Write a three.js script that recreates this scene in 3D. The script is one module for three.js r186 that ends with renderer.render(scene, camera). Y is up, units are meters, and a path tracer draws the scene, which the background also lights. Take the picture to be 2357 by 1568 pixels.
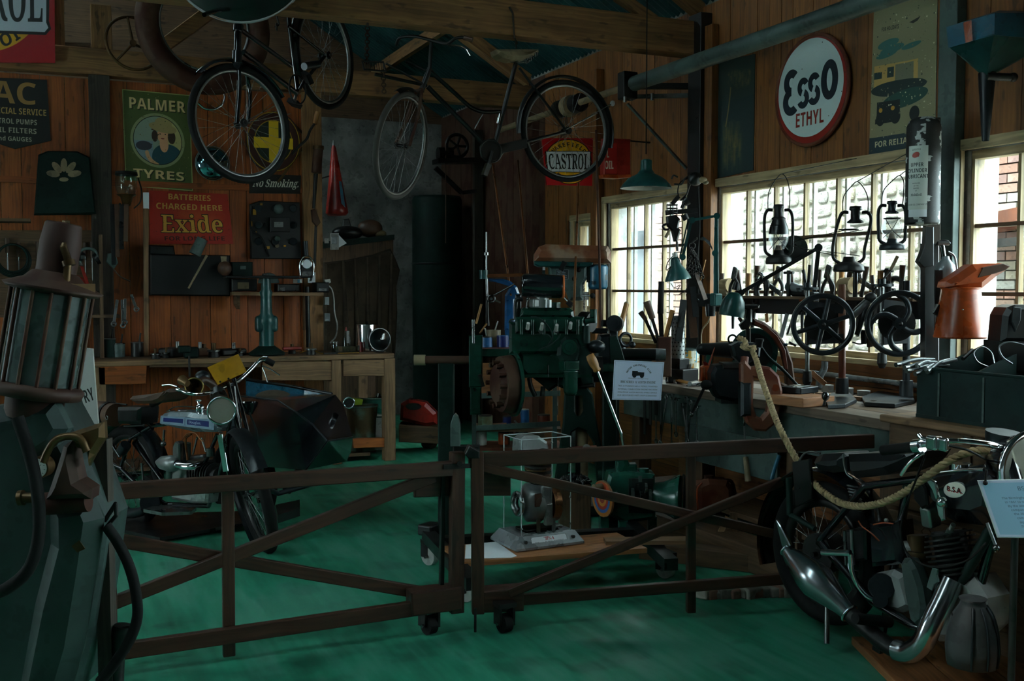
import * as THREE from 'three';
import { mergeGeometries } from 'three/addons/utils/BufferGeometryUtils.js';
import { ConvexGeometry } from 'three/addons/geometries/ConvexGeometry.js';
import { RoundedBoxGeometry } from 'three/addons/geometries/RoundedBoxGeometry.js';

// ---------------------------------------------------------------- camera, sky, sun, exposure
const W = 2357, H = 1568, F = 2400, YAW = -23.9 * Math.PI / 180, PITCH = -3.0 * Math.PI / 180;
const scene = new THREE.Scene();
const camera = new THREE.PerspectiveCamera(2 * Math.atan(H / 2 / F) * 180 / Math.PI, W / H, 0.05, 200);
camera.position.set(0, 1.55, 0);
camera.rotation.order = 'YXZ';
camera.rotation.set(PITCH, YAW, 0);
camera.updateMatrixWorld(true);
scene.background = new THREE.Color().setRGB(0.74, 0.95, 1.0);
scene.backgroundIntensity = 4;
const sun = new THREE.DirectionalLight(new THREE.Color().setRGB(1, 0.93, 0.84), 0.7);   // hazy sun over the roof, on the yard walls
sun.position.set(-9, 17, -7); sun.target.position.set(6, 0, -5); sun.castShadow = true; sun.shadow.mapSize.set(2048, 2048); sun.shadow.radius = 6;
Object.assign(sun.shadow.camera, { left: -16, right: 16, top: 16, bottom: -16, near: 1, far: 60 });
scene.add(sun, sun.target);
const renderer = new THREE.WebGLRenderer({ antialias: true });
renderer.toneMapping = THREE.LinearToneMapping;
renderer.toneMappingExposure = 5.2;
renderer.shadowMap.enabled = true;

// ---------------------------------------------------------------- random numbers and noise
let seed = 7;
const rnd = (a = 0, b = 1) => { seed = (seed * 1664525 + 1013904223) >>> 0; return a + (b - a) * seed / 4294967296; };
const hash = (x, y, s) => { let h = (x * 374761393 + y * 668265263 + s * 974711) | 0; h = Math.imul(h ^ (h >>> 13), 1274126177); return ((h ^ (h >>> 16)) >>> 0) / 4294967296; };
function vnoise(x, y, px, py, s) {
  const xi = Math.floor(x), yi = Math.floor(y), fx = x - xi, fy = y - yi, u = fx * fx * (3 - 2 * fx), v = fy * fy * (3 - 2 * fy);
  const w = (a, n) => ((a % n) + n) % n, g = (i, j) => hash(w(xi + i, px), w(yi + j, py), s);
  return (g(0, 0) * (1 - u) + g(1, 0) * u) * (1 - v) + (g(0, 1) * (1 - u) + g(1, 1) * u) * v;
}
function fbm(u, v, fx, fy, oct, s) { let a = 0.5, t = 0, n = 0; for (let i = 0; i < oct; i++) { t += a * vnoise(u * fx, v * fy, fx, fy, s + i); n += a; a *= 0.5; fx *= 2; fy *= 2; } return t / n; }
function dataTex(n, fn, srgb, rep = 1) {
  const d = new Uint8Array(n * n * 4);
  for (let y = 0; y < n; y++) for (let x = 0; x < n; x++) { const c = fn(x / n, y / n), i = (y * n + x) * 4; for (let k = 0; k < 3; k++) d[i + k] = Math.max(0, Math.min(255, 255 * (c.length ? c[k] : c))); d[i + 3] = 255; }
  const t = new THREE.DataTexture(d, n, n); t.wrapS = t.wrapT = THREE.RepeatWrapping; t.magFilter = THREE.LinearFilter; t.repeat.set(rep, rep);
  if (srgb) t.colorSpace = THREE.SRGBColorSpace; t.needsUpdate = true; return t;
}
const lerp = (a, b, t) => a + (b - a) * t, sst = (a, b, x) => { const t = Math.max(0, Math.min(1, (x - a) / (b - a))); return t * t * (3 - 2 * t); };
const TX = {};
TX.wood = dataTex(512, (u, v) => { const w = fbm(u, v, 3, 5, 3, 5), g = fbm(u, v + w * 0.06, 3, 90, 3, 1), k = fbm(u, v, 6, 9, 3, 9), s = sst(0.68, 0.8, fbm(u, v, 9, 22, 3, 31)); const t = 0.62 + 0.34 * g - 0.2 * s + 0.22 * (k - 0.5); return [t * 1.04, t, t * 0.95]; }, true);
TX.woodB = dataTex(512, (u, v) => 0.5 + 0.5 * (fbm(u, v, 3, 110, 3, 1) - 0.5) + 0.2 * (fbm(u, v, 40, 60, 2, 3) - 0.5));
TX.grime = dataTex(512, (u, v) => { const a = fbm(u, v, 5, 5, 5, 20), b = fbm(u, v, 24, 24, 3, 23), s = sst(0.6, 0.72, b); const t = 0.72 + 0.5 * (a - 0.5) + 0.12 * (b - 0.5) - 0.12 * s; return [t, t * 0.99, t * 0.97]; }, true);
TX.rust = dataTex(512, (u, v) => { const a = sst(0.45, 0.65, fbm(u, v, 6, 6, 5, 40)), b = fbm(u, v, 40, 40, 3, 43); return [lerp(0.92, 0.75, a) + 0.12 * (b - 0.5), lerp(0.9, 0.5, a) + 0.1 * (b - 0.5), lerp(0.88, 0.32, a)]; }, true);
TX.rough = dataTex(512, (u, v) => [0.5, 0.85 + 0.7 * (fbm(u, v, 6, 6, 5, 60) - 0.5), 0.5]);
TX.bump = dataTex(512, (u, v) => 0.5 + 0.8 * (fbm(u, v, 16, 16, 5, 70) - 0.5));
TX.floor = dataTex(1024, (u, v) => {
  const a = fbm(u, v, 4, 4, 5, 80), st = fbm(u, v, 7, 60, 3, 84), worn = sst(0.52, 0.68, a * 0.7 + st * 0.33), sp = vnoise(u * 300, v * 300, 300, 300, 86) > 0.9965 ? 1 : 0, dk = sst(0.6, 0.75, fbm(u, v, 9, 9, 4, 89));
  const t = 0.66 + 0.35 * (a - 0.5) + 0.22 * (st - 0.5) - 0.12 * dk;
  return [lerp(t * 0.28 + 0.02 * st, 0.42, worn * 0.6) + sp * 0.35, lerp(t, 0.66, worn * 0.5) + sp * 0.2, lerp(t * 0.78, 0.58, worn * 0.6) + sp * 0.25];
}, true, 0.4);
TX.flake = dataTex(512, (u, v) => { const a = sst(0.54, 0.6, fbm(u, v, 5, 4, 5, 140)), b = fbm(u, v, 40, 40, 2, 144); return 0.12 + 0.06 * b + a * (0.75 + 0.2 * b); }, true, 5);
TX.floorR = dataTex(512, (u, v) => [0, 0.30 + 0.5 * fbm(u, v, 6, 30, 4, 91), 0], false, 0.4);

// ---------------------------------------------------------------- materials
function M(r, g, b, rough = 0.6, metal = 0, o = {}) { const m = new THREE.MeshPhysicalMaterial({ roughness: rough, metalness: metal, ...o }); m.color.setRGB(r, g, b); return m; }
const G1 = { map: TX.grime, roughnessMap: TX.rough }, WD = { map: TX.wood, bumpMap: TX.woodB, bumpScale: 0.0015 };
const m = {
  floor: M(0.6, 0.6, 0.6, 1, 0, { map: TX.floor, roughnessMap: TX.floorR, bumpMap: TX.bump, bumpScale: 0.0012 }),
  plaster: M(0.42, 0.43, 0.42, 0.9, 0, { map: TX.grime, bumpMap: TX.bump, bumpScale: 0.004 }),
  dark: M(0.035, 0.033, 0.03, 0.9, 0, { map: TX.grime }),
  wA: [0, 1, 2, 3].map((i) => M([0.44, 0.38, 0.48, 0.41][i], [0.118, 0.095, 0.135, 0.112][i], [0.02, 0.015, 0.025, 0.02][i], 0.55, 0, WD)),   // stained panelling
  wR: [0, 1, 2, 3].map((i) => M([0.30, 0.26, 0.33, 0.28][i], [0.115, 0.098, 0.128, 0.105][i], [0.022, 0.018, 0.026, 0.02][i], 0.6, 0, WD)),
  beam: M(0.34, 0.18, 0.075, 0.75, 0, WD), bench: M(0.33, 0.20, 0.11, 0.7, 0, WD), benchGr: M(0.2, 0.15, 0.12, 0.5, 0, WD), benchDk: M(0.16, 0.095, 0.05, 0.7, 0, WD), post: M(0.06, 0.05, 0.04, 0.8, 0, WD),
  gate: M(0.075, 0.032, 0.02, 0.45, 0, WD), plank: M(0.5, 0.22, 0.09, 0.55, 0, WD), cream: M(0.62, 0.50, 0.30, 0.6, 0, WD), white: M(0.78, 0.78, 0.76, 0.6, 0, G1),
  teal: M(0.02, 0.13, 0.13, 0.4, 0.1, G1), roof: M(0.05, 0.17, 0.19, 0.5, 0.3, G1), grn: M(0.012, 0.075, 0.052, 0.26, 0.0, { ...G1, specularIntensity: 0.9 }), grnDk: M(0.012, 0.04, 0.032, 0.7, 0, { ...G1, specularIntensity: 0.4 }), grnLt: M(0.025, 0.2, 0.145, 0.35, 0, G1),
  pumpG: M(0.055, 0.1, 0.095, 0.55, 0.05, G1), flake: M(0.55, 0.57, 0.56, 0.6, 0, { map: TX.flake }),
  greyGrn: M(0.13, 0.2, 0.19, 0.5, 0.1, G1), black: M(0.012, 0.013, 0.014, 0.45, 0, G1), blackG: M(0.008, 0.009, 0.012, 0.18, 0, { clearcoat: 0.8, clearcoatRoughness: 0.08 }), rub: M(0.02, 0.02, 0.02, 0.8, 0, { map: TX.grime, specularIntensity: 0.4 }),
  iron: M(0.055, 0.055, 0.055, 0.55, 0.6, G1), castB: M(0.035, 0.045, 0.055, 0.45, 0.4, G1), steel: M(0.42, 0.44, 0.46, 0.35, 0.9, G1), chromeD: M(0.42, 0.44, 0.47, 0.27, 1, { roughnessMap: TX.rough }), rimD: M(0.22, 0.22, 0.22, 0.4, 0.85), chrome: M(0.75, 0.78, 0.82, 0.12, 1), alu: M(0.55, 0.58, 0.6, 0.45, 0.55, G1), silver: M(0.45, 0.5, 0.55, 0.35, 0.4, G1),
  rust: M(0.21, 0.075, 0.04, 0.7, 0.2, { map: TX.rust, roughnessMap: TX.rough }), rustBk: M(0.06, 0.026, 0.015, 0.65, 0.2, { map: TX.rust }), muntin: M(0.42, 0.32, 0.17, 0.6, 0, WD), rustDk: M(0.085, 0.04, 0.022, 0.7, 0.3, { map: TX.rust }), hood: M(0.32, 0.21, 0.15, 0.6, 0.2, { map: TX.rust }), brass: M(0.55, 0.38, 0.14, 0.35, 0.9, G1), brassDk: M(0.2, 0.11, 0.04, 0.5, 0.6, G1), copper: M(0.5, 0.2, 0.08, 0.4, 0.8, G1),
  red: M(0.5, 0.03, 0.02, 0.4, 0, G1), orange: M(0.72, 0.115, 0.02, 0.4, 0, G1), blue: M(0.02, 0.17, 0.48, 0.4, 0, G1), blueM: M(0.02, 0.19, 0.33, 0.4, 0, G1), navy: M(0.01, 0.02, 0.12, 0.35), yellow: M(0.78, 0.36, 0.01, 0.5, 0, G1), lime: M(0.4, 0.55, 0.04, 0.5),
  leather: M(0.16, 0.075, 0.04, 0.6, 0, G1), leaBk: M(0.02, 0.022, 0.026, 0.4, 0, G1), tan: M(0.45, 0.34, 0.2, 0.6, 0, G1), canvas: M(0.11, 0.075, 0.045, 0.95, 0, { map: TX.grime, bumpMap: TX.bump, bumpScale: 0.004 }), rope: M(0.55, 0.42, 0.25, 0.9, 0, { map: TX.wood }), paper: M(0.75, 0.78, 0.82, 0.7), handle: M(0.5, 0.24, 0.07, 0.5, 0, WD), cordO: M(0.6, 0.13, 0.02, 0.7),
  glass: M(0.97, 0.99, 0.98, 0.02, 0, { transmission: 1, thickness: 0, ior: 1.45 }), glassG: M(0.75, 0.88, 0.86, 0.06, 0, { transmission: 1, thickness: 0, ior: 1.5 }), pumpGlass: M(0.3, 0.4, 0.4, 0.25, 0, { transmission: 0.55, thickness: 0, ior: 1.45, map: TX.grime }), acry: M(0.95, 0.97, 0.97, 0.04, 0, { transmission: 1, thickness: 0, ior: 1.4 }), lens: M(0.75, 0.72, 0.6, 0.1, 0, { transmission: 0.7, thickness: 0, ior: 1.5 }), chimney: M(0.85, 0.87, 0.88, 0.12, 0, { transmission: 0.85, thickness: 0, ior: 1.5 }),
  addedRoofLight: M(0.8, 0.86, 0.84, 0.5, 0, { transmission: 0.42, thickness: 0, ior: 1.4 }),  // translucent sheet for the roof openings added to brighten the room
  mirrorB: M(0.25, 0.5, 0.62, 0.08, 1), stone: [0, 1, 2, 3, 4].map((i) => M([0.62, 0.54, 0.66, 0.5, 0.6][i], [0.57, 0.5, 0.62, 0.47, 0.52][i], [0.48, 0.44, 0.56, 0.44, 0.4][i], 0.9, 0, { map: TX.grime, bumpMap: TX.bump, bumpScale: 0.008 })),
  mortar: M(0.5, 0.47, 0.41, 0.95, 0, { map: TX.grime }), brick: [0, 1, 2].map((i) => M([0.5, 0.42, 0.56][i], [0.27, 0.25, 0.36][i], [0.2, 0.22, 0.28][i], 0.9, 0, { map: TX.grime })), paintO: M(0.75, 0.38, 0.18, 0.6, 0, G1), yard: M(0.42, 0.42, 0.38, 0.9, 0, { map: TX.grime, bumpMap: TX.bump, bumpScale: 0.01 }),
};
Object.entries(m).forEach(([k, v]) => (Array.isArray(v) ? v : [v]).forEach((q) => { q.name = k; }));
m.glass.name = 'window_glass';

// ---------------------------------------------------------------- pixels to places
const V = (x, y, z) => new THREE.Vector3(x, y, z), UP = V(0, 1, 0), CAM = camera.position.clone(), EUL = camera.rotation.clone();
const ray = (px, py) => V((px - W / 2) / F, -(py - H / 2) / F, -1).applyEuler(EUL);
const depthOf = (p) => -p.clone().sub(CAM).applyQuaternion(camera.quaternion.clone().invert()).z;
const mp = (p) => depthOf(p) / F;                                   // metres for one pixel at p
const AT = (px, py, d) => ray(px, py).multiplyScalar(d).add(CAM);   // at a depth along the view axis
function plane(o, n) {
  n = n.clone().normalize();
  const u = Math.abs(n.y) > 0.99 ? V(1, 0, 0) : V(0, 1, 0).cross(n).normalize(), v = n.clone().cross(u);
  const at = (px, py, off = 0) => { const r = ray(px, py), q = o.clone().addScaledVector(n, off); return r.multiplyScalar(q.sub(CAM).dot(n) / r.dot(n)).add(CAM); };
  return { o, n, u, v, at, to: (p) => { const q = p.clone().sub(o); return [q.dot(u), q.dot(v)]; }, from: (a, b, c = 0) => o.clone().addScaledVector(u, a).addScaledVector(v, b).addScaledVector(n, c) };
}
const ZP = (z) => plane(V(0, 0, z), V(0, 0, 1)), XP = (x) => plane(V(x, 0, 0), V(-1, 0, 0)), FP = (h = 0) => plane(V(0, h, 0), V(0, 1, 0));
const FWD = V(0, 0, -1).applyAxisAngle(UP, YAW), DP = (px, d) => { const p = AT(px, 658, d); return plane(V(p.x, 0, p.z), FWD.clone().negate()); };   // upright, facing the camera's heading
const VP = (A, B) => { const d = B.clone().sub(A).setY(0).normalize(), n = V(-d.z, 0, d.x); if (n.dot(CAM.clone().sub(A)) < 0) n.negate(); return plane(A, n); };

// ---------------------------------------------------------------- shapes (all give geometry in world metres)
function muv(g, k = 1) {   // texture coordinates in metres, grain along the longest side
  g = g.index ? g.toNonIndexed() : g; g.computeBoundingBox();
  const s = g.boundingBox.getSize(V()).toArray(), L = s.indexOf(Math.max(...s)), P = g.attributes.position.array, n = P.length / 3, uv = new Float32Array(n * 2), ou = rnd(), ov = rnd(), a = V(), b = V(), c = V();
  for (let i = 0; i < n; i += 3) {
    a.fromArray(P, i * 3); b.fromArray(P, i * 3 + 3).sub(a); c.fromArray(P, i * 3 + 6).sub(a);
    const nn = b.cross(c).toArray().map(Math.abs), N = nn.indexOf(Math.max(...nn)), ax = [0, 1, 2].filter((q) => q !== N), p = ax.includes(L) ? L : ax[0], q = ax.find((w) => w !== p);
    for (let j = i; j < i + 3; j++) { uv[j * 2] = P[j * 3 + p] * k + ou; uv[j * 2 + 1] = P[j * 3 + q] * k + ov; }
  }
  g.setAttribute('uv', new THREE.BufferAttribute(uv, 2)); return g;
}
const basis = (x, y, z, o) => new THREE.Matrix4().makeBasis(x, y, z).setPosition(o);
function frame(p, q, nHint) {   // x from p to q
  const x = q.clone().sub(p).normalize(); let z = (nHint || V(0, 0, 1)).clone(); z.addScaledVector(x, -z.dot(x)); if (z.lengthSq() < 1e-6) z = Math.abs(x.y) < 0.9 ? V(0, 1, 0).cross(x) : V(1, 0, 0).cross(x);
  z.normalize(); return [x, z.clone().cross(x), z];
}
const rot = (g, c, e) => { if (e) g.applyMatrix4(new THREE.Matrix4().makeRotationFromEuler(new THREE.Euler(...e))); return g.translate(c.x, c.y, c.z); };
const bx = (w, h, d, c, e) => rot(muv(new THREE.BoxGeometry(w, h, d)), c, e);
const rb = (w, h, d, c, e, r = 0.01) => rot(muv(new RoundedBoxGeometry(w, h, d, 2, Math.min(r, w / 2.01, h / 2.01, d / 2.01))), c, e);
function bar(p, q, w, t, n, r = 0) { const L = p.distanceTo(q), [x, y, z] = frame(p, q, n); const g = muv(r ? new RoundedBoxGeometry(L, w, t, 1, Math.min(r, w / 2.01, t / 2.01)) : new THREE.BoxGeometry(L, w, t)); return g.applyMatrix4(basis(x, y, z, p.clone().lerp(q, 0.5))); }
function cy(p, q, r0, r1 = r0, seg = 14, open = false) { const L = p.distanceTo(q), [x, y, z] = frame(p, q); return muv(new THREE.CylinderGeometry(r1, r0, L, seg, 1, open)).applyMatrix4(basis(y, x, z.clone().negate(), p.clone().lerp(q, 0.5))); }
const ball = (c, a, b = a, d = a, seg = 14) => muv(new THREE.SphereGeometry(1, seg, Math.ceil(seg * 0.7)).scale(a, b, d)).translate(c.x, c.y, c.z);
function tb(pts, r, seg = pts.length * 6, rad = 7, closed = false) { return muv(new THREE.TubeGeometry(new THREE.CatmullRomCurve3(pts, closed, 'centripetal'), seg, r, rad, closed)); }
function pipe(pts, r, rad = 7) { const o = []; for (let i = 1; i < pts.length; i++) { o.push(cy(pts[i - 1], pts[i], r, r, rad)); if (i < pts.length - 1) o.push(ball(pts[i], r, r, r, 8)); } return o; }
function la(prof, base, axis = UP, seg = 24) { const [x, y, z] = frame(V(0, 0, 0), axis); return muv(new THREE.LatheGeometry(prof.map(([r, h]) => new THREE.Vector2(r, h)), seg)).applyMatrix4(basis(y, x, z.clone().negate(), base)); }
function to(c, n, R, r, seg = 40, rad = 8, arc = Math.PI * 2, xdir) { const z = n.clone().normalize(); let x = xdir ? xdir.clone() : Math.abs(z.y) < 0.95 ? V(0, 1, 0).cross(z) : V(1, 0, 0); x.addScaledVector(z, -x.dot(z)).normalize(); return muv(new THREE.TorusGeometry(R, r, rad, seg, arc)).applyMatrix4(basis(x, z.clone().cross(x), z, c)); }
function ex(pts, t, o, u, v, bev = 0, holes = []) {   // outline extruded backwards from the plane of u and v
  const sh = new THREE.Shape(pts.map(([a, b]) => new THREE.Vector2(a, b))); holes.forEach((h) => sh.holes.push(new THREE.Path(h.map(([a, b]) => new THREE.Vector2(a, b)))));
  const g = muv(new THREE.ExtrudeGeometry(sh, { depth: Math.max(t - 2 * bev, 0.0005), bevelEnabled: bev > 0, bevelSize: bev, bevelOffset: -bev, bevelThickness: bev, bevelSegments: 1, curveSegments: 10, steps: 1 }));
  return g.translate(0, 0, -t + bev).applyMatrix4(basis(u, v, u.clone().cross(v), o));
}
const po = (pl, pts, t, off = 0, bev = 0, holes = []) => { const f = (a) => a.map(([x, y]) => pl.to(pl.at(x, y, off))); return ex(f(pts), t, pl.o.clone().addScaledVector(pl.n, off), pl.u, pl.v, bev, holes.map(f)); };   // outline in pixels on a plane
const circ = (cx, cy_, rx, ry = rx, n = 28, a0 = 0, a1 = Math.PI * 2) => Array.from({ length: n }, (_, i) => { const a = a0 + (a1 - a0) * i / (a1 - a0 > 6.28 ? n : n - 1); return [cx + rx * Math.cos(a), cy_ + ry * Math.sin(a)]; });
function qd(a, b, c, d) { const g = new THREE.BufferGeometry(); g.setAttribute('position', new THREE.Float32BufferAttribute([a, b, c, a, c, d].flatMap((p) => p.toArray()), 3)); g.setAttribute('uv', new THREE.Float32BufferAttribute([0, 0, 1, 0, 1, 1, 0, 0, 1, 1, 0, 1], 2)); g.computeVertexNormals(); return g; }   // bottom left, bottom right, top right, top left
const chainG = (p, q, R = 0.012, r = 0.003) => { const L = p.distanceTo(q), n = Math.max(2, Math.round(L / (R * 1.5))), o = [], d = q.clone().sub(p).normalize(), s = Math.abs(d.y) > 0.9 ? V(1, 0, 0) : V(0, 1, 0).cross(d).normalize(), t = d.clone().cross(s); for (let i = 0; i < n; i++) o.push(to(p.clone().lerp(q, (i + 0.5) / n), i % 2 ? s : t, R, r, 8, 4)); return o; };

// ---------------------------------------------------------------- things and parts
const names = new Map(), things = [], rootOf = new WeakMap();
const numbered = (n) => { const k = names.get(n) || 0; names.set(n, k + 1); return k ? n + '_' + String(k).padStart(3, '0') : n; };
function thing(name, label, category, group) { const o = new THREE.Group(); o.name = numbered(name); o.userData = { label, category }; if (group) o.userData.group = group; scene.add(o); things.push(o); rootOf.set(o, o); return o; }
function merged(gs) { gs = gs.flat(9); return gs.length === 1 ? gs[0] : mergeGeometries(gs.map((g) => { g = g.index ? g.toNonIndexed() : g; for (const k of Object.keys(g.attributes)) if (!['position', 'normal', 'uv'].includes(k)) g.deleteAttribute(k); return g; })); }
function part(t, name, mt, ...gs) { const x = new THREE.Mesh(merged(gs), mt); x.name = name; t.add(x); rootOf.set(x, rootOf.get(t)); return x; }
function solo(name, label, category, mt, ...gs) { const x = new THREE.Mesh(merged(gs), mt); x.name = numbered(name); x.userData = { label, category }; scene.add(x); things.push(x); rootOf.set(x, x); return x; }
function struct(name, mt, ...gs) { const x = mt ? new THREE.Mesh(merged(gs), mt) : new THREE.Group(); x.name = numbered(name); x.userData = { kind: 'structure' }; scene.add(x); rootOf.set(x, x); return x; }
const grp = (x, g) => { x.userData.group = g; return x; };
function settle(t) {   // move a thing's origin to its base
  if (t.userData.done || t.position.lengthSq()) return; const b = new THREE.Box3(), gs = new Set();
  t.traverse((o) => { if (o.isMesh) { o.geometry.computeBoundingBox(); b.union(o.geometry.boundingBox); gs.add(o.geometry); } });
  const c = b.getCenter(V()); c.y = b.min.y; gs.forEach((g) => g.translate(-c.x, -c.y, -c.z)); t.position.copy(c);
}
function dup(t, to_, ry = 0, label, s = 1) { settle(t); const c = t.clone(); c.userData = { ...t.userData, label: label || t.userData.label }; c.name = numbered(t.name.replace(/_\d{3}$/, '')); c.position.copy(to_); c.rotation.y = ry; c.scale.setScalar(s); scene.add(c); return c; }
function cvs(w, h, fn, rough = 0.45, o = {}) { const c = document.createElement('canvas'); c.width = w; c.height = h; const x = c.getContext('2d'); fn(x, w, h); const t = new THREE.CanvasTexture(c); t.colorSpace = THREE.SRGBColorSpace; return new THREE.MeshPhysicalMaterial({ map: t, roughness: rough, ...o }); }
function fit(x, s, cx, y, w, font, px) { x.font = font.replace('$', px); const k = w / x.measureText(s).width; x.save(); x.translate(cx, y); x.scale(k, 1); x.textAlign = 'center'; x.fillText(s, 0, 0); x.restore(); }
function speckle(x, w, h, n, cols, r = 2) { for (let i = 0; i < n; i++) { x.fillStyle = cols[i % cols.length]; x.beginPath(); x.ellipse(rnd(0, w), rnd(0, h), rnd(0.3, r), rnd(0.3, r), 0, 0, 7); x.fill(); } }

// ================================================================ THE SHELL
const XR = 4.38, ZB = -9.5, ZF = 2.6, XL = -4.2, EAVE = 3.55, ZFAR = -12, RIDGE = 0.1, PITCHR = 0.62;
const roofY = (x) => EAVE + (x > RIDGE ? XR - x : XR - RIDGE - (RIDGE - x)) * PITCHR;
{ const f = new THREE.Mesh(muv(new THREE.BoxGeometry(9.2, 0.2, 15)).translate(0.1, -0.1, -4.7), m.floor); f.name = 'floor'; f.userData = { kind: 'structure' }; scene.add(f); }

// right wall: masonry behind, boards inside, openings for four windows
const WIN = [[-4.05, -2.55, 5, 1.09, 2.27], [-6.27, -4.17, 7, 1.09, 2.27], [-7.88, -6.5, 5, 1.09, 2.27], [-8.46, -8.1, 2, 1.3, 2.15]];   // near z, far z given as [far, near]
WIN.push([-2.2, -0.1, 7, 1.09, 2.27]);  // extra window out of view, added to bring more daylight into the room
const wr = struct('wall_right');
{
  const cuts = [...WIN].sort((a, b) => a[0] - b[0]); let z = ZFAR - 0.2; const back = [];
  const slab = (z0, z1, y0, y1) => { if (z1 - z0 > 0.01 && y1 - y0 > 0.01) back.push(bx(0.2, y1 - y0, z1 - z0, V(XR + 0.12, (y0 + y1) / 2, (z0 + z1) / 2))); };
  for (const [a, b, , y0, y1] of cuts) { slab(z, a, 0, EAVE + 0.15); slab(a, b, 0, y0); slab(a, b, y1, EAVE + 0.15); z = b; }
  slab(z, ZF + 0.2, 0, EAVE + 0.15);
  part(wr, 'masonry', m.plaster, back);
  let i = 0;
  for (z = -12; z < 2.4; i++) {   // upright boards over and between the windows
    const w = rnd(0.11, 0.2), z1 = z + w, hit = cuts.find((c) => z1 > c[0] + 0.005 && z < c[1] - 0.005);
    const y0 = hit ? hit[4] : 0, y1 = EAVE + 0.02, x = XR + 0.011 - rnd(0, 0.003);
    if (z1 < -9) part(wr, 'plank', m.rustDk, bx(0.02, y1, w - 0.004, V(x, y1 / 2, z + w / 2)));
    else part(wr, 'plank', m.wR[i % 4], bx(0.02, y1 - y0, w - 0.004, V(x, (y0 + y1) / 2, z + w / 2)));
    z = z1;
  }
  cuts.forEach((c, k) => { let y = 0; while (y < c[3] - 0.02) { const h = Math.min(0.16, c[3] - y); part(wr, 'board', m.wR[(k + i++) % 4], bx(0.02, h - 0.005, c[1] - c[0] + 0.2, V(XR + 0.005 - rnd(0, 0.004), y + h / 2, (c[0] + c[1]) / 2))); y += h; } });
}
WIN.forEach(([a, b, n, y0, y1], k) => {
  const w = struct('window_' + (k + 1)), fw = 0.045, rows = k === 3 ? 2 : 3, L = b - a, X = XR + 0.06, zz = (a + b) / 2, yy = (y0 + y1) / 2;
  part(w, 'lining', m.white, bx(0.2, 0.02, L, V(XR + 0.12, y1 - 0.01, zz)), bx(0.2, y1 - y0, 0.02, V(XR + 0.12, yy, a + 0.01)), bx(0.2, y1 - y0, 0.02, V(XR + 0.12, yy, b - 0.01)));
  part(w, 'sill', m.cream, bx(0.26, 0.03, L + 0.06, V(XR + 0.1, y0 + 0.015, zz)));
  part(w, 'frame_head', m.cream, bx(0.07, fw + 0.02, L, V(X, y1 - 0.03, zz)));
  part(w, 'architrave', m.cream, bx(0.03, 0.055, L + 0.14, V(XR - 0.012, y1 + 0.012, zz)), bx(0.026, y1 - y0, 0.05, V(XR - 0.012, yy, a - 0.03)), bx(0.026, y1 - y0, 0.05, V(XR - 0.012, yy, b + 0.03)));
  part(w, 'frame_foot', m.cream, bx(0.07, fw, L, V(X, y0 + 0.045, zz)));
  const gl = (L - 0.0) / n, hy0 = y0 + 0.065, hy1 = y1 - 0.055, gh = (hy1 - hy0) / rows;
  for (let i = 0; i <= n; i++) part(w, 'mullion', i && i < n ? m.muntin : m.cream, bx(i && i < n ? 0.034 : 0.07, hy1 - hy0, i && i < n ? 0.018 : 0.04, V(X, (hy0 + hy1) / 2, a + gl * i + (i ? i < n ? 0 : -0.02 : 0.02))));
  for (let j = 1; j < rows; j++) part(w, 'glazing_bar', m.benchDk, bx(0.05, 0.02, L, V(X, hy0 + gh * j, zz)));
  for (let i = 0; i < n; i++) for (let j = 0; j < rows; j++) part(w, 'pane', m.glass, bx(0.003, gh - 0.012, gl - 0.02, V(X + 0.01, hy0 + gh * (j + 0.5), a + gl * (i + 0.5))));
  // outer white casing seen through the glass
  for (let i = 0; i < n; i++) part(w, 'outer_bead', m.white, bx(0.03, hy1 - hy0, 0.018, V(X + 0.05, (hy0 + hy1) / 2, a + gl * i + 0.022)));
});

// partition with the signs (boards), its beam and posts
const wb = struct('wall_back');
{
  const xe = 2.3; let i = 0;
  for (let x = XL; x < xe - 0.01; i++) { const w = Math.min(rnd(0.14, 0.185), xe - x); part(wb, 'plank', m.wA[(i * 7 + (i >> 2)) % 4], bx(w - 0.005, 3.28, 0.022, V(x + w / 2, 1.64, ZB - 0.011 - rnd(0, 0.003)))); x += w; }
  part(wb, 'lath', m.bench, bx(xe - XL, 3.28, 0.03, V((xe + XL) / 2, 1.64, ZB - 0.045)));
  part(wb, 'rail', m.wA[1], bx(xe - XL, 0.05, 0.02, V((xe + XL) / 2, 2.42, ZB + 0.01)));
}
const post = (name, mt, px0, px1, z, y1, t = 0.1) => { const pl = ZP(z), a = pl.at(px0, 658).x, b = pl.at(px1, 658).x; return struct(name, mt, rb(b - a, y1, t, V((a + b) / 2, y1 / 2, z - t / 2), null, 0.006)); };
post('trim_1', m.post, 214, 262, ZB + 0.11, 3.3, 0.11);
post('trim_2', m.beam, 700, 744, ZB + 0.05, 3.3, 0.12);
struct('trim_3', m.beam, rb(8.7, 0.22, 0.14, V(0.05, 3.41, ZB + 0.02), null, 0.008));   // tie beam over the partition
struct('trim_4', m.beam, rb(8.6, 0.24, 0.15, V(0.05, 3.335, -6.5), null, 0.008));          // near tie beam
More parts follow.
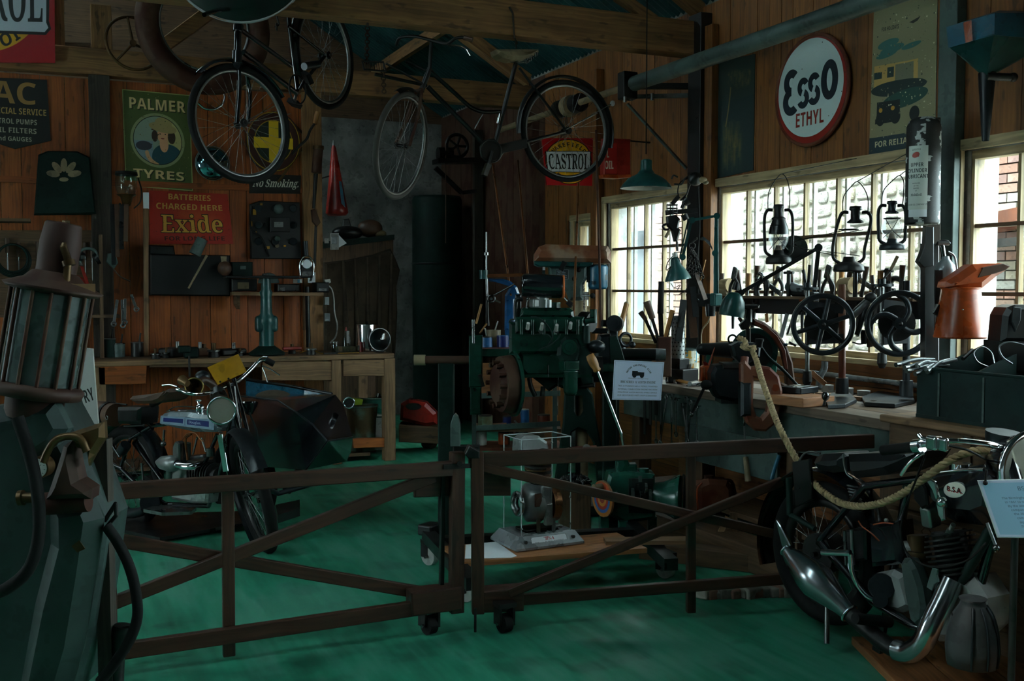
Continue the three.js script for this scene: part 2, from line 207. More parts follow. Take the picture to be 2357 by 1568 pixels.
// wall behind the partition and the end walls
{ const w = struct('wall_far'); part(w, 'plaster', m.plaster, bx(3.2, 3.5, 0.2, V(3.0, 1.75, ZFAR - 0.1))); part(w, 'boarding', m.benchDk, bx(9, 3.1, 0.18, V(0.1, 5.05, ZFAR - 0.1)), bx(5.8, 3.5, 0.18, V(-1.5, 1.75, ZFAR - 0.1))); }
{   // left wall with one added window, out of view, to light the room
  const wl = struct('wall_left'), g = [], LW = [[-6.9, -5.5]]; let z = -12.2; const sl = (a, b, y0, y1) => g.push(bx(0.2, y1 - y0, b - a, V(XL - 0.1, (y0 + y1) / 2, (a + b) / 2)));
  for (const [a, b] of LW) { sl(z, a, 0, EAVE + 0.05); sl(a, b, 0, 1.1); sl(a, b, 2.3, EAVE + 0.05); z = b; } sl(z, 2.8, 0, EAVE + 0.05); part(wl, 'masonry', m.plaster, g);
  LW.forEach(([a, b], k) => { const w = struct('window_' + (k + 6)); part(w, 'pane', m.glass, bx(0.003, 1.2, b - a, V(XL - 0.1, 1.7, (a + b) / 2))); for (let i = 0; i <= 4; i++) part(w, 'mullion', m.cream, bx(0.06, 1.2, 0.04, V(XL - 0.1, 1.7, a + (b - a) * i / 4))); part(w, 'glazing_bar', m.cream, bx(0.05, 0.03, b - a, V(XL - 0.1, 1.7, (a + b) / 2))); });
}
{
  const wf = struct('wall_front');
  part(wf, 'masonry', m.plaster, bx(9, 6.6, 0.2, V(0.1, 3.3, ZF + 0.1)));
}
// roof: corrugated sheets on rafters and purlins
{
  const rf = struct('ceiling'), n = 17;
  for (let i = 0; i < n; i++) for (const s of [1, -1]) {
    const z0 = -12.2 + i * 0.89, len = 5.6, cols = 96, pos = [], idx = [];
    for (let k = 0; k <= cols; k++) for (const e of [0, 1]) { const z = z0 + 0.93 * k / cols, up = Math.cos(k / cols * 0.93 / 0.076 * 6.2832) * 0.011 + (i % 2) * 0.004, x = RIDGE + s * (e ? 4.75 : 0); pos.push(x, roofY(RIDGE) - Math.abs(x - RIDGE) * PITCHR + 0.06 + up, z); }
    for (let k = 0; k < cols; k++) idx.push(k * 2, k * 2 + 1, k * 2 + 2, k * 2 + 1, k * 2 + 3, k * 2 + 2);
    const g = new THREE.BufferGeometry(); g.setAttribute('position', new THREE.Float32BufferAttribute(pos, 3)); g.setIndex(idx); g.computeVertexNormals(); const lit = s < 0 && (i === 2 || i === 10); part(rf, lit ? 'added_roof_light' : 'roof_sheet', lit ? m.addedRoofLight : m.roof, muv(g, 0.6));  // two translucent sheets out of view, added to let in more daylight
  }
  part(rf, 'ridge_cap', m.roof, bx(0.5, 0.04, 15.2, V(RIDGE, roofY(RIDGE) + 0.05, -4.7)));
  for (const z of [-6.5, -9.5]) for (const s of [1, -1]) part(rf, 'rafter', m.beam, bar(V(RIDGE, roofY(RIDGE) - 0.05, z), V(RIDGE + s * 4.35, EAVE - 0.03, z), 0.14, 0.07, V(0, 0, 1)));
  for (const t of [0.2, 0.5, 0.8]) for (const s of [1, -1]) part(rf, 'purlin', m.beam, bx(0.06, 0.12, 14.8, V(RIDGE + s * 4.3 * t, roofY(RIDGE) - 4.3 * t * PITCHR - 0.02, -4.7)));
  part(rf, 'rafter', m.beam, bar(ZP(-6.5).at(1420, -10), ZP(-6.5).at(1505, 48), 0.07, 0.06, V(0, 0, 1)), bar(ZP(-7.6).at(1060, 70), ZP(-7.6).at(1215, 185), 0.09, 0.06, V(0, 0, 1)));
  for (const z of [-6.5, -9.5]) part(rf, 'king_post', m.beam, bx(0.12, 2.5, 0.1, V(RIDGE, 4.7, z)));
}
// frame timbers over the partition, left
{
  const pl = ZP(ZB + 0.06);
  struct('trim_5', m.beam, po(pl, [[208, 8], [256, 12], [260, 160], [212, 158]], 0.1, 0, 0.005));
  struct('trim_6', m.benchDk, po(pl, [[-10, 92], [208, 98], [208, 142], [-10, 140]], 0.08, -0.02, 0.005));
  struct('trim_7', m.beam, po(pl, [[372, 88], [388, 116], [560, -8], [500, -8]], 0.08, -0.03, 0.005));
}

// ================================================================ OUTSIDE THE WINDOWS
{
  struct('ground', m.yard, bx(30, 0.2, 40, V(19.5, -0.15, -6)), bx(60, 0.2, 30, V(0, -0.15, 17.8)));
  const wall = struct('wall_outside'), XO = 7.1; let n = 0;
  part(wall, 'mortar', m.mortar, bx(0.4, 4.6, 4.0, V(XO + 0.215, 2.3, -8.6)));
  const shp = []; for (let i = 0; i < 6; i++) { const g = new THREE.SphereGeometry(0.5, 9, 6), P = g.attributes.position, f = (a) => Math.sign(a) * Math.pow(Math.abs(a) * 2, 0.45) / 2; for (let j = 0; j < P.count; j++) { const x = P.getX(j), y = P.getY(j), z = P.getZ(j); P.setXYZ(j, f(x), f(y) * (0.86 + 0.16 * hash(i, Math.round(x * 9) + Math.round(z * 7), 3)), f(z) * (0.88 + 0.13 * hash(i, Math.round(y * 9), 5))); } g.computeVertexNormals(); shp.push(muv(g)); }
  for (let y = 0.5; y < 3.3;) { const h = rnd(0.1, 0.17); for (let z = -10.6 + rnd(0, 0.1); z < -6.7;) { const w = rnd(0.15, 0.4), q = new THREE.Mesh(shp[n % 6], m.stone[(n * 3 + (n >> 3)) % 5]); q.name = 'stone'; q.scale.set(rnd(0.08, 0.13), h * rnd(0.86, 1.0), w - 0.014); q.position.set(XO + 0.03, y + h / 2, z + w / 2); q.rotation.x = rnd(-0.05, 0.05); wall.add(q); z += w; n++; } y += h; }
  const bw = struct('wall_brick'), bg = muv(new THREE.BoxGeometry(0.1, 0.066, 0.215)); part(bw, 'mortar', m.mortar, bx(0.3, 4, 1.2, V(7.3, 2, -6.0)));
  for (let r = 0; r < 28; r++) for (let c = 0; c < 5; c++) { const st = r % 7 > 3 && c < 3, q = new THREE.Mesh(bg, st ? m.stone[(r + c) % 5] : m.brick[hash(r, c, 4) * 3 | 0]); q.name = 'brick'; q.position.set(7.13 - hash(r, c, 8) * 0.012, 0.7 + r * 0.078, -6.46 + c * 0.228 + (r % 2) * 0.1); bw.add(q); }
  part(bw, 'post', m.paintO, bx(0.14, 4, 0.2, V(6.4, 2, -5.86))); part(bw, 'lean_to', m.rust, bar(V(6.9, 2.02, -6.3), V(6.9, 2.16, -5.0), 0.1, 0.5, V(1, 0, 0))); part(bw, 'gutter', m.dark, bar(V(6.62, 1.86, -6.3), V(6.62, 1.9, -5.0), 0.06, 0.08, V(1, 0, 0)));
  const bp = struct('wall_pier'); part(bp, 'mortar', m.mortar, bx(0.3, 4, 3, V(7.6, 2, -12.2)));
  for (let r = 0; r < 22; r++) for (let c = 0; c < 6; c++) { const q = new THREE.Mesh(bg, m.brick[hash(r, c, 9) * 3 | 0]); q.name = 'brick'; q.position.set(7.43, 0.85 + r * 0.078, -11.9 + c * 0.228 + (r % 2) * 0.1); bp.add(q); }
  part(bp, 'door', m.castB, bx(0.05, 2.3, 0.5, V(7.42, 1.15, -12.5)), bx(0.05, 2.3, 0.35, V(7.42, 1.15, -13.2))); part(bp, 'post', m.paintO, bx(0.2, 0.5, 0.4, V(7.0, 2.2, -12.75)));
}

// ================================================================ SIGNS
function pf(pl, pts, off) { const P = pts.map(([x, y]) => pl.to(pl.at(x, y, off))), sh = new THREE.ShapeGeometry(new THREE.Shape(P.map(([a, b]) => new THREE.Vector2(a, b)))), a = sh.attributes.position; const xs = P.map((p) => p[0]), ys = P.map((p) => p[1]), x0 = Math.min(...xs), x1 = Math.max(...xs), y0 = Math.min(...ys), y1 = Math.max(...ys); const uv = []; for (let i = 0; i < a.count; i++) uv.push((a.getX(i) - x0) / (x1 - x0), (a.getY(i) - y0) / (y1 - y0)); sh.setAttribute('uv', new THREE.Float32BufferAttribute(uv, 2)); return sh.toNonIndexed().applyMatrix4(basis(pl.u, pl.v, pl.n, pl.o.clone().addScaledVector(pl.n, off))); }
function sign(name, label, pl, pts, mt, edge, t = 0.012, off = 0.014, quad = true) { const T = thing(name, label, 'sign'); part(T, 'plate', edge, po(pl, pts, t, off)); const q = pts.map(([x, y]) => pl.at(x, y, off + 0.0012)); part(T, 'print', mt, quad ? qd(q[3], q[2], q[1], q[0]) : pf(pl, pts, off + 0.0012)); return T; }
function arcText(x, s, cx, cy_, r, a0, a1, flip) { const n = s.length; for (let i = 0; i < n; i++) { const a = a0 + (a1 - a0) * (n > 1 ? i / (n - 1) : 0.5); x.save(); x.translate(cx + r * Math.cos(a), cy_ + r * Math.sin(a)); x.rotate(flip ? a - Math.PI / 2 : a + Math.PI / 2); x.textAlign = 'center'; x.fillText(s[i], 0, 0); x.restore(); } }
const BW = ZP(ZB), RW = XP(XR);
const castrolM = cvs(512, 512, (x, w) => {
  x.fillStyle = '#b3141c'; x.fillRect(0, 0, w, w); x.fillStyle = '#101010'; x.beginPath(); x.arc(256, 256, 244, 0, 7); x.fill(); x.fillStyle = '#e2a514'; x.beginPath(); x.arc(256, 256, 236, 0, 7); x.fill();
  x.fillStyle = '#1a1712'; x.font = 'bold 62px sans-serif'; arcText(x, 'WAKEFIELD', 256, 272, 182, -2.45, -0.69); arcText(x, 'MOTOR OIL', 256, 236, 232, 2.35, 0.79, true);
  x.fillStyle = '#111'; x.beginPath(); x.moveTo(14, 152); x.lineTo(30, 140); x.lineTo(482, 140); x.lineTo(498, 152); x.lineTo(490, 170); x.lineTo(490, 340); x.lineTo(502, 362); x.lineTo(486, 374); x.lineTo(26, 374); x.lineTo(10, 362); x.lineTo(22, 340); x.lineTo(22, 170); x.fill();
  x.fillStyle = '#d6dde6'; x.fillRect(30, 148, 452, 218); x.fillStyle = '#121316'; fit(x, 'CASTROL', 256, 338, 430, 'bold $px serif', 230); speckle(x, w, w, 60, ['#8d1219', '#6b4a10', '#3a3a3a'], 2.5);
}, 0.3);
const castrolG = cvs(512, 512, (x, w) => {
  x.fillStyle = '#b3141c'; x.fillRect(0, 0, w, w); x.fillStyle = '#e2a514'; x.beginPath(); x.arc(256, 250, 226, 0, 7); x.fill(); x.fillStyle = '#1a1712'; x.font = 'bold 64px sans-serif'; arcText(x, 'MOTOR OIL', 256, 246, 222, 2.35, 0.79, true);
  x.fillStyle = '#111'; x.beginPath(); x.moveTo(16, 150); x.lineTo(496, 150); x.lineTo(490, 362); x.lineTo(498, 390); x.lineTo(478, 412); x.lineTo(26, 406); x.lineTo(12, 384); x.fill(); x.fillStyle = '#ccd3e0'; x.beginPath(); x.moveTo(24, 158); x.lineTo(484, 158); x.lineTo(480, 367); x.lineTo(488, 386); x.lineTo(474, 402); x.lineTo(32, 396); x.lineTo(22, 380); x.fill(); x.fillStyle = '#121316'; fit(x, 'CASTROL', 250, 366, 440, 'bold $px serif', 220);
}, 0.3);
sign('castrol_sign', 'large red enamel oil sign with white banner and yellow disc, above the black shield sign', BW, [[-205, -190], [124, -185], [127, 145], [-205, 142]], castrolG, m.red, 0.02, 0.16);
const ACp = [[-40, 177], [108, 184], [117, 324], [35, 343], [-40, 320]];
sign('service_sign', 'black enamel shield sign with cream lettering for pumps, filters and gauges', BW, ACp, cvs(512, 540, (x, w, h) => {
  x.fillStyle = '#15130f'; x.fillRect(0, 0, w, h); x.fillStyle = '#a3783c'; x.font = 'bold 260px sans-serif'; x.lineWidth = 14; x.strokeStyle = '#a3783c'; fit(x, 'AC', 246, 196, 340, 'bold $px sans-serif', 230); x.fillStyle = '#b99150'; fit(x, 'OFFICIAL SERVICE', 250, 276, 470, 'bold $px sans-serif', 66); x.fillStyle = '#a9a08a'; fit(x, 'PETROL PUMPS', 236, 350, 350, 'bold $px sans-serif', 54); fit(x, 'OIL FILTERS', 242, 418, 330, 'bold $px sans-serif', 54); fit(x, 'and GAUGES', 228, 480, 280, 'bold $px sans-serif', 46); speckle(x, w, h, 60, ['#3b2a18', '#0b0a08'], 3);
}), m.black, 0.008, 0.014, false);
sign('tyre_sign', 'green enamel tyre sign with a portrait of a lady in a hat', BW, [[281, 205], [437, 219], [444, 440], [289, 428]], cvs(520, 740, (x, w, h) => {
  x.fillStyle = '#4d5a2a'; x.fillRect(0, 0, w, h); x.strokeStyle = '#a3a468'; x.lineWidth = 14; x.strokeRect(0, 0, w, h); x.fillStyle = '#2a2616'; fit(x, 'PALMER', 268, 148, 440, 'bold $px sans-serif', 116); x.fillStyle = '#d9b985'; fit(x, 'PALMER', 260, 140, 440, 'bold $px sans-serif', 116); x.fillStyle = '#2a2616'; fit(x, 'TYRES', 268, 674, 400, 'bold $px sans-serif', 92); x.fillStyle = '#d9b985'; fit(x, 'TYRES', 260, 667, 400, 'bold $px sans-serif', 92);
  x.strokeStyle = '#8f9468'; x.lineWidth = 26; x.beginPath(); x.arc(258, 372, 196, 0, 7); x.stroke(); x.save(); x.beginPath(); x.arc(258, 372, 186, 0, 7); x.clip(); x.fillStyle = '#8b9a88'; x.fillRect(0, 150, w, 500); x.fillStyle = '#b8ad72'; x.fillRect(300, 150, 300, 420); x.fillStyle = '#7b9098'; x.fillRect(60, 380, 160, 200);
  x.fillStyle = '#234a52'; x.beginPath(); x.ellipse(330, 500, 120, 105, 0, 0, 7); x.fill(); x.fillStyle = '#d39a72'; x.beginPath(); x.ellipse(306, 400, 34, 60, 0, 0, 7); x.fill(); x.beginPath(); x.ellipse(300, 330, 46, 58, 0.1, 0, 7); x.fill(); x.fillStyle = '#3a2618'; x.beginPath(); x.ellipse(296, 318, 92, 60, 0.1, 3.4, 6.1); x.fill(); x.beginPath(); x.ellipse(366, 340, 30, 52, 0, 0, 7); x.fill(); x.beginPath(); x.ellipse(236, 340, 24, 44, 0, 0, 7); x.fill(); x.fillStyle = '#a58f5c'; x.beginPath(); x.ellipse(300, 272, 108, 38, 0.15, 0, 7); x.fill(); x.beginPath(); x.ellipse(306, 236, 66, 44, 0.1, 0, 7); x.fill(); x.fillStyle = '#7d2a1c'; x.beginPath(); x.ellipse(296, 356, 14, 5, 0, 0, 7); x.fill(); x.fillStyle = '#2b1c14'; for (const ex_ of [278, 318]) { x.beginPath(); x.arc(ex_, 322, 5, 0, 7); x.fill(); }
  x.strokeStyle = '#cf9a70'; x.lineWidth = 30; x.lineCap = 'round'; x.beginPath(); x.moveTo(250, 560); x.quadraticCurveTo(180, 530, 172, 470); x.stroke(); x.fillStyle = '#3c3a44'; x.beginPath(); x.ellipse(150, 420, 62, 36, 0, 0, 7); x.fill(); x.restore(); x.strokeStyle = '#1a1a12'; x.lineWidth = 5; x.beginPath(); x.arc(258, 372, 186, 0, 7); x.stroke(); speckle(x, w, h, 160, ['#343d1c', '#6d5a2e', '#898a5a'], 5);
}), m.brassDk);
sign('battery_sign', 'red enamel battery sign with yellow lettering under the tyre sign', BW, [[343, 438], [524, 447], [537, 562], [345, 562]], cvs(760, 480, (x, w, h) => {
  const g = x.createLinearGradient(0, 0, w, 0); x.fillStyle = '#a2200c'; x.fillRect(0, 0, w, h); for (let i = 0; i < 60; i++) { x.fillStyle = 'rgba(196,84,20,0.10)'; x.beginPath(); x.ellipse(430 + rnd(-190, 190), 260 + rnd(-110, 110), rnd(30, 120), rnd(20, 70), 0, 0, 7); x.fill(); }
  x.fillStyle = '#c79a48'; fit(x, 'BATTERIES', 385, 72, 420, 'bold $px sans-serif', 72); fit(x, 'CHARGED HERE', 380, 160, 640, 'bold $px sans-serif', 74); x.lineWidth = 14; x.strokeStyle = '#20120a'; x.font = 'bold 220px serif'; x.textAlign = 'center'; x.save(); x.translate(396, 370); x.scale(0.92, 1); x.strokeText('Exide', 0, 0); x.fillStyle = '#d09a38'; x.fillText('Exide', 0, 0); x.restore(); x.fillStyle = '#3c140a'; fit(x, 'FOR LONG LIFE', 410, 446, 560, 'bold $px sans-serif', 54); speckle(x, w, h, 120, ['#5e1408', '#2c100a'], 4);
}), m.red, 0.01, 0.016);
sign('no_smoking_sign', 'long black sign with white slanted words against smoking', BW, [[573, 400], [693, 404], [691, 446], [574, 445]], cvs(640, 230, (x, w, h) => { x.fillStyle = '#14120f'; x.fillRect(0, 0, w, h); x.fillStyle = '#d4cdbd'; x.transform(1, 0, -0.28, 1, 40, 0); fit(x, 'No Smoking.', 330, 150, 580, 'bold $px serif', 128); speckle(x, w, h, 30, ['#d4cdbd', '#2b2520'], 2); }), m.black, 0.015, 0.02);
{ // round dealer sign with a yellow cross and crossed arms
  const T = thing('cross_sign', 'round dark red sign with a yellow cross', 'sign'), pts = circ(629, 326, 62, 70, 36);
  part(T, 'plate', m.rustDk, po(BW, pts, 0.02, 0.03));
  part(T, 'print', cvs(512, 512, (x, w) => { x.fillStyle = '#3a1610'; x.fillRect(0, 0, w, w); x.strokeStyle = '#a88421'; x.lineWidth = 8; x.beginPath(); x.arc(256, 256, 246, 0, 7); x.stroke(); x.fillStyle = '#12211a'; x.beginPath(); x.arc(256, 256, 178, 0, 7); x.fill(); x.beginPath(); x.arc(256, 256, 178, 0, 7); x.stroke(); x.fillStyle = '#e2b51c'; x.fillRect(70, 222, 372, 92); x.fillRect(212, 84, 92, 348); }), pf(BW, pts, 0.0312));
  part(T, 'bracket', m.brassDk, bar(BW.at(640, 420, 0.02), BW.at(712, 318, 0.02), 0.02, 0.015, V(0, 0, 1)), bar(BW.at(640, 250, 0.02), BW.at(712, 322, 0.02), 0.02, 0.015, V(0, 0, 1)));
}
sign('castrol_sign', 'small red oil sign with yellow disc seen through the hanging bicycle wheel', ZP(-7.75), [[1247, 318], [1365, 318], [1363, 428], [1258, 426]], castrolM, m.red, 0.02, 0); { const pl = ZP(-7.75), T = things[things.length - 1]; for (const x of [1290, 1330]) part(T, 'hanger', m.iron, cy(pl.at(x, 322, -0.01), V(3.95, 3.03, -7.75), 0.003, 0.003, 5)); }
{ // red oil tin lamp box beside it
  const pl = ZP(-7.12), T = thing('oil_tin', 'red oil tin with pale letters hung on the board wall beside the small oil sign', 'tin');
  part(T, 'body', m.red, po(pl, [[1392, 318], [1452, 320], [1452, 402], [1420, 408], [1390, 406]], 0.07, 0, 0.006)); part(T, 'rim', m.orange, po(pl, [[1388, 402], [1453, 402], [1452, 408], [1420, 411], [1389, 409]], 0.07, 0.006)); part(T, 'hanger', m.iron, cy(pl.at(1420, 322, -0.03), V(XR - 0.02, pl.at(1420, 322).y, -7.15), 0.006));
  part(T, 'print', cvs(256, 320, (x, w, h) => { x.fillStyle = '#a11a17'; x.fillRect(0, 0, w, h); x.fillStyle = '#cfc6b8'; x.font = 'bold 120px sans-serif'; x.fillText('L', 20, 150); x.fillText('OIL', -20, 270); }), qd(pl.at(1394, 400, 0.002), pl.at(1420, 400, 0.002), pl.at(1420, 330, 0.002), pl.at(1394, 330, 0.002)));
}
{ // round fuel brand sign on the window wall
  const T = thing('esso_sign', 'large round white and red petrol brand sign on the board wall above the window', 'sign'), c = RW.at(1866, 208, 0.03), R = 0.335, pl = plane(c, V(-1, 0, 0)), ring = (r) => Array.from({ length: 48 }, (_, i) => [r * Math.cos(i / 48 * 6.2832), r * Math.sin(i / 48 * 6.2832)]);
  part(T, 'rim', m.rust, to(c.clone().add(V(0.005, 0, 0)), V(1, 0, 0), R, 0.013, 60, 8)); part(T, 'plate', m.red, ex(ring(R), 0.02, c, pl.u, pl.v));
  const g = new THREE.CircleGeometry(R - 0.004, 48); g.applyMatrix4(basis(pl.u, pl.v, pl.n, c.clone().add(V(-0.0015, 0, 0))));
  part(T, 'print', cvs(1024, 1024, (x, w) => {
    x.fillStyle = '#8e2116'; x.fillRect(0, 0, w, w); x.fillStyle = '#c3d3d1'; x.beginPath(); x.ellipse(500, 486, 470, 466, 0, 0, 7); x.fill(); x.strokeStyle = '#16242e'; x.lineCap = 'butt'; x.lineWidth = 82;
    x.beginPath(); x.ellipse(230, 392, 76, 88, 0, -0.75, Math.PI * 0.5, true); x.stroke(); x.beginPath(); x.ellipse(230, 576, 88, 96, 0, -Math.PI * 0.5, 0.8, true); x.stroke();
    const S = (cx, dy, k) => { x.beginPath(); x.ellipse(cx, dy - 66 * k, 62 * k, 70 * k, 0, -0.5, Math.PI * 0.62, true); x.stroke(); x.beginPath(); x.ellipse(cx, dy + 66 * k, 66 * k, 72 * k, 0, -Math.PI * 0.4, Math.PI * 0.86, false); x.stroke(); }; x.lineWidth = 62; S(404, 520, 0.86); S(562, 505, 0.9);
    x.lineWidth = 80; x.beginPath(); x.ellipse(778, 456, 78, 146, 0, 0, 7); x.stroke(); x.fillStyle = '#8c2318'; fit(x, 'ETHYL', 500, 842, 420, 'bold $px sans-serif', 188); speckle(x, w, w, 30, ['#3a332c', '#5a4a3c'], 7);
  }, 0.35), g);
}
sign('dark_poster', 'narrow dark faded poster on the board wall beside the timber post', RW, [[1652, 142], [1738, 124], [1734, 392], [1650, 411]], cvs(300, 760, (x, w, h) => { x.fillStyle = '#152c2b'; x.fillRect(0, 0, w, h); x.fillStyle = '#20302a'; x.fillRect(0, 0, w, 260); for (let i = 0; i < 160; i++) { x.fillStyle = ['rgba(150,120,50,0.10)', 'rgba(110,95,50,0.10)'][i % 2]; x.fillRect(rnd(40, 190), rnd(380, 640), rnd(6, 26), rnd(30, 130)); x.fillRect(rnd(80, 260), rnd(70, 170), rnd(6, 16), rnd(10, 40)); } x.strokeStyle = '#6d5e33'; x.lineWidth = 10; x.beginPath(); x.moveTo(110, 180); x.quadraticCurveTo(100, 300, 70, 430); x.stroke(); }, 0.6), m.dark, 0.006, 0.006);
sign('motoring_poster', 'tall faded motoring poster with a dark car before trees and houses', RW, [[2012, 12], [2158, -25], [2152, 335], [2000, 356]], cvs(460, 900, (x, w, h) => {
  x.fillStyle = '#8f8866'; x.fillRect(0, 0, w, h); x.fillStyle = '#2d2a22'; fit(x, 'FOR HOLIDAYS', 130, 170, 130, 'bold $px sans-serif', 34); x.beginPath(); x.moveTo(270, 150); x.lineTo(350, 128); x.lineTo(330, 150); x.lineTo(300, 160); x.fill(); x.fillStyle = '#3f6f68'; for (const [a, b, c, d] of [[120, 250, 80, 26], [150, 285, 90, 24], [110, 310, 80, 20], [290, 285, 70, 16]]) { x.beginPath(); x.ellipse(a, b, c, d, -0.15, 0, 7); x.fill(); }
  x.fillStyle = '#c9a25c'; x.fillRect(20, 370, 320, 150); x.fillStyle = '#7a7a62'; x.fillRect(180, 380, 130, 130); x.fillStyle = '#2b3d3a'; x.fillRect(120, 390, 50, 60); x.fillRect(20, 410, 60, 40); x.fillStyle = '#1f2f2c'; x.beginPath(); x.ellipse(200, 520, 200, 46, 0, 0, 7); x.fill(); x.fillStyle = '#244a40'; x.beginPath(); x.ellipse(250, 590, 160, 52, -0.12, 0, 7); x.fill(); x.fillStyle = '#111a18'; x.fillRect(50, 590, 170, 110); x.fillRect(40, 690, 150, 30); for (const a of [80, 190, 320]) { x.beginPath(); x.ellipse(a, 690, 34, 44, 0, 0, 7); x.fill(); } x.fillStyle = '#c88d34'; x.beginPath(); x.arc(80, 640, 14, 0, 7); x.arc(170, 636, 14, 0, 7); x.fill(); x.fillStyle = '#22343a'; x.fillRect(0, 800, w, 100); x.fillStyle = '#cbbd92'; fit(x, 'FOR RELIABILITY', 230, 862, 380, 'bold $px sans-serif', 50); speckle(x, w, h, 260, ['#7d7558', '#4c4f40', '#cfc59c'], 6);
}, 0.6), m.paper, 0.005, 0.006);

// ================================================================ ON THE SIGN WALL
{ const T = thing('pump_panel', 'dark pump casing panel with a pale scallop shell emblem', 'pump panel'), pts = [[88, 356], [110, 347], [178, 348], [207, 362], [221, 492], [78, 494]]; part(T, 'casing', m.grnDk, po(BW, pts, 0.14, 0.16, 0.012)); for (let i = -2; i <= 2; i++) { const a = i * 0.7, cx = 147 + Math.sin(a) * 25, cy0 = 404 - Math.cos(a) * 24; part(T, 'shell_petal', m.tan, po(BW, circ(0, 0, 7.6, 16, 12).map(([q, w]) => [cx + q * Math.cos(a) - w * Math.sin(a), cy0 + q * Math.sin(a) + w * Math.cos(a)]), 0.008, 0.168)); } part(T, 'shell_hinge', m.tan, po(BW, circ(147, 413, 11, 5, 10), 0.008, 0.168)); }
{ const T = thing('hanging_car_wheel', 'huge rusty brown old car tyre hanging over the sign wall', 'car wheel'), c = BW.at(470, 62, 0.5); part(T, 'tyre', m.rustDk, to(c, V(0.15, 0, 1), 0.46, 0.095, 48, 14)); part(T, 'rim_edge', m.steel, to(c.clone().add(V(0, 0, 0.03)), V(0.15, 0, 1), 0.365, 0.012, 48, 6)); }
{ const T = thing('steering_wheel', 'old bronze coloured steering wheel hanging beside the car tyre', 'steering wheel'), c = BW.at(306, 100, 0.4), n = V(0.25, 0.1, 1); part(T, 'rim', m.brassDk, to(c, n, 0.215, 0.012, 36, 8)); part(T, 'hub', m.brassDk, cy(c.clone().add(V(0, 0, -0.02)), c.clone().add(V(0, 0, 0.02)), 0.028)); for (const a of [1.75, 4.0, 5.9]) part(T, 'spoke', m.brassDk, cy(c, c.clone().add(V(Math.cos(a) * 0.21, Math.sin(a) * 0.21, 0)), 0.011, 0.009, 8)); }
{ const T = thing('convex_mirror', 'domed blue glass mirror on the board wall below the wheel', 'mirror'), c = BW.at(489, 376, 0.03), r = 38 * mp(c); part(T, 'dome', m.mirrorB, muv(new THREE.SphereGeometry(1, 28, 14, 0, 6.2832, 0, Math.PI / 2)).scale(r, r * 0.45, r).rotateX(Math.PI / 2).translate(c.x, c.y, c.z)); part(T, 'rim', m.steel, to(c, V(0, 0, 1), r, 0.006, 36, 6)); }
{ const T = thing('horn_ring', 'bright curved steel half ring on the board wall', 'ring'); part(T, 'ring', m.chrome, tb([[513, 208], [517, 224], [510, 242], [492, 252], [472, 250], [456, 238]].map(([x, y]) => BW.at(x, y, 0.03)), 0.012, 30)); part(T, 'peg', m.iron, cy(BW.at(515, 210, 0.045), BW.at(515, 210, 0), 0.006)); }
{ // instrument board
  const T = thing('instrument_board', 'black instrument board crowded with dials, fuses and knobs', 'instrument board'); part(T, 'board', m.black, po(BW, [[576, 470], [600, 462], [690, 466], [694, 596], [578, 596]], 0.06, 0.07, 0.006)); const pl = ZP(ZB + 0.07);
  part(T, 'box', m.black, po(pl, [[622, 500], [668, 500], [668, 534], [622, 534]], 0.05, 0.05, 0.004)); part(T, 'dome', m.greyGrn, ball(pl.at(641, 481, 0.02), 0.046, 0.046, 0.03)); part(T, 'knob', m.greyGrn, ball(pl.at(639, 549, 0.03), 0.028, 0.026, 0.025)); part(T, 'plate', m.steel, po(pl, [[631, 511], [652, 511], [652, 523], [631, 523]], 0.004, 0.056)); part(T, 'socket', m.tan, cy(pl.at(638, 566, 0.03), pl.at(638, 566, 0), 0.018)); part(T, 'button', m.tan, ball(pl.at(676, 512, 0.01), 0.018, 0.008, 0.01));
  for (const [x, y, w, h] of [[602, 470, 6, 5], [586, 488, 8, 13], [578, 515, 6, 12], [590, 535, 3, 5], [616, 570, 10, 6], [656, 566, 5, 4]]) part(T, 'fuse', m.yellow, po(pl, [[x - w / 2, y - h / 2], [x + w / 2, y - h / 2], [x + w / 2, y + h / 2], [x - w / 2, y + h / 2]], 0.02, 0.022, 0.002)); for (let i = 0; i < 9; i++) part(T, 'dial', m.castB, cy(pl.at(595 + (i % 3) * 40, 480 + (i / 3 | 0) * 38, 0.03), pl.at(595 + (i % 3) * 40, 480 + (i / 3 | 0) * 38, 0), 0.03, 0.035, 12)); part(T, 'cable', m.rub, tb([[580, 475], [576, 495], [580, 530], [600, 545], [620, 590]].map(([x, y]) => pl.at(x, y, 0.03)), 0.008));
}
{ const T = thing('carpenter_brace', 'old hand brace drill hanging on the pale post', 'brace'), pl = ZP(ZB + 0.1); part(T, 'handle', m.handle, tb([[732, 258], [728, 270], [724, 285]].map(([x, y]) => pl.at(x, y, 0.03)), 0.025)); part(T, 'crank', m.iron, tb([[724, 285], [714, 300], [706, 320], [690, 335], [672, 355]].map(([x, y]) => pl.at(x, y, 0.03)), 0.012)); }
{ const T = thing('grease_gun', 'rusty barrel grease gun hanging on the pale post', 'grease gun'), pl = ZP(ZB + 0.1), f = (x, y) => pl.at(x, y, 0.04); part(T, 'barrel', m.rustDk, cy(f(733, 338), f(728, 398), 0.042, 0.045)); part(T, 'collar', m.brassDk, cy(f(733, 336), f(733, 344), 0.05)); part(T, 'nozzle', m.iron, cy(f(727, 400), f(722, 480), 0.02, 0.014)); part(T, 'foot', m.rustDk, po(pl, [[717, 483], [726, 480], [738, 512], [730, 522], [720, 510]], 0.04, 0.06, 0.004)); part(T, 'rod', m.iron, cy(f(727, 520), f(724, 612), 0.012)); }
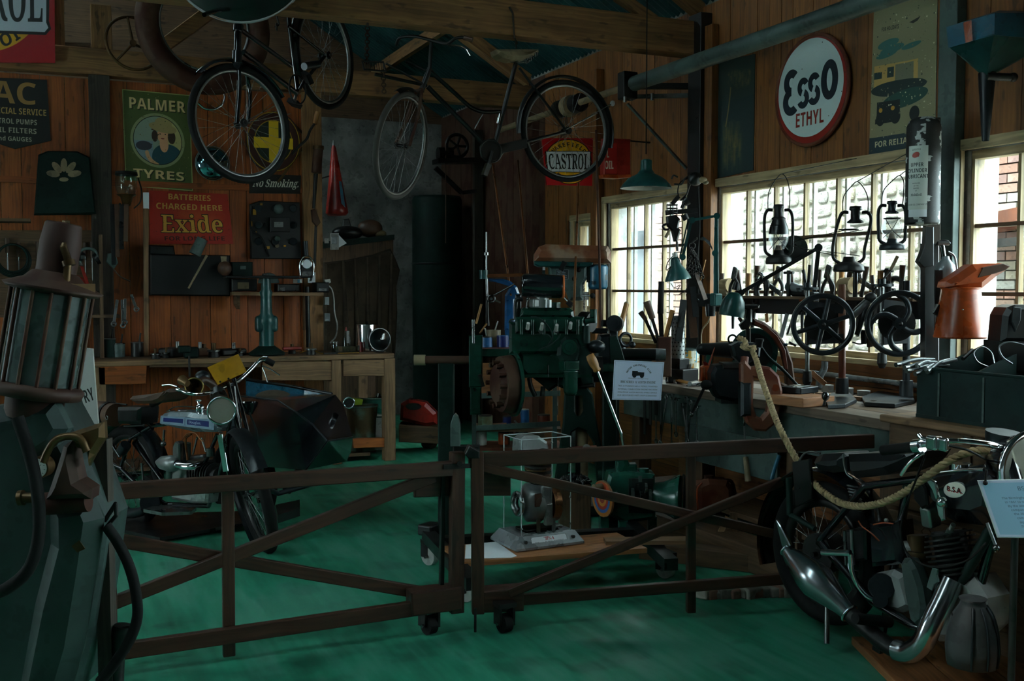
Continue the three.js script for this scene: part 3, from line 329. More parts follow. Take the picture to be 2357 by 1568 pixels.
{ const T = thing('fire_extinguisher', 'red conical fire extinguisher with a blue label, hung point upwards', 'extinguisher'), pl = ZP(ZB - 0.1), a = pl.at(768, 335), b = pl.at(776, 498), ax = a.clone().sub(b), L = ax.length(); ax.normalize(); part(T, 'cone', m.red, la([[0.0, 0], [0.08, 0.005], [0.105, 0.03], [0.1, 0.07], [0.02, L - 0.02], [0.012, L]], b, ax, 28)); part(T, 'nozzle', m.steel, cy(a, a.clone().addScaledVector(ax, 0.05), 0.012, 0.004)); part(T, 'label', m.blueM, po(pl, [[780, 416], [786, 418], [795, 478], [786, 468]], 0.004, 0.1)); part(T, 'hook', m.iron, cy(pl.at(738, 411, 0), pl.at(770, 402, 0), 0.006)); }
{ const T = thing('test_meter', 'chrome looped clamp meter with a pale round dial', 'meter'), pl = ZP(ZB + 0.1), c = pl.at(706, 608, 0.05); part(T, 'body', m.black, po(pl, [[692, 640], [692, 608], [699, 594], [713, 594], [720, 608], [720, 640]], 0.05, 0.05, 0.008)); part(T, 'loop', m.chrome, tb([[691, 634], [690, 606], [698, 592], [706, 589], [714, 592], [722, 606], [721, 634]].map(([x, y]) => pl.at(x, y, 0.055)), 0.006, 30)); part(T, 'bezel', m.chrome, to(c.clone().add(V(0, 0, 0.003)), V(0, 0, 1), 0.044, 0.005, 24, 6)); part(T, 'dial', m.paper, cy(c.clone().add(V(0, 0, 0.003)), c, 0.042)); part(T, 'plate', m.steel, po(pl, [[694, 625], [718, 625], [718, 636], [694, 636]], 0.006, 0.056)); part(T, 'handle', m.castB, cy(pl.at(703, 555, 0.04), pl.at(705, 590, 0.04), 0.022)); }
{ const T = thing('wall_socket', 'white double wall socket with grey plug', 'socket'), pl = ZP(ZB - 0.2); part(T, 'plate', m.white, po(pl, [[762, 537], [780, 537], [780, 575], [762, 575]], 0.03, 0, 0.003)); part(T, 'plug', m.silver, po(pl, [[764, 545], [776, 545], [776, 562], [764, 562]], 0.03, 0.03, 0.004)); part(T, 'backing', m.paper, po(pl, [[780, 541], [798, 560], [780, 570]], 0.004, -0.02)); part(T, 'switch', m.white, po(pl, [[748, 549], [757, 549], [757, 560], [748, 560]], 0.02, 0.02, 0.003)); }
{ const T = thing('small_meter', 'small white electricity card beside the clamp meter', 'card'), pl = ZP(ZB + 0.06); part(T, 'card', m.paper, po(pl, [[709, 626], [726, 627], [726, 652], [709, 651]], 0.006, 0.005)); part(T, 'mark', m.black, po(pl, [[714, 640], [720, 636], [718, 646], [712, 648]], 0.002, 0.008)); }

// ================================================================ HANGING BICYCLES
function wheel(T, c, n, R, o = {}) {
  const { tw = 0.018, rim = m.rimD, tyre = m.rub, ns = 32, hubW = 0.05, hub = m.iron, sr = 0.0011, sm = m.steel } = o; n = n.clone().normalize();
  const x = (Math.abs(n.y) < 0.9 ? V(0, 1, 0) : V(1, 0, 0)).cross(n).normalize(), y = n.clone().cross(x);
  const w = part(T, 'wheel_rim', rim, to(c, n, R - tw * 2.1, tw * 0.62, 48, 6)); part(w, 'tyre', tyre, to(c, n, R - tw, tw, 56, 10));
  part(w, 'hub', hub, cy(c.clone().addScaledVector(n, hubW), c.clone().addScaledVector(n, -hubW), 0.012), cy(c.clone().addScaledVector(n, hubW * 0.7), c.clone().addScaledVector(n, hubW * 0.55), 0.026), cy(c.clone().addScaledVector(n, -hubW * 0.7), c.clone().addScaledVector(n, -hubW * 0.55), 0.026));
  const g = []; for (let i = 0; i < ns; i++) { const a = i / ns * 6.2832, b = a + (i % 4 < 2 ? 0.9 : -0.9), s = (i % 2 ? 1 : -1) * hubW * 0.62; g.push(cy(c.clone().addScaledVector(x, Math.cos(b) * 0.024).addScaledVector(y, Math.sin(b) * 0.024).addScaledVector(n, s), c.clone().addScaledVector(x, Math.cos(a) * (R - tw * 2.4)).addScaledVector(y, Math.sin(a) * (R - tw * 2.4)), sr, sr, 4, true)); }
  part(w, 'spokes', sm, g).userData.kind = 'stuff'; return w;
}
function guard(c, n, R, a0, a1, w = 0.06, t = 0.002) {   // curved mudguard strip; angles in the wheel's plane, x to the right
  n = n.clone().normalize(); const x = V(0, 1, 0).cross(n).normalize(), y = n.clone().cross(x), pos = [], idx = [], N = 26, K = 6;
  for (let i = 0; i <= N; i++) for (let k = 0; k <= K; k++) { const a = a0 + (a1 - a0) * i / N, e = (k / K - 0.5) * 2, r = R - 0.018 * e * e; pos.push(...c.clone().addScaledVector(x, Math.cos(a) * r).addScaledVector(y, Math.sin(a) * r).addScaledVector(n, e * w / 2).toArray()); }
  for (let i = 0; i < N; i++) for (let k = 0; k < K; k++) { const q = i * (K + 1) + k; idx.push(q, q + 1, q + K + 1, q + 1, q + K + 2, q + K + 1); }
  const g = new THREE.BufferGeometry(); g.setAttribute('position', new THREE.Float32BufferAttribute(pos, 3)); g.setIndex(idx); g.computeVertexNormals(); return muv(g);
}
{
  const pl = ZP(-6.5), P = (x, y, o = 0) => pl.at(x, y, o), T = thing('bicycle', 'old dark step-through bicycle with leather saddle hung lengthwise along the beam', 'bicycle'), nR = V(0.04, 0, 1), nF = V(0.69, -0.19, 0.69), rearC = P(1303, 302), frontC = P(924, 336);
  wheel(T, rearC, nR, 0.352); wheel(T, frontC, nF, 0.35, { tyre: M(0.05, 0.044, 0.038, 0.8) });
  const fr = part(T, 'frame', m.black, pipe([P(989, 158), P(982, 176), P(971, 205)], 0.019), tb([P(991, 164), P(1040, 208), P(1086, 248), P(1110, 257), P(1151, 257)], 0.014, 30), cy(P(984, 199), P(1130, 348), 0.016), cy(P(1187, 146), P(1135, 348), 0.015), [0.05, -0.05].flatMap((o) => [cy(P(1195, 156, o * 0.3), P(1301, 297, o), 0.009), cy(P(1135, 347, o * 0.4), P(1301, 303, o), 0.01)]));
  part(T, 'fork', m.rustDk, tb([P(971, 208, 0.03), P(963, 262, 0.05), P(943, 336, 0.05)], 0.011, 16), tb([P(958, 212, 0), P(932, 285, -0.02), P(911, 330, -0.02)], 0.011, 16), cy(P(975, 207, 0.03), P(955, 212, 0), 0.016));
  part(T, 'handlebar', m.iron, cy(P(989, 158), P(993, 96), 0.012), tb([P(912, 104, -0.25), P(920, 88, -0.2), P(955, 84, -0.1), P(990, 92, 0), P(1030, 100, 0.12), P(1050, 88, 0.2), P(1075, 86, 0.28)], 0.011, 40)); part(T, 'grip', m.leather, cy(P(1068, 87, 0.27), P(1088, 92, 0.3), 0.016)); part(T, 'brake_lever', m.chrome, tb([P(1032, 104, 0.12), P(1058, 106, 0.2), P(1072, 112, 0.25), P(1083, 128, 0.27)], 0.006, 20));
  const s = part(T, 'saddle', m.tan, po(pl, [[1145, 112], [1242, 112], [1243, 119], [1226, 130], [1206, 136], [1180, 137], [1160, 131], [1149, 123]], 0.15, 0.075, 0.02)); part(s, 'saddle_frame', m.steel, cy(P(1187, 146), P(1190, 132), 0.012), tb([P(1150, 122), P(1166, 138), P(1200, 144), P(1224, 138)], 0.005)); for (let i = 0; i < 3; i++) for (const o of [-0.05, 0.05]) part(s, 'spring', m.steel, to(P(1210 + i * 10, 142 - i * 8, o), V(1, 0.6, 0), 0.014, 0.004, 12, 5), to(P(1214 + i * 10, 139 - i * 8, o), V(1, 0.6, 0), 0.014, 0.004, 12, 5));
  part(T, 'chain_case', m.black, po(pl, [[1106, 338], [1116, 322], [1138, 318], [1150, 332], [1196, 322], [1214, 318], [1214, 340], [1160, 352], [1152, 366], [1130, 374], [1110, 362]], 0.03, 0.05, 0.005)); part(T, 'chainring', m.iron, to(P(1130, 348, 0.055), V(0, 0, 1), 0.075, 0.006, 28, 5)); part(T, 'crank', m.iron, cy(P(1133, 348, 0.06), P(1124, 380, 0.07), 0.009)); part(T, 'crank', m.iron, cy(P(1133, 348, -0.06), P(1142, 316, -0.07), 0.009)); part(T, 'pedal', m.steel, bar(P(1124, 378, 0.09), P(1114, 405, 0.09), 0.03, 0.05, V(0, 0, 1)));
  part(T, 'mudguard', m.black, guard(rearC, nR, 0.385, -0.25, 3.25)); part(T, 'mudguard', m.iron, guard(frontC, nF, 0.375, 1.0, 2.1, 0.05)); part(T, 'stay', m.steel, cy(P(1303, 298, 0.06), P(1406, 240, 0.03), 0.003), cy(P(1303, 298, -0.06), P(1404, 246, -0.03), 0.003)); part(T, 'reflector', m.white, ball(P(1410, 238, 0), 0.018, 0.02, 0.02));
  part(T, 'lamp_bracket', m.chrome, cy(P(1151, 262, 0.03), P(1147, 285, 0.03), 0.014), cy(P(1112, 262), P(1092, 296), 0.004));
  const rk = part(T, 'carrier', m.iron, pipe([P(834, 141, 0.1), P(882, 143, 0.1), P(888, 164, 0.1), P(838, 160, 0.1), P(834, 141, 0.1)], 0.006), pipe([P(834, 141, -0.12), P(882, 143, -0.12), P(888, 164, -0.12), P(838, 160, -0.12), P(834, 141, -0.12)], 0.006), cy(P(834, 141, 0.1), P(834, 141, -0.12), 0.006), cy(P(888, 164, 0.1), P(888, 164, -0.12), 0.006)); const wires = []; for (let i = 0; i < 10; i++) wires.push(cy(P(836 + i * 5, 142, 0.1), P(838 + i * 5, 161, -0.12), 0.0025, 0.0025, 5)); part(rk, 'wires', m.iron, wires).userData.kind = 'stuff';
  part(T, 'carrier_strut', m.iron, cy(P(888, 146, 0.08), P(972, 192, 0.02), 0.007), cy(P(935, 142, -0.05), P(985, 165, 0), 0.009), cy(P(863, 171, 0), P(982, 197, 0), 0.011));
}
{ const P = (x, y) => ZP(-6.5).at(x, y), T = thing('hanging_chain', 'rusty chain and rope holding up the bicycle carrier', 'chain'); part(T, 'rope', m.post, cy(P(848, -20), P(846, 62), 0.007)); part(T, 'links', m.rustDk, chainG(P(846, 62), P(844, 146), 0.014, 0.004)).userData.kind = 'stuff'; part(T, 'loose_end', m.rustDk, chainG(P(882, 162), P(884, 214), 0.014, 0.004)).userData.kind = 'stuff'; }
{ const P = (x, y, o) => ZP(-6.5).at(x, y, o), T = thing('tie_strap', 'dark strap looped around the near beam above the saddle', 'strap'); part(T, 'loop', m.post, pipe([P(1172, 16, 0.09), P(1180, 30, 0.09), P(1184, 86, 0.085), P(1186, 90, -0.09), P(1190, 100, 0)], 0.006)); part(T, 'cord', m.post, cy(P(1186, 88, 0), P(1190, 132, 0), 0.004)); }
{
  const A = V(1.03, 0, -6.29), B = V(1.68, 0, -6.91), pl = VP(A, B), P = (x, y, o = 0) => pl.at(x, y, o), T = thing('bicycle', 'old black gents bicycle hung nose down from the beam in front of the signs', 'bicycle'), nR = pl.n, nF = V(0.438, 0.075, 0.899), cF = P(554, 285), cR = P(747, 128);
  wheel(T, cF, nF, 0.353, { tw: 0.021 }); wheel(T, cR, nR, 0.353, { tw: 0.021 });
  part(T, 'frame', m.blackG, pipe([P(549, 52), P(545, 152)], 0.022), cy(P(551, 66), P(669, 151), 0.015), cy(P(560, 120), P(682, 214), 0.017), cy(P(664, 40), P(685, 208), 0.016), [0.055, -0.055].flatMap((o) => [cy(P(664, 60, o * 0.3), P(747, 126, o), 0.009), cy(P(685, 206, o * 0.4), P(747, 130, o), 0.011)]));
  part(T, 'fork', m.blackG, tb([P(549, 150, 0.06), P(551, 200, 0.075), P(545, 284, 0.07)], 0.013, 18), tb([P(562, 150, -0.06), P(575, 215, -0.07), P(570, 284, -0.06)], 0.013, 18), cy(P(545, 150, 0.07), P(566, 150, -0.07), 0.02));
  part(T, 'mudguard', m.blackG, guard(cF, nF, 0.385, 0.55, 2.4)); part(T, 'mudguard', m.blackG, guard(cR, nR, 0.385, 1.2, 3.7)); part(T, 'head_lug', m.blackG, cy(P(549, 58), P(548, 72), 0.03)); part(T, 'lower_lug', m.blackG, cy(P(546, 118), P(545, 150), 0.028)); part(T, 'crank', m.steel, cy(P(690, 206, 0.07), P(703, 180, 0.08), 0.01)); part(T, 'crank', m.steel, cy(P(685, 206, -0.07), P(677, 235, -0.08), 0.01)); part(T, 'pedal', m.rub, bar(P(703, 168, 0.12), P(712, 190, 0.12), 0.03, 0.08, V(0, 0, 1))); part(T, 'pedal', m.rub, bar(P(672, 232, -0.12), P(684, 244, -0.12), 0.03, 0.08, V(0, 0, 1))); part(T, 'chainring', m.iron, to(P(685, 206, 0.06), nR, 0.09, 0.006, 28, 5)); part(T, 'pump', m.castB, cy(P(700, 153, 0.09), P(732, 148, 0.09), 0.024)); part(T, 'handlebar', m.blackG, cy(P(549, 52), P(550, 20), 0.013), tb([P(470, 34, 0.3), P(500, 24, 0.22), P(550, 22, 0), P(590, 30, -0.22), P(615, 42, -0.3)], 0.012, 30)); part(T, 'stay', m.steel, cy(cF, P(640, 240), 0.0025), cy(cF, P(668, 262), 0.0025));
  const h = thing('hanging_hook', 'iron hook and rope holding the black gents bicycle to the beam', 'hook'); part(h, 'hook', m.iron, tb([P(640, 0), P(638, 40), P(642, 56), P(634, 62)], 0.006)); part(h, 'rope', m.post, cy(P(662, 0), P(664, 44), 0.006)); part(h, 'shackle', m.iron, to(P(637, 62), V(1, 0, 0.3), 0.02, 0.006, 16, 6));
}
{ const c = AT(545, -134, 5.75), T = thing('round_tray', 'big round dark tray with a chipped pale rim hung at the beam', 'tray'), n = FWD.clone().negate().add(V(0, -0.25, 0)).normalize(); part(T, 'disc', m.black, la([[0.0, 0.09], [0.2, 0.08], [0.38, 0.03], [0.425, 0]], c, n, 48)); part(T, 'rim', M(0.3, 0.32, 0.34, 0.6, 0, { map: TX.rust }), to(c, n, 0.425, 0.008, 60, 6)); }

// ================================================================ GATES
const rail = (pl, a, b, w = 0.066, t = 0.035, off = 0) => bar(pl.at(a[0], a[1], off), pl.at(b[0], b[1], off), w, t, pl.n, 0.005);
const GL = AT(240, 658, 4.05), GM = AT(1075, 658, 4.62), GR = AT(2000, 658, 4.87), gateL = VP(GL, GM), gateR = VP(GM, GR);
function caster(T, c, r, dir, white, top) { const k = part(T, 'caster', m.iron, bx(0.012, r * 1.9, 0.05, c.clone().add(V(dir.z * 0.03, r * 0.8, dir.x * 0.03)), [0, Math.atan2(dir.x, dir.z), 0]), bx(0.012, r * 1.9, 0.05, c.clone().add(V(-dir.z * 0.03, r * 0.8, -dir.x * 0.03)), [0, Math.atan2(dir.x, dir.z), 0]), bx(0.085, 0.02, 0.085, c.clone().setY(top - 0.01)), cy(c.clone().setY(top - 0.02), c.clone().setY(c.y + r * 1.6), 0.025)); part(k, 'wheel', white ? m.white : m.rub, cy(c.clone().add(V(dir.z * 0.02, 0, -dir.x * 0.02)), c.clone().add(V(-dir.z * 0.02, 0, dir.x * 0.02)), r, r, 24)); part(k, 'axle', m.steel, cy(c.clone().add(V(dir.z * 0.042, 0, -dir.x * 0.042)), c.clone().add(V(-dir.z * 0.042, 0, dir.x * 0.042)), 0.008)); return k; }
{
  const T = thing('timber_gate', 'dark stained timber gate with crossed braces before the sidecar motorcycle', 'gate'), L = gateL;
  part(T, 'top_rail', m.gate, rail(L, [236, 1133], [1040, 1078])); part(T, 'bottom_rail', m.gate, rail(L, [258, 1502], [1010, 1392])); part(T, 'stile', m.gate, rail(L, [524, 1118], [527, 1510], 0.05, 0.035, -0.036)); part(T, 'brace', m.gate, rail(L, [244, 1395], [1000, 1096], 0.055, 0.03, -0.036)); part(T, 'brace', m.gate, rail(L, [250, 1240], [990, 1368], 0.055, 0.03, -0.07));
  part(T, 'meeting_stile', m.gate, rail(L, [1052, 1040], [1050, 1410], 0.062, 0.05, -0.01)); part(T, 'edge_strip', m.black, rail(L, [1019, 1080], [1016, 1360], 0.02, 0.03, -0.05)); part(T, 'corner_board', m.gate, po(L, [[953, 1090], [1050, 1086], [1048, 1142], [955, 1146]], 0.025, -0.05, 0.004)); part(T, 'foot_block', m.gate, po(L, [[947, 1366], [1064, 1352], [1064, 1405], [950, 1420]], 0.1, 0.03, 0.006)); part(T, 'latch', m.iron, bar(L.at(1020, 1075, 0.02), L.at(1090, 1072, 0.02), 0.02, 0.01, L.n), cy(L.at(1058, 1068, 0.04), L.at(1058, 1068, -0.02), 0.012));
  part(T, 'hinge_stile', m.gate, rail(L, [250, 1120], [256, 1520], 0.05, 0.04, -0.03)); const w = FP(0.042).at(988, 1438); caster(T, w, 0.042, V(0.3, 0, 1).normalize(), false, 0.135);
}
{
  const T = thing('timber_gate', 'dark stained timber gate with crossed braces before the cutaway engine', 'gate'), L = gateR;
  part(T, 'top_rail', m.gate, rail(L, [1078, 1060], [2010, 1015])); part(T, 'bottom_rail', m.gate, rail(L, [1150, 1384], [1870, 1327], 0.05)); part(T, 'stile', m.gate, rail(L, [1590, 1050], [1590, 1410], 0.042, 0.035, -0.036)); part(T, 'brace', m.gate, rail(L, [1170, 1366], [1800, 1108], 0.042, 0.03, 0.034)); part(T, 'brace', m.gate, rail(L, [1100, 1072], [1830, 1240], 0.042, 0.03, 0.004));
  part(T, 'meeting_stile', m.gate, rail(L, [1098, 1040], [1100, 1412], 0.055, 0.05, 0.005)); part(T, 'corner_board', m.gate, po(L, [[1104, 1076], [1176, 1084], [1176, 1142], [1106, 1142]], 0.02, -0.05, 0.004)); part(T, 'foot_block', m.gate, po(L, [[1112, 1362], [1206, 1355], [1206, 1408], [1114, 1412]], 0.1, 0.03, 0.006)); part(T, 'drop_bolt', m.iron, cy(L.at(1094, 1400, 0.05), L.at(1094, 1455, 0.05), 0.006)); part(T, 'latch_block', m.black, po(L, [[1070, 1046], [1080, 1026], [1104, 1040], [1104, 1056], [1078, 1056]], 0.06, 0.06, 0.004));
  const w = FP(0.042).at(1161, 1434); caster(T, w, 0.042, V(0.2, 0, 1).normalize(), false, 0.14);
}

// ================================================================ HAND PETROL PUMP, LEFT FOREGROUND
{
  const D = 3.3, c = AT(95, 780, D), T = thing('petrol_pump', 'tall old petrol pump with a barred glass cylinder and green sheet metal body', 'petrol pump'), P = (x, y, d = D) => AT(x, y, d);
  const top = P(122, 668), bot = P(86, 890), ax = top.clone().sub(bot), L = ax.length(); ax.normalize(); const R = 0.122;
  part(T, 'glass_cylinder', m.pumpGlass, cy(bot, top, R * 0.93, R * 0.93, 40, true)); const [, ay, az] = frame(V(0, 0, 0), ax);
  for (let i = 0; i < 14; i++) { const a = i / 14 * 6.2832 + 0.2, o = ay.clone().multiplyScalar(Math.cos(a) * R).addScaledVector(az, Math.sin(a) * R); part(T, 'guard_bar', m.rustDk, cy(bot.clone().add(o), top.clone().add(o), 0.006, 0.006, 8)); }
  part(T, 'inner_tube', m.copper, cy(bot, top, 0.018)); part(T, 'float_plate', m.tan, bar(P(128, 850), P(152, 806), 0.02, 0.003, FWD)); part(T, 'lower_ring', m.rustBk, la([[R - 0.02, -0.035], [R + 0.012, -0.03], [R + 0.02, -0.005], [R + 0.005, 0.01], [R - 0.01, 0.012]], bot, ax, 40)); part(T, 'upper_ring', m.rustBk, la([[R - 0.01, -0.01], [R + 0.016, -0.004], [R + 0.028, 0.008], [R - 0.03, 0.032], [0.07, 0.055], [0.055, 0.06]], top, ax, 40)); part(T, 'lug', m.brassDk, bar(top.clone().addScaledVector(FWD, -0.05).add(P(215, 690).sub(P(160, 690))), top.clone().add(P(215, 690).sub(P(122, 690)).multiplyScalar(1.02)), 0.02, 0.04, UP));
  part(T, 'head_housing', m.rustBk, la([[0.06, 0.0], [0.062, 0.1], [0.055, 0.16], [0.05, 0.165], [0, 0.168]], top.clone().addScaledVector(ax, 0.05), ax, 28)); part(T, 'vent_pipe', m.brassDk, pipe([P(152, 660, 3.25), P(157, 600, 3.25), P(146, 570, 3.25), P(150, 515, 3.3)], 0.012)); part(T, 'fitting', m.brassDk, cy(P(160, 612, 3.25), P(157, 600, 3.25), 0.02));
  part(T, 'lower_collar', m.rustBk, la([[R * 0.62, -0.08], [R * 0.7, -0.06], [R * 0.72, -0.02], [R * 0.8, 0]], bot.clone().addScaledVector(ax, -0.02), ax, 40));
  // body: flared sheet-metal shell in two upright panels
  const pl = DP(110, D - 0.05); part(T, 'body', m.pumpG, po(pl, [[-140, 960], [28, 930], [120, 932], [152, 990], [190, 1060], [238, 1200], [222, 1320], [198, 1480], [170, 1600], [-140, 1620]], 0.26, 0, 0.05)); part(T, 'body_front', m.pumpG, po(pl, [[100, 1164], [206, 1150], [226, 1200], [208, 1330], [180, 1500], [150, 1600], [30, 1600], [66, 1400], [102, 1260]], 0.1, 0.07, 0.045)); part(T, 'shoulder', m.pumpG, po(pl, [[20, 938], [118, 930], [148, 990], [120, 1030], [70, 1060], [40, 1000]], 0.1, 0.05, 0.03));
  const g = pl.at(86, 1078, 0.06), ge = part(T, 'gauge', m.brassDk, cy(g, g.clone().addScaledVector(FWD, 0.05), 0.034, 0.034, 28)); part(ge, 'gauge_face', cvs(128, 128, (x) => { x.fillStyle = '#c9cdc8'; x.fillRect(0, 0, 128, 128); x.strokeStyle = '#222'; x.lineWidth = 3; for (let i = 0; i < 9; i++) { const a = 2.4 + i * 0.58; x.beginPath(); x.moveTo(64 + 44 * Math.cos(a), 64 + 44 * Math.sin(a)); x.lineTo(64 + 54 * Math.cos(a), 64 + 54 * Math.sin(a)); x.stroke(); } x.beginPath(); x.moveTo(64, 64); x.lineTo(90, 40); x.stroke(); }), new THREE.CircleGeometry(0.03, 24).rotateY(YAW).translate(g.x - FWD.x * 0.002, g.y, g.z - FWD.z * 0.002));
  part(T, 'pump_casting', m.rustBk, po(pl, [[100, 1152], [112, 1118], [128, 1070], [140, 1030], [164, 1012], [166, 1062], [176, 1108], [206, 1128], [204, 1152]], 0.1, 0.13, 0.02)); part(T, 'casting_flange', m.rustDk, cy(pl.at(104, 1160, 0.08), pl.at(204, 1152, 0.08), 0.035)); part(T, 'outlet', m.brassDk, cy(pl.at(48, 1146, 0.08), pl.at(100, 1146, 0.08), 0.016), cy(pl.at(44, 1147, 0.08), pl.at(54, 1146, 0.08), 0.024)); part(T, 'pump_rocker', m.brassDk, po(pl, [[150, 1000], [236, 972], [238, 1010], [214, 1048], [200, 1075], [196, 1040], [168, 1030]], 0.05, 0.12, 0.015)); part(T, 'bracket_arm', m.brassDk, tb([[200, 1040], [185, 1010], [160, 1004], [130, 1012], [110, 1040], [100, 1064]].map(([x, y]) => pl.at(x, y, 0.13)), 0.012));
  part(T, 'rating_mark', m.brassDk, po(pl, [[164, 1258], [182, 1244], [196, 1264], [178, 1272]], 0.004, 0.074)); part(T, 'hose', m.rub, tb([[40, 960], [72, 1060], [88, 1150], [88, 1240], [66, 1310], [20, 1352], [-40, 1380]].map(([x, y]) => pl.at(x, y, 0.16)), 0.019, 50, 10)); part(T, 'hose', m.rub, tb([[244, 1210], [268, 1244], [296, 1300], [312, 1360], [316, 1420], [300, 1470], [262, 1530], [230, 1570]].map(([x, y]) => pl.at(x, y, 0.02)), 0.017, 50, 10)); part(T, 'hose_hook', m.iron, pipe([[244, 1215], [268, 1186], [266, 1160], [240, 1200]].map(([x, y]) => pl.at(x, y, 0.0)), 0.007)); part(T, 'side_post', m.post, bar(pl.at(236, 1010, -0.1), pl.at(250, 1600, -0.1), 0.045, 0.05, FWD)); part(T, 'side_valve', m.iron, cy(pl.at(284, 1440, -0.1), pl.at(276, 1500, -0.1), 0.03), bar(pl.at(256, 1450, -0.1), pl.at(310, 1444, -0.1), 0.02, 0.03, FWD), cy(pl.at(272, 1500, -0.1), pl.at(268, 1600, -0.1), 0.022));
}
{ // no entry board behind the pump
  const pl = DP(200, 4.2); sign('entry_sign', 'leaning white board with black capital letters behind the petrol pump', pl, [[188, 800], [213, 803], [226, 976], [150, 975]], cvs(256, 512, (x, w, h) => { x.fillStyle = '#b9b4b2'; x.fillRect(0, 0, w, h); x.fillStyle = '#171717'; x.save(); x.translate(20, 420); x.rotate(-0.32); fit(x, 'ENTRY', 120, 0, 220, 'bold $px sans-serif', 120); x.restore(); x.beginPath(); x.ellipse(30, 500, 60, 22, -0.5, 0, 7); x.fill(); }, 0.6), m.white, 0.01, 0, false); const q = DP(190, 4.25); solo('entry_pole', 'dark pole carrying the white entry board', 'pole', m.post, cy(q.at(196, 815, 0.02), q.at(196, 815, 0.02).setY(0), 0.016));
}

// ================================================================ BLACK SOLO MOTORCYCLE, RIGHT FOREGROUND
const RT = V(1, 0, 0).applyAxisAngle(UP, YAW), BK = FWD.clone().negate();
{
  const A = AT(1870, 658, 4.6), B = AT(2300, 658, 3.78), pl = VP(A, B), P = (x, y, o = 0) => pl.at(x, y, o), T = thing('motorcycle', 'black solo motorcycle with chrome silencer and oval tank badge beside the cabinet', 'motorcycle');
  const rc = P(1900, 1272, -0.02), w = wheel(T, rc, pl.n, 0.315, { tw: 0.042, rim: m.iron, ns: 36, hubW: 0.08, sr: 0.0018 }); part(w, 'brake_drum', m.iron, cy(rc.clone().addScaledVector(pl.n, 0.05), rc.clone().addScaledVector(pl.n, -0.05), 0.09));
  const fc = B.clone().add(B.clone().sub(A).setY(0).normalize().multiplyScalar(0.62)).setY(0.325); wheel(T, fc, pl.n, 0.325, { tw: 0.042, rim: m.chrome, ns: 36, hubW: 0.08, sr: 0.0018 });
  part(T, 'mudguard', m.blackG, guard(rc, pl.n, 0.385, 0.35, 3.5, 0.14)); part(T, 'mudguard', m.blackG, guard(fc, pl.n, 0.38, 0.5, 3.3, 0.13));
  part(T, 'frame', m.blackG, pipe([P(1885, 1246, 0.09), P(1990, 1120, 0.1), P(2100, 1105, 0.03), P(2280, 1075, 0)], 0.016), pipe([P(1885, 1246, 0.09), P(2010, 1385, 0.1), P(2100, 1440, 0.08), P(2225, 1470, 0.05), P(2290, 1215, 0.02)], 0.018), pipe([P(2090, 1110, 0), P(2040, 1420, 0)], 0.018), pipe([P(1885, 1246, -0.09), P(1990, 1120, -0.1), P(2100, 1105, -0.03)], 0.016));
  const s = part(T, 'saddle', m.leaBk, po(pl, [[1941, 1047], [1990, 1045], [2050, 1044], [2104, 1042], [2092, 1060], [2070, 1080], [2036, 1093], [1990, 1100], [1958, 1102], [1946, 1088]], 0.24, 0.12, 0.03)); part(s, 'piping', m.steel, tb([P(1941, 1046, 0.125), P(1943, 1070, 0.125), P(1950, 1092, 0.125), P(1962, 1102, 0.12)], 0.004)); for (const o of [0.08, -0.08]) part(s, 'spring', m.steel, Array.from({ length: 9 }, (_, i) => to(P(1962 + i * 2, 1120 + i * 7, o), V(0.2, 1, 0), 0.022, 0.004, 12, 5)));
  part(T, 'pillion_pad', m.leaBk, po(pl, [[1862, 1066], [1868, 1054], [1884, 1046], [1930, 1044], [1938, 1052], [1938, 1086], [1906, 1090], [1872, 1082]], 0.2, 0.1, 0.03)); part(T, 'grab_rail', m.steel, tb([P(1840, 1060, 0.02), P(1850, 1046, 0.02), P(1868, 1040, 0.02), P(1888, 1044, 0.02)], 0.005)); part(T, 'number_plate', m.black, po(pl, [[1822, 1064], [1862, 1056], [1868, 1150], [1830, 1168]], 0.02, 0.05, 0.004));
  const tk = part(T, 'fuel_tank', m.blackG, po(pl, [[2100, 1112], [2112, 1100], [2134, 1091], [2170, 1085], [2220, 1080], [2266, 1078], [2288, 1096], [2296, 1150], [2290, 1196], [2240, 1214], [2176, 1206], [2132, 1182], [2108, 1150]], 0.3, 0.15, 0.06)); part(tk, 'filler_cap', m.chrome, cy(P(2212, 1083, 0), P(2212, 1067, 0), 0.042)); part(tk, 'knee_pad', m.rub, po(pl, [[2098, 1112], [2116, 1106], [2130, 1124], [2134, 1164], [2120, 1172], [2102, 1150]], 0.02, 0.165, 0.006)); part(tk, 'chrome_strip', m.chrome, tb([P(2110, 1106, 0.11), P(2130, 1095, 0.1), P(2166, 1088, 0.1), P(2216, 1083, 0.1), P(2264, 1082, 0.1)], 0.006, 40));
  part(tk, 'badge', cvs(256, 200, (x, wd, h) => { x.fillStyle = '#e6e3d6'; x.fillRect(0, 0, wd, h); x.fillStyle = '#a3221c'; fit(x, 'B.S.A.', 134, 132, 190, 'bold $px sans-serif', 84); x.fillStyle = '#181818'; fit(x, 'B.S.A.', 126, 124, 190, 'bold $px sans-serif', 84); }, 0.25), pf(pl, circ(2197, 1128, 25, 18), 0.1525)); part(tk, 'badge_back', m.steel, po(pl, circ(2197, 1128, 25.6, 18.6), 0.012, 0.1515));
  part(T, 'hand_lever', m.chrome, po(pl, [[2132, 1108], [2142, 1104], [2152, 1110], [2158, 1140], [2164, 1152], [2172, 1166], [2174, 1196], [2166, 1200], [2158, 1186], [2152, 1150], [2144, 1128]], 0.015, 0.185, 0.004), ball(P(2168, 1156, 0.19), 0.02));
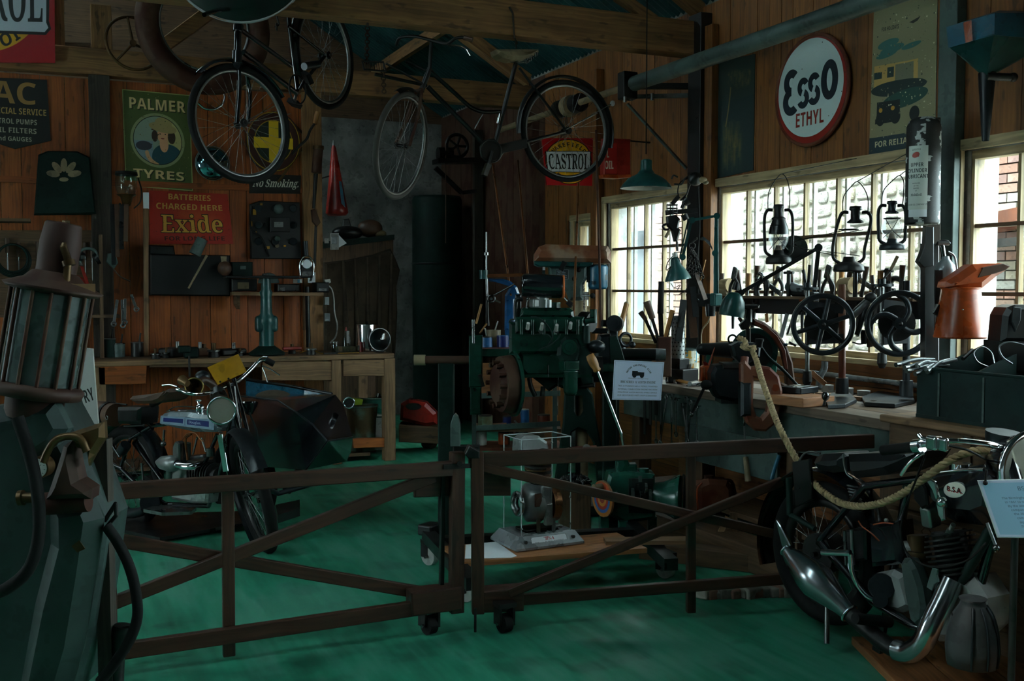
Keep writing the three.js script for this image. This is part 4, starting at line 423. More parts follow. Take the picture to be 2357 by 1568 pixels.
  part(T, 'handlebar', m.chrome, tb([P(2032, 1036, 0.34), P(2110, 1026, 0.34), P(2180, 1016, 0.3), P(2280, 1024, 0.18), P(2320, 1040, 0.02), P(2290, 1030, -0.2), P(2220, 1010, -0.32)], 0.0115, 60)); part(T, 'grip', m.rub, cy(P(2032, 1037, 0.34), P(2106, 1028, 0.34), 0.019)); const lv = part(T, 'lever_clamp', m.chrome, cy(P(2106, 1028, 0.34), P(2122, 1026, 0.34), 0.026), rb(0.04, 0.05, 0.05, P(2150, 1020, 0.34)), rb(0.02, 0.05, 0.04, P(2172, 1024, 0.34))); part(lv, 'brake_lever', m.chrome, tb([P(2126, 1042, 0.36), P(2110, 1052, 0.38), P(2090, 1070, 0.39), P(2074, 1094, 0.39)], 0.007)); part(lv, 'choke_lever', m.chrome, tb([P(2114, 1000, 0.34), P(2120, 1008, 0.34), P(2136, 1014, 0.34)], 0.007)); 
  part(T, 'control_cable', m.rub, tb([P(2170, 1024, 0.34), P(2220, 1034, 0.28), P(2258, 1052, 0.2), P(2272, 1060, 0.1)], 0.004), tb([P(2130, 1046, 0.34), P(2110, 1100, 0.3), P(2084, 1170, 0.26), P(2074, 1230, 0.24), P(2090, 1276, 0.22), P(2130, 1302, 0.2), P(2180, 1304, 0.18), P(2230, 1288, 0.15), P(2270, 1250, 0.1)], 0.004, 60));
  const hc = P(2372, 1082, 0.02), ha = pl.u.clone().multiplyScalar(pl.u.dot(RT) > 0 ? 1 : -1).addScaledVector(BK, 0.5).normalize(); const hl = part(T, 'headlamp_shell', m.blackG, la([[0, -0.17], [0.06, -0.155], [0.11, -0.09], [0.128, 0]], hc, ha, 32)); part(hl, 'headlamp_rim', m.chrome, to(hc, ha, 0.13, 0.013, 40, 8)); part(hl, 'lens', m.lens, la([[0, 0.03], [0.06, 0.024], [0.12, 0.004]], hc, ha, 32)); part(hl, 'reflector', m.steel, la([[0.01, -0.09], [0.07, -0.06], [0.12, -0.002]], hc, ha, 28)); part(T, 'speedometer', m.castB, cy(P(2308, 1022, 0), P(2312, 995, 0), 0.06, 0.064, 28)); part(T, 'fork', m.blackG, pipe([P(2318, 1040, 0.1), P(2420, 1380, 0.1)], 0.025), pipe([P(2318, 1040, -0.1), P(2420, 1380, -0.1)], 0.025));
  // engine
  const e = part(T, 'crankcase', m.alu, po(pl, [[2120, 1350], [2160, 1330], [2230, 1330], [2262, 1380], [2258, 1450], [2225, 1480], [2150, 1480], [2112, 1440]], 0.18, 0.09, 0.03)); for (let i = 0; i < 9; i++) part(e, 'cylinder_fin', m.iron, cy(P(2184 + i * 2, 1226 + i * 11.5, 0.05), P(2185 + i * 2, 1230 + i * 11.5, 0.05), 0.1 - Math.abs(i - 3) * 0.004, 0.1 - Math.abs(i - 3) * 0.004, 28)); part(e, 'barrel', m.iron, cy(P(2182, 1222, 0.05), P(2204, 1336, 0.05), 0.062)); part(e, 'spark_plug', m.white, cy(P(2186, 1224, 0.1), P(2194, 1208, 0.12), 0.009)); part(e, 'plug_cap', m.steel, cy(P(2180, 1236, 0.1), P(2188, 1220, 0.11), 0.013));
  part(T, 'timing_cover', m.greyGrn, po(pl, [[2068, 1300], [2076, 1286], [2090, 1288], [2104, 1310], [2118, 1352], [2126, 1400], [2122, 1432], [2106, 1444], [2090, 1428], [2078, 1370]], 0.07, 0.17, 0.015)); part(T, 'gearbox', m.alu, po(pl, [[2010, 1320], [2050, 1312], [2076, 1326], [2096, 1400], [2070, 1412], [2030, 1404], [2012, 1376]], 0.14, 0.09, 0.02)); part(T, 'gearbox_cover', m.castB, cy(P(2030, 1350, 0.12), P(2030, 1350, 0.06), 0.05, 0.055, 24), cy(P(2026, 1382, 0.14), P(2026, 1382, 0.06), 0.03)); part(T, 'broken_casing', m.greyGrn, po(pl, [[2146, 1304], [2158, 1312], [2156, 1324], [2160, 1340], [2150, 1346], [2144, 1360], [2132, 1352], [2138, 1330]], 0.01, 0.15, 0.002));
  part(T, 'carburettor', m.brassDk, cy(P(2112, 1232, 0.06), P(2118, 1290, 0.06), 0.04), cy(P(2116, 1268, 0.07), P(2116, 1282, 0.07), 0.046)); part(T, 'carburettor_bell', m.alu, cy(P(2088, 1268, 0.08), P(2112, 1262, 0.06), 0.04, 0.03)); part(T, 'tap_block', m.steel, rb(0.06, 0.08, 0.05, P(2142, 1188, 0.1), [0, 0, 0.2])); part(T, 'oil_tank', m.blackG, po(pl, [[1994, 1206], [2060, 1200], [2070, 1300], [2000, 1306]], 0.12, 0.1, 0.02)); part(T, 'battery_box', m.black, po(pl, [[1944, 1220], [1990, 1216], [1992, 1290], [1948, 1296]], 0.12, 0.08, 0.01)); part(T, 'filler_knob', m.white, ball(P(2040, 1198, 0.11), 0.009)); part(T, 'wiring', m.orange, tb([P(1976, 1200, 0.12), P(1984, 1212, 0.13), P(2006, 1228, 0.13), P(2024, 1246, 0.12)], 0.003), tb([P(2010, 1208, 0.12), P(2034, 1204, 0.13), P(2056, 1206, 0.12)], 0.003)); part(T, 'upright_bar', m.steel, cy(P(1944, 1222, 0.12), P(1948, 1300, 0.12), 0.008), cy(P(1960, 1220, 0.12), P(1964, 1300, 0.12), 0.008));
  part(T, 'kick_starter', m.chrome, cy(P(1892, 1272, 0.24), P(1958, 1274, 0.2), 0.014), tb([P(1957, 1275, 0.2), P(1960, 1316, 0.19), P(1974, 1348, 0.17), P(2004, 1378, 0.15), P(2036, 1380, 0.12)], 0.012, 30));
  const a0 = P(1808, 1266, 0.24), a1 = P(1955, 1412, 0.2), ax = a1.clone().sub(a0), L = ax.length(); ax.normalize(); const sl = part(T, 'silencer', m.chromeD, la([[0.022, 0], [0.045, L * 0.15], [0.07, L * 0.38], [0.076, L * 0.52], [0.058, L * 0.7], [0.038, L * 0.9], [0.034, L]], a0, ax, 28)); part(sl, 'fishtail', m.chromeD, po(pl, [[1785, 1197], [1796, 1212], [1818, 1256], [1806, 1272], [1798, 1256]], 0.02, 0.25, 0.004)); part(sl, 'clamp', m.chrome, to(a0, ax, 0.024, 0.005, 20, 6), to(a1, ax, 0.037, 0.006, 24, 6));
  part(T, 'exhaust_pipe', m.iron, tb([a1, P(1992, 1446, 0.2), P(2040, 1484, 0.2), P(2066, 1498, 0.2)], 0.033, 30, 14)); part(T, 'header_pipe', m.chromeD, tb([P(2064, 1497, 0.2), P(2092, 1502, 0.2), P(2122, 1482, 0.2), P(2144, 1436, 0.18), P(2170, 1384, 0.14), P(2192, 1336, 0.1)], 0.041, 40, 18)); part(T, 'foot_rest', m.rub, cy(P(1968, 1424, 0.3), P(2048, 1432, 0.12), 0.022)); part(T, 'prop_stand', m.steel, cy(P(1904, 1386, 0.12), P(1903, 1482, 0.16), 0.011));
  { const c = P(2236, 1532, 0.22); part(T, 'magneto_cover', M(0.09, 0.1, 0.11, 0.6, 0.2, { map: TX.grime }), la([[0.0, 0], [0.085, 0.004], [0.09, 0.06], [0.085, 0.12], [0.07, 0.175], [0.045, 0.215], [0.04, 0.23], [0.048, 0.24], [0, 0.25]], c, UP, 11)); for (let i = 0; i < 5; i++) { const a = i * 0.62 - 0.5, o = (r) => RT.clone().multiplyScalar(Math.cos(a) * r).addScaledVector(BK, Math.sin(a) * r); part(T, 'cover_rib', m.castB, tb([[0.086, 0.01], [0.091, 0.06], [0.086, 0.12], [0.07, 0.178], [0.046, 0.216]].map(([r, h]) => c.clone().add(o(r)).add(V(0, h, 0))), 0.005, 14, 5)); } } part(T, 'magneto_band', m.rub, to(P(2236, 1424, 0.22), V(0.1, 1, 0.1), 0.062, 0.005, 28, 6)); part(T, 'front_down_tube', m.grnDk, cy(P(2300, 1180, 0.04), P(2214, 1340, 0.08), 0.02)); part(T, 'brake_rod', m.steel, cy(P(2272, 1204, 0.12), P(2294, 1262, 0.12), 0.006), ball(P(2293, 1262, 0.12), 0.014)); part(T, 'torque_bar', m.grnDk, cy(P(1820, 1186, 0.12), P(1876, 1218, 0.12), 0.012), cy(P(1816, 1100, 0.12), P(1818, 1186, 0.12), 0.014)); part(T, 'centre_stand', m.iron, bar(P(2030, 1440, 0.1), P(2020, 1500, 0.1), 0.04, 0.02, pl.n), bar(P(2030, 1440, -0.1), P(2020, 1480, -0.1), 0.04, 0.02, pl.n));
}
{ const pl = plane(AT(2300, 658, 3.4), BK), T = thing('information_sheet', 'pale blue laminated information sheet hung in front of the black motorcycle', 'sheet'); part(T, 'sheet', m.paper, po(pl, [[2250, 1106], [2475, 1100], [2480, 1240], [2296, 1238]], 0.003, 0)); part(T, 'print', cvs(512, 360, (x, w, h) => { x.fillStyle = '#9fc4e2'; x.fillRect(0, 0, w, h); x.strokeStyle = '#cfd6f0'; x.lineWidth = 16; x.strokeRect(6, 6, w - 12, h - 12); x.fillStyle = '#53618a'; x.font = '34px sans-serif'; x.fillText('BSA motorcycle', 190, 66); x.font = '19px sans-serif'; ['The Birmingham Small Arms Company was founded', 'in 1861 to supply weapons', 'By the late 19th century', 'company began making', 'the 20th century', 'company and by the', 'largest producer of motorcycles', 'This 1952 rigid machine'].forEach((s, i) => x.fillText(s, 90 + i * 9, 120 + i * 26)); x.font = '11px sans-serif'; x.fillText('Presented by the museum', 200, 336); }, 0.35), qd(pl.at(2298, 1236, 0.002), pl.at(2478, 1238, 0.002), pl.at(2473, 1102, 0.002), pl.at(2253, 1108, 0.002))); part(T, 'tie', m.rub, cy(pl.at(2268, 1112, 0.004), pl.at(2270, 1082, 0.004), 0.004), ball(pl.at(2268, 1112, 0.004), 0.008)); part(T, 'stand_leg', m.iron, cy(pl.at(2336, 1230, -0.02), pl.at(2336, 1230, -0.02).setY(0), 0.012)); }
{ const T = thing('rope', 'thick twisted fibre rope swagging from the bench vice to the motorcycle', 'rope'), K = [[1700, 778, 5.62], [1714, 784, 5.58], [1716, 800, 5.56], [1708, 796, 5.6], [1722, 802, 5.54], [1737, 800, 5.55], [1732, 806, 5.53], [1740, 826, 5.5], [1752, 868, 5.28], [1768, 915, 5.08], [1796, 988, 4.76], [1830, 1052, 4.7], [1872, 1110, 4.6], [1912, 1145, 4.46], [1950, 1162, 4.3], [1990, 1165, 4.18], [2040, 1154, 4.06], [2090, 1128, 3.96], [2140, 1092, 3.88], [2190, 1058, 3.83], [2235, 1040, 3.8], [2292, 1036, 3.76]].map((a) => AT(...a)), c = new THREE.CatmullRomCurve3(K, false, 'centripetal'), N = 420, fr = c.computeFrenetFrames(N, false), L = c.getLength(); for (let s = 0; s < 3; s++) { const q = []; for (let i = 0; i <= N; i++) { const a = i / N * L / 0.06 * 6.2832 + s * 2.0944, p = c.getPointAt(i / N); q.push(p.addScaledVector(fr.normals[i], Math.cos(a) * 0.0075).addScaledVector(fr.binormals[i], Math.sin(a) * 0.0075)); } part(T, 'strand', m.rope, muv(new THREE.TubeGeometry(new THREE.CatmullRomCurve3(q), N * 2, 0.0085, 5))); } }
{ const f = FP(0.0), T = thing('plinth_board', 'worn brown wooden board on the floor under the black motorcycle', 'board'), a = f.at(1985, 1512), b = f.at(2060, 1590), dir = b.clone().sub(a).normalize(), side = V(-dir.z, 0, dir.x).multiplyScalar(-1); if (side.dot(RT) < 0) side.negate(); for (let i = 0; i < 3; i++) part(T, 'plank', m.plank, bar(a.clone().addScaledVector(dir, -0.15).addScaledVector(side, 0.11 + i * 0.22).setY(0.018), a.clone().addScaledVector(dir, 1.2).addScaledVector(side, 0.11 + i * 0.22).setY(0.018), 0.215, 0.036, UP, 0.004)); }
{ const f = FP(0.0), T = thing('brick_edging', 'low crumbling strip of old brick and lime on the floor behind the right gate', 'edging'); for (let i = 0; i < 12; i++) { const p = f.at(1612 + i * 18, 1374 - i * 0.4); part(T, 'brick', i % 3 === 1 ? m.brick[0] : m.mortar, rb(rnd(0.05, 0.085), rnd(0.04, 0.075), rnd(0.09, 0.13), p.clone().setY(0.02), [rnd(-0.1, 0.1), rnd(-0.4, 0.4), rnd(-0.1, 0.1)], 0.012)); } }

// ================================================================ SIDECAR OUTFIT BEHIND THE LEFT GATE
{
  const A = AT(300, 658, 6.7), B = AT(618, 658, 5.93), pl = VP(A, B), P = (x, y, o = 0) => pl.at(x, y, o), T = thing('sidecar_outfit', 'vintage motorcycle with silver and blue tank, yellow plate and black sidecar', 'motorcycle'), NB = pl.n;
  const blueSil = M(0.28, 0.36, 0.42, 0.35, 0.2, G1), ac = m.blackG;
  const fN = RT.clone().multiplyScalar(0.887).add(V(0, 0.225, 0)).addScaledVector(BK, -0.46).normalize(), fC = P(583, 1137), rC = P(300, 1096);
  wheel(T, fC, fN, 0.362, { tw: 0.034, rim: m.iron, ns: 36, hubW: 0.06, sr: 0.0016 }); wheel(T, rC, NB, 0.335, { tw: 0.034, rim: m.iron, ns: 36, hubW: 0.06, sr: 0.0016 });
  part(T, 'mudguard', m.castB, guard(fC, fN, 0.4, -1.05, 2.6, 0.1)); part(T, 'mudguard', ac, guard(rC, NB, 0.38, 0.2, 3.4, 0.11));
  part(T, 'frame', ac, pipe([P(276, 1052, 0.06), P(238, 992, 0.06)], 0.009), pipe([P(236, 1062, 0.07), P(280, 1080, 0.07), P(324, 1124, 0.06), P(380, 1160, 0.05), P(480, 1165, 0.03), P(520, 1040, 0.02), P(533, 935, 0)], 0.014), pipe([P(276, 1080, 0.06), P(300, 1010, 0.06), P(346, 982, 0.02)], 0.012), pipe([P(350, 985, 0), P(310, 1020, 0.02), P(378, 1112, 0.03)], 0.017), pipe([P(318, 958, 0.02), P(352, 980, 0.02), P(500, 960, 0.01), P(530, 925, 0)], 0.014), pipe([P(500, 1000, 0), P(476, 1056, 0.02), P(450, 1100, 0.03)], 0.012));
  part(T, 'saddle', m.leather, po(pl, [[292, 920], [300, 912], [340, 908], [372, 903], [382, 896], [384, 904], [366, 924], [350, 930], [310, 930]], 0.22, 0.11, 0.02)); part(T, 'saddle_nose', m.leaBk, tb([P(350, 931, 0.06), P(366, 922, 0.06), P(380, 906, 0.05)], 0.022)); part(T, 'saddle_frame', m.iron, cy(P(324, 954, 0), P(352, 952, 0), 0.014), pipe([P(346, 946), P(350, 930)], 0.012)); part(T, 'carrier', m.iron, cy(P(228, 925, 0.08), P(292, 932, 0.08), 0.006), cy(P(228, 925, -0.08), P(292, 932, -0.08), 0.006), cy(P(286, 981, 0.1), P(331, 980, 0.1), 0.006), cy(P(318, 958, 0.1), P(332, 980, 0.1), 0.006));
  const rl = part(T, 'tool_roll', m.leather, cy(P(226, 950, 0.12), P(266, 956, 0.12), 0.078, 0.074, 20)); part(rl, 'strap', m.black, cy(P(249, 953, 0.12), P(254, 954, 0.12), 0.081, 0.081, 20)); part(rl, 'buckle', m.steel, to(P(246, 962, 0.22), NB, 0.012, 0.003, 12, 5)); part(T, 'pannier', m.black, po(pl, [[266, 938], [320, 938], [318, 978], [268, 976]], 0.16, 0.14, 0.02));
  const tk = part(T, 'fuel_tank', blueSil, po(pl, [[364, 960], [370, 953], [384, 949], [430, 950], [494, 962], [500, 970], [499, 986], [490, 996], [440, 995], [400, 986], [364, 978]], 0.2, 0.1, 0.025));
  part(tk, 'tank_print', cvs(600, 200, (x, w, h) => { x.fillStyle = '#8296a6'; x.fillRect(0, 0, w, h); x.strokeStyle = '#2a3550'; x.lineWidth = 3; x.strokeRect(10, 20, 270, 160); x.strokeRect(292, 20, 290, 160); x.fillStyle = '#171f5c'; x.fillRect(34, 46, 230, 100); x.fillRect(308, 46, 240, 110); x.fillStyle = '#c8cfdc'; fit(x, 'Douglas.', 396, 124, 140, '$px serif', 64); }, 0.3), qd(P(368, 975, 0.1012), P(492, 990, 0.1012), P(492, 966, 0.1012), P(370, 957, 0.1012))); part(tk, 'filler_cap', m.steel, cy(P(420, 951, 0), P(420, 943, 0), 0.03), cy(P(396, 950, 0), P(396, 945, 0), 0.02)); part(tk, 'sight_feed', m.chrome, cy(P(462, 958, 0.04), P(462, 940, 0.04), 0.02), ball(P(460, 940, 0.04), 0.028), cy(P(460, 936, 0.04), P(456, 924, 0.04), 0.008), cy(P(452, 922, 0.04), P(462, 922, 0.04), 0.006)); part(T, 'tank_rail', m.steel, tb([P(384, 948, 0), P(400, 938, 0), P(450, 938, 0), P(490, 950, 0)], 0.004));
  // steering
  part(T, 'fork', ac, pipe([P(524, 880, 0.07), P(556, 1010, 0.07), P(598, 1158, 0.08)], 0.013), pipe([P(538, 872, -0.07), P(572, 1000, -0.07), P(606, 1140, -0.08)], 0.013), pipe([P(536, 890, 0), P(556, 1040, 0)], 0.02)); part(T, 'fork_shield', m.chrome, bar(P(506, 1000, 0.1), P(520, 1086, 0.1), 0.045, 0.008, NB, 0.003)); part(T, 'fork_spring', m.steel, Array.from({ length: 12 }, (_, i) => to(P(500 + i * 1.6, 970 + i * 5, 0.08), V(0.3, 1, 0), 0.013, 0.003, 10, 4))); part(T, 'fork_link', m.steel, cy(P(592, 1140, 0.1), P(612, 1134, -0.08), 0.016), rb(0.05, 0.09, 0.04, P(604, 1136, 0.02), [0, 0, 0.3]));
  part(T, 'handlebar', m.chrome, tb([P(408, 896, 0.32), P(440, 906, 0.3), P(480, 904, 0.16), P(520, 890, 0), P(552, 874, -0.14), P(580, 848, -0.24), P(596, 832, -0.3), P(612, 829, -0.34), P(628, 836, -0.38)], 0.0125, 60)); part(T, 'control_lever', m.chrome, tb([P(590, 842, -0.28), P(596, 828, -0.28), P(604, 822, -0.28), P(616, 822, -0.28)], 0.005), tb([P(604, 842, -0.3), P(622, 850, -0.3), P(644, 864, -0.3)], 0.004), tb([P(604, 846, -0.3), P(612, 866, -0.3), P(616, 880, -0.3)], 0.004), tb([P(374, 887, 0.34), P(392, 886, 0.33), P(408, 890, 0.32)], 0.006)); part(T, 'bulb_grip', m.rub, cy(P(612, 829, -0.34), P(630, 838, -0.38), 0.02));
  const yp = plane(P(520, 850, 0.06), BK.clone().addScaledVector(RT, 0.1)); part(T, 'number_plate', m.yellow, po(yp, [[477, 846], [548, 815], [568, 856], [501, 886]], 0.004, 0.1)); part(T, 'plate_rivet', m.iron, cy(yp.at(507, 879, 0.106), yp.at(507, 879, 0.09), 0.006), cy(yp.at(526, 872, 0.106), yp.at(526, 872, 0.09), 0.006));
  const hd = BK.clone().addScaledVector(RT, 0.28).add(V(0, -0.05, 0)).normalize(), hc = P(510, 944, 0.16), hl = part(T, 'headlamp_shell', m.brassDk, la([[0, -0.14], [0.05, -0.13], [0.075, -0.05], [0.078, 0.02]], hc, hd, 28)); part(hl, 'headlamp_rim', m.chrome, to(hc.clone().addScaledVector(hd, 0.02), hd, 0.077, 0.007, 32, 6)); part(hl, 'lens', m.lens, la([[0, 0.03], [0.04, 0.028], [0.074, 0.018]], hc, hd, 28)); part(hl, 'reflector', m.brass, la([[0.008, -0.07], [0.05, -0.03], [0.07, 0.01]], hc, hd, 24)); part(hl, 'chimney', m.steel, cy(P(504, 916, 0.1), P(500, 902, 0.08), 0.05, 0.045));
  const oc = P(447, 890, 0.24), horn = part(T, 'bulb_horn', m.brassDk, la([[0.05, 0.015], [0.046, 0], [0.03, -0.04], [0.018, -0.09]], oc, hd, 24)); part(horn, 'horn_rim', m.brass, to(oc.clone().addScaledVector(hd, 0.015), hd, 0.05, 0.005, 28, 6)); part(horn, 'horn_tube', m.leather, tb([oc.clone().addScaledVector(hd, -0.08), P(470, 876, 0.12), P(486, 884, 0.08), P(496, 896, 0.06)], 0.024, 24, 10)); part(T, 'horn_bulb', m.castB, ball(P(466, 868, 0.1), 0.045, 0.04, 0.045)); part(T, 'side_lamp', m.brassDk, cy(P(418, 874, 0.3), P(432, 884, 0.3), 0.03, 0.018)); 
  // engine
  part(T, 'crankcase', m.alu, po(pl, [[392, 1090], [420, 1060], [450, 1064], [456, 1130], [440, 1160], [390, 1150]], 0.16, 0.08, 0.02)); for (let i = 0; i < 8; i++) part(T, 'cylinder_fin', m.iron, cy(P(452 + i * 6, 1090 + i * 0.6, 0.02), P(454 + i * 6, 1090 + i * 0.6, 0.02), 0.075, 0.075, 22)); part(T, 'cylinder_head', m.iron, cy(P(450, 1090, 0.02), P(506, 1096, 0.02), 0.052)); part(T, 'magneto', m.steel, po(pl, [[396, 1066], [396, 1030], [400, 1018], [406, 1016], [412, 1022], [413, 1062]], 0.05, 0.14, 0.008)); part(T, 'magneto_body', m.greyGrn, cy(P(424, 1020, 0.06), P(424, 1068, 0.06), 0.04)); part(T, 'exhaust_box', m.alu, la([[0.01, 0], [0.04, 0.06], [0.05, 0.14], [0.045, 0.18], [0.024, 0.2]], P(360, 1064, 0.16), P(420, 1070, 0.16).sub(P(360, 1064, 0.16)).normalize(), 22)); part(T, 'exhaust_pipe', m.chrome, tb([P(402, 1069, 0.16), P(424, 1074, 0.16), P(444, 1074, 0.14), P(456, 1070, 0.1)], 0.022, 20, 12)); part(T, 'carburettor', m.steel, cy(P(390, 1074, 0.16), P(388, 1110, 0.14), 0.02)); part(T, 'valve_cap', m.steel, cy(P(484, 1050, 0.04), P(484, 1032, 0.04), 0.026)); part(T, 'fuel_pipe', m.copper, tb([P(418, 1016, 0.1), P(430, 1000, 0.1), P(450, 998, 0.1), P(462, 1012, 0.1), P(470, 1016, 0.1), P(472, 1000, 0.1)], 0.004), tb([P(432, 1060, 0.1), P(428, 1010, 0.1), P(440, 1000, 0.1)], 0.007)); part(T, 'push_rod', m.steel, cy(P(444, 1046, 0.06), P(454, 1006, 0.06), 0.006), cy(P(474, 1040, 0.06), P(464, 1008, 0.06), 0.006), cy(P(440, 1054, 0.06), P(470, 1050, 0.06), 0.01)); part(T, 'gear_lever', m.steel, cy(P(326, 1066, 0.08), P(330, 1108, 0.08), 0.007), cy(P(376, 1020, 0.06), P(378, 990, 0.06), 0.008), ball(P(376, 1022, 0.07), 0.018)); part(T, 'gearbox', m.iron, po(pl, [[312, 1110], [330, 1096], [346, 1108], [346, 1150], [318, 1150]], 0.12, 0.06, 0.015)); part(T, 'carbide_tank', m.alu, po(pl, [[436, 1122], [478, 1122], [474, 1160], [440, 1160]], 0.1, 0.08, 0.015)); part(T, 'timing_case', m.castB, cy(P(345, 1158, 0.14), P(345, 1158, 0), 0.06, 0.06, 24)); part(T, 'rear_hub_case', m.castB, cy(P(280, 1040, 0.1), P(290, 1024, 0.1), 0.035)); part(T, 'silencer', m.castB, tb([P(274, 1148, 0.16), P(282, 1168, 0.16), P(298, 1180, 0.16), P(324, 1178, 0.16), P(334, 1172, 0.16)], 0.03, 24, 12)); part(T, 'foot_board', m.steel, po(FP(0.19), [[330, 1172], [360, 1162], [452, 1168], [440, 1178], [372, 1180]], 0.02, 0)); part(T, 'drip_tray', m.black, po(FP(0.04), [[248, 1212], [362, 1182], [566, 1176], [562, 1204], [368, 1238]], 0.02, 0));
  // sidecar: prow-nosed hull
  const S = [[754, 1015, 6.15], [812, 1006, 6.62], [808, 1040, 6.62], [798, 1062, 6.6], [704, 1082, 6.3], [790, 932, 6.85], [772, 909, 6.9], [720, 912, 6.86], [640, 922, 6.5], [680, 948, 6.32], [720, 978, 6.22], [590, 916, 6.7], [551, 912, 6.95], [545, 1070, 7.0], [560, 905, 7.4], [700, 905, 7.5], [700, 1060, 7.4], [560, 1060, 7.5]].map((a) => AT(...a));
  const sc = part(T, 'sidecar_hull', ac, muv(new ConvexGeometry(S))); part(sc, 'hull_edge', m.castB, pipe([0, 10, 9, 8, 11, 12].map((i) => S[i]), 0.006), pipe([S[0], S[1]], 0.005), pipe([S[0], S[4]], 0.005)); 
  const B2 = (a) => AT(...a); part(sc, 'cockpit_side', m.blueM, (() => { const top = [[566, 874, 7.2], [600, 880, 7.25], [650, 887, 7.28], [700, 896, 7.28], [764, 908, 7.2]].map(B2), bot = [[566, 915, 7.2], [600, 920, 7.25], [650, 922, 7.28], [700, 920, 7.28], [764, 916, 7.2]].map(B2); const o = []; for (let i = 0; i < 4; i++) o.push(qd(bot[i], bot[i + 1], top[i + 1], top[i])); return o; })()); part(sc, 'cockpit_roll', m.leaBk, tb([[566, 873, 7.2], [600, 879, 7.25], [650, 886, 7.28], [700, 895, 7.28], [764, 907, 7.2]].map(B2), 0.012)); part(sc, 'seat_cushion', m.canvas, ball(AT(628, 918, 7.0), 0.13, 0.06, 0.1)); const lp = AT(802, 926, 6.7); part(sc, 'side_lamp', m.iron, cy(lp.clone().addScaledVector(hd, 0.03), lp.clone().addScaledVector(hd, -0.05), 0.034, 0.03)); part(sc, 'lamp_rim', m.chrome, to(lp.clone().addScaledVector(hd, 0.03), hd, 0.034, 0.005, 24, 6));
  part(T, 'chassis', m.castB, pipe([P(600, 1120, -0.1), AT(640, 1136, 6.4), AT(700, 1120, 6.5), AT(742, 1106, 6.6)], 0.016), cy(AT(690, 1084, 6.6), AT(660, 1130, 6.5), 0.03)); part(T, 'chassis_pan', m.black, po(FP(0.16), [[634, 1162], [690, 1150], [690, 1170], [640, 1186]], 0.05, 0.0)); part(T, 'speedo_drive', m.grnDk, tb([P(574, 950, -0.05), P(592, 1000, -0.05), P(586, 1050, -0.05), P(590, 1100, -0.05)], 0.006)); part(T, 'dash_lamp', m.blackG, la([[0.05, 0], [0.045, -0.02], [0.02, -0.07], [0, -0.08]], P(574, 926, -0.08), UP, 20)); const sw = AT(560, 1110, 7.3); part(T, 'sidecar_wheel', m.rub, to(sw, NB, 0.3, 0.035, 40, 8));
}

// ================================================================ ENGINE ON ITS STAND
const blk = (pl, x0, y0, x1, y1, t, off = 0, bev = 0.006) => po(pl, [[x0, y0], [x1, y0], [x1, y1], [x0, y1]], t, off, bev);
{
  const pl = DP(1270, 5.65), P = (x, y, o = 0) => pl.at(x, y, o), T = thing('engine_stand', 'dark green wheeled engine stand with a side handle and end plates', 'stand');
  part(T, 'upright', m.grnDk, blk(pl, 1008, 836, 1044, 1245, 0.09, -0.1)); part(T, 'upright', m.grnDk, blk(pl, 1388, 878, 1420, 1190, 0.08, -0.62)); part(T, 'handle_tube', m.rustDk, cy(P(978, 829, -0.12), P(1085, 829, -0.12), 0.024)); part(T, 'handle_cap', m.tan, cy(P(953, 829, -0.12), P(979, 829, -0.12), 0.03)); part(T, 'end_bracket', m.grn, blk(pl, 1079, 772, 1110, 892, 0.1, 0.02), blk(pl, 1082, 892, 1108, 955, 0.05, 0.02)); part(T, 'lock_rod', m.steel, cy(P(1089, 736, 0.02), P(1090, 790, 0.02), 0.009)); part(T, 'cross_beam', m.grn, blk(pl, 1105, 804, 1215, 823, 0.06, 0)); part(T, 'end_plate', m.grnDk, po(pl, [[1402, 776], [1420, 772], [1430, 800], [1441, 838], [1438, 866], [1412, 882], [1380, 878], [1376, 840], [1404, 836]], 0.03, 0.02, 0.004)); part(T, 'end_beam', m.grn, blk(pl, 1350, 838, 1440, 858, 0.05, 0.04)); part(T, 'release_pedal', m.iron, bar(P(1104, 862, 0.1), P(1112, 890, 0.1), 0.02, 0.012, BK));
  const f = FP(0.16); part(T, 'base_runner', m.black, bar(f.at(985, 1232), f.at(1090, 1345), 0.07, 0.06, UP), bar(f.at(1440, 1200), f.at(1545, 1300), 0.07, 0.06, UP), bar(f.at(1020, 1248), f.at(1470, 1228), 0.07, 0.06, UP)); part(T, 'corner_block', m.black, rb(0.12, 0.06, 0.09, f.at(990, 1230).setY(0.19), [0, 0.6, 0])); part(T, 'plate_arm', m.grnDk, bar(pl.at(1404, 870, 0), pl.at(1404, 890, -0.6), 0.06, 0.05, RT));
  for (const [x, y] of [[990, 1300], [1077, 1384], [1532, 1330]]) { const c = FP(0).at(x, y).setY(0.05); caster(T, c, 0.05, V(0.5, 0, 1).normalize(), true, 0.14); }
}
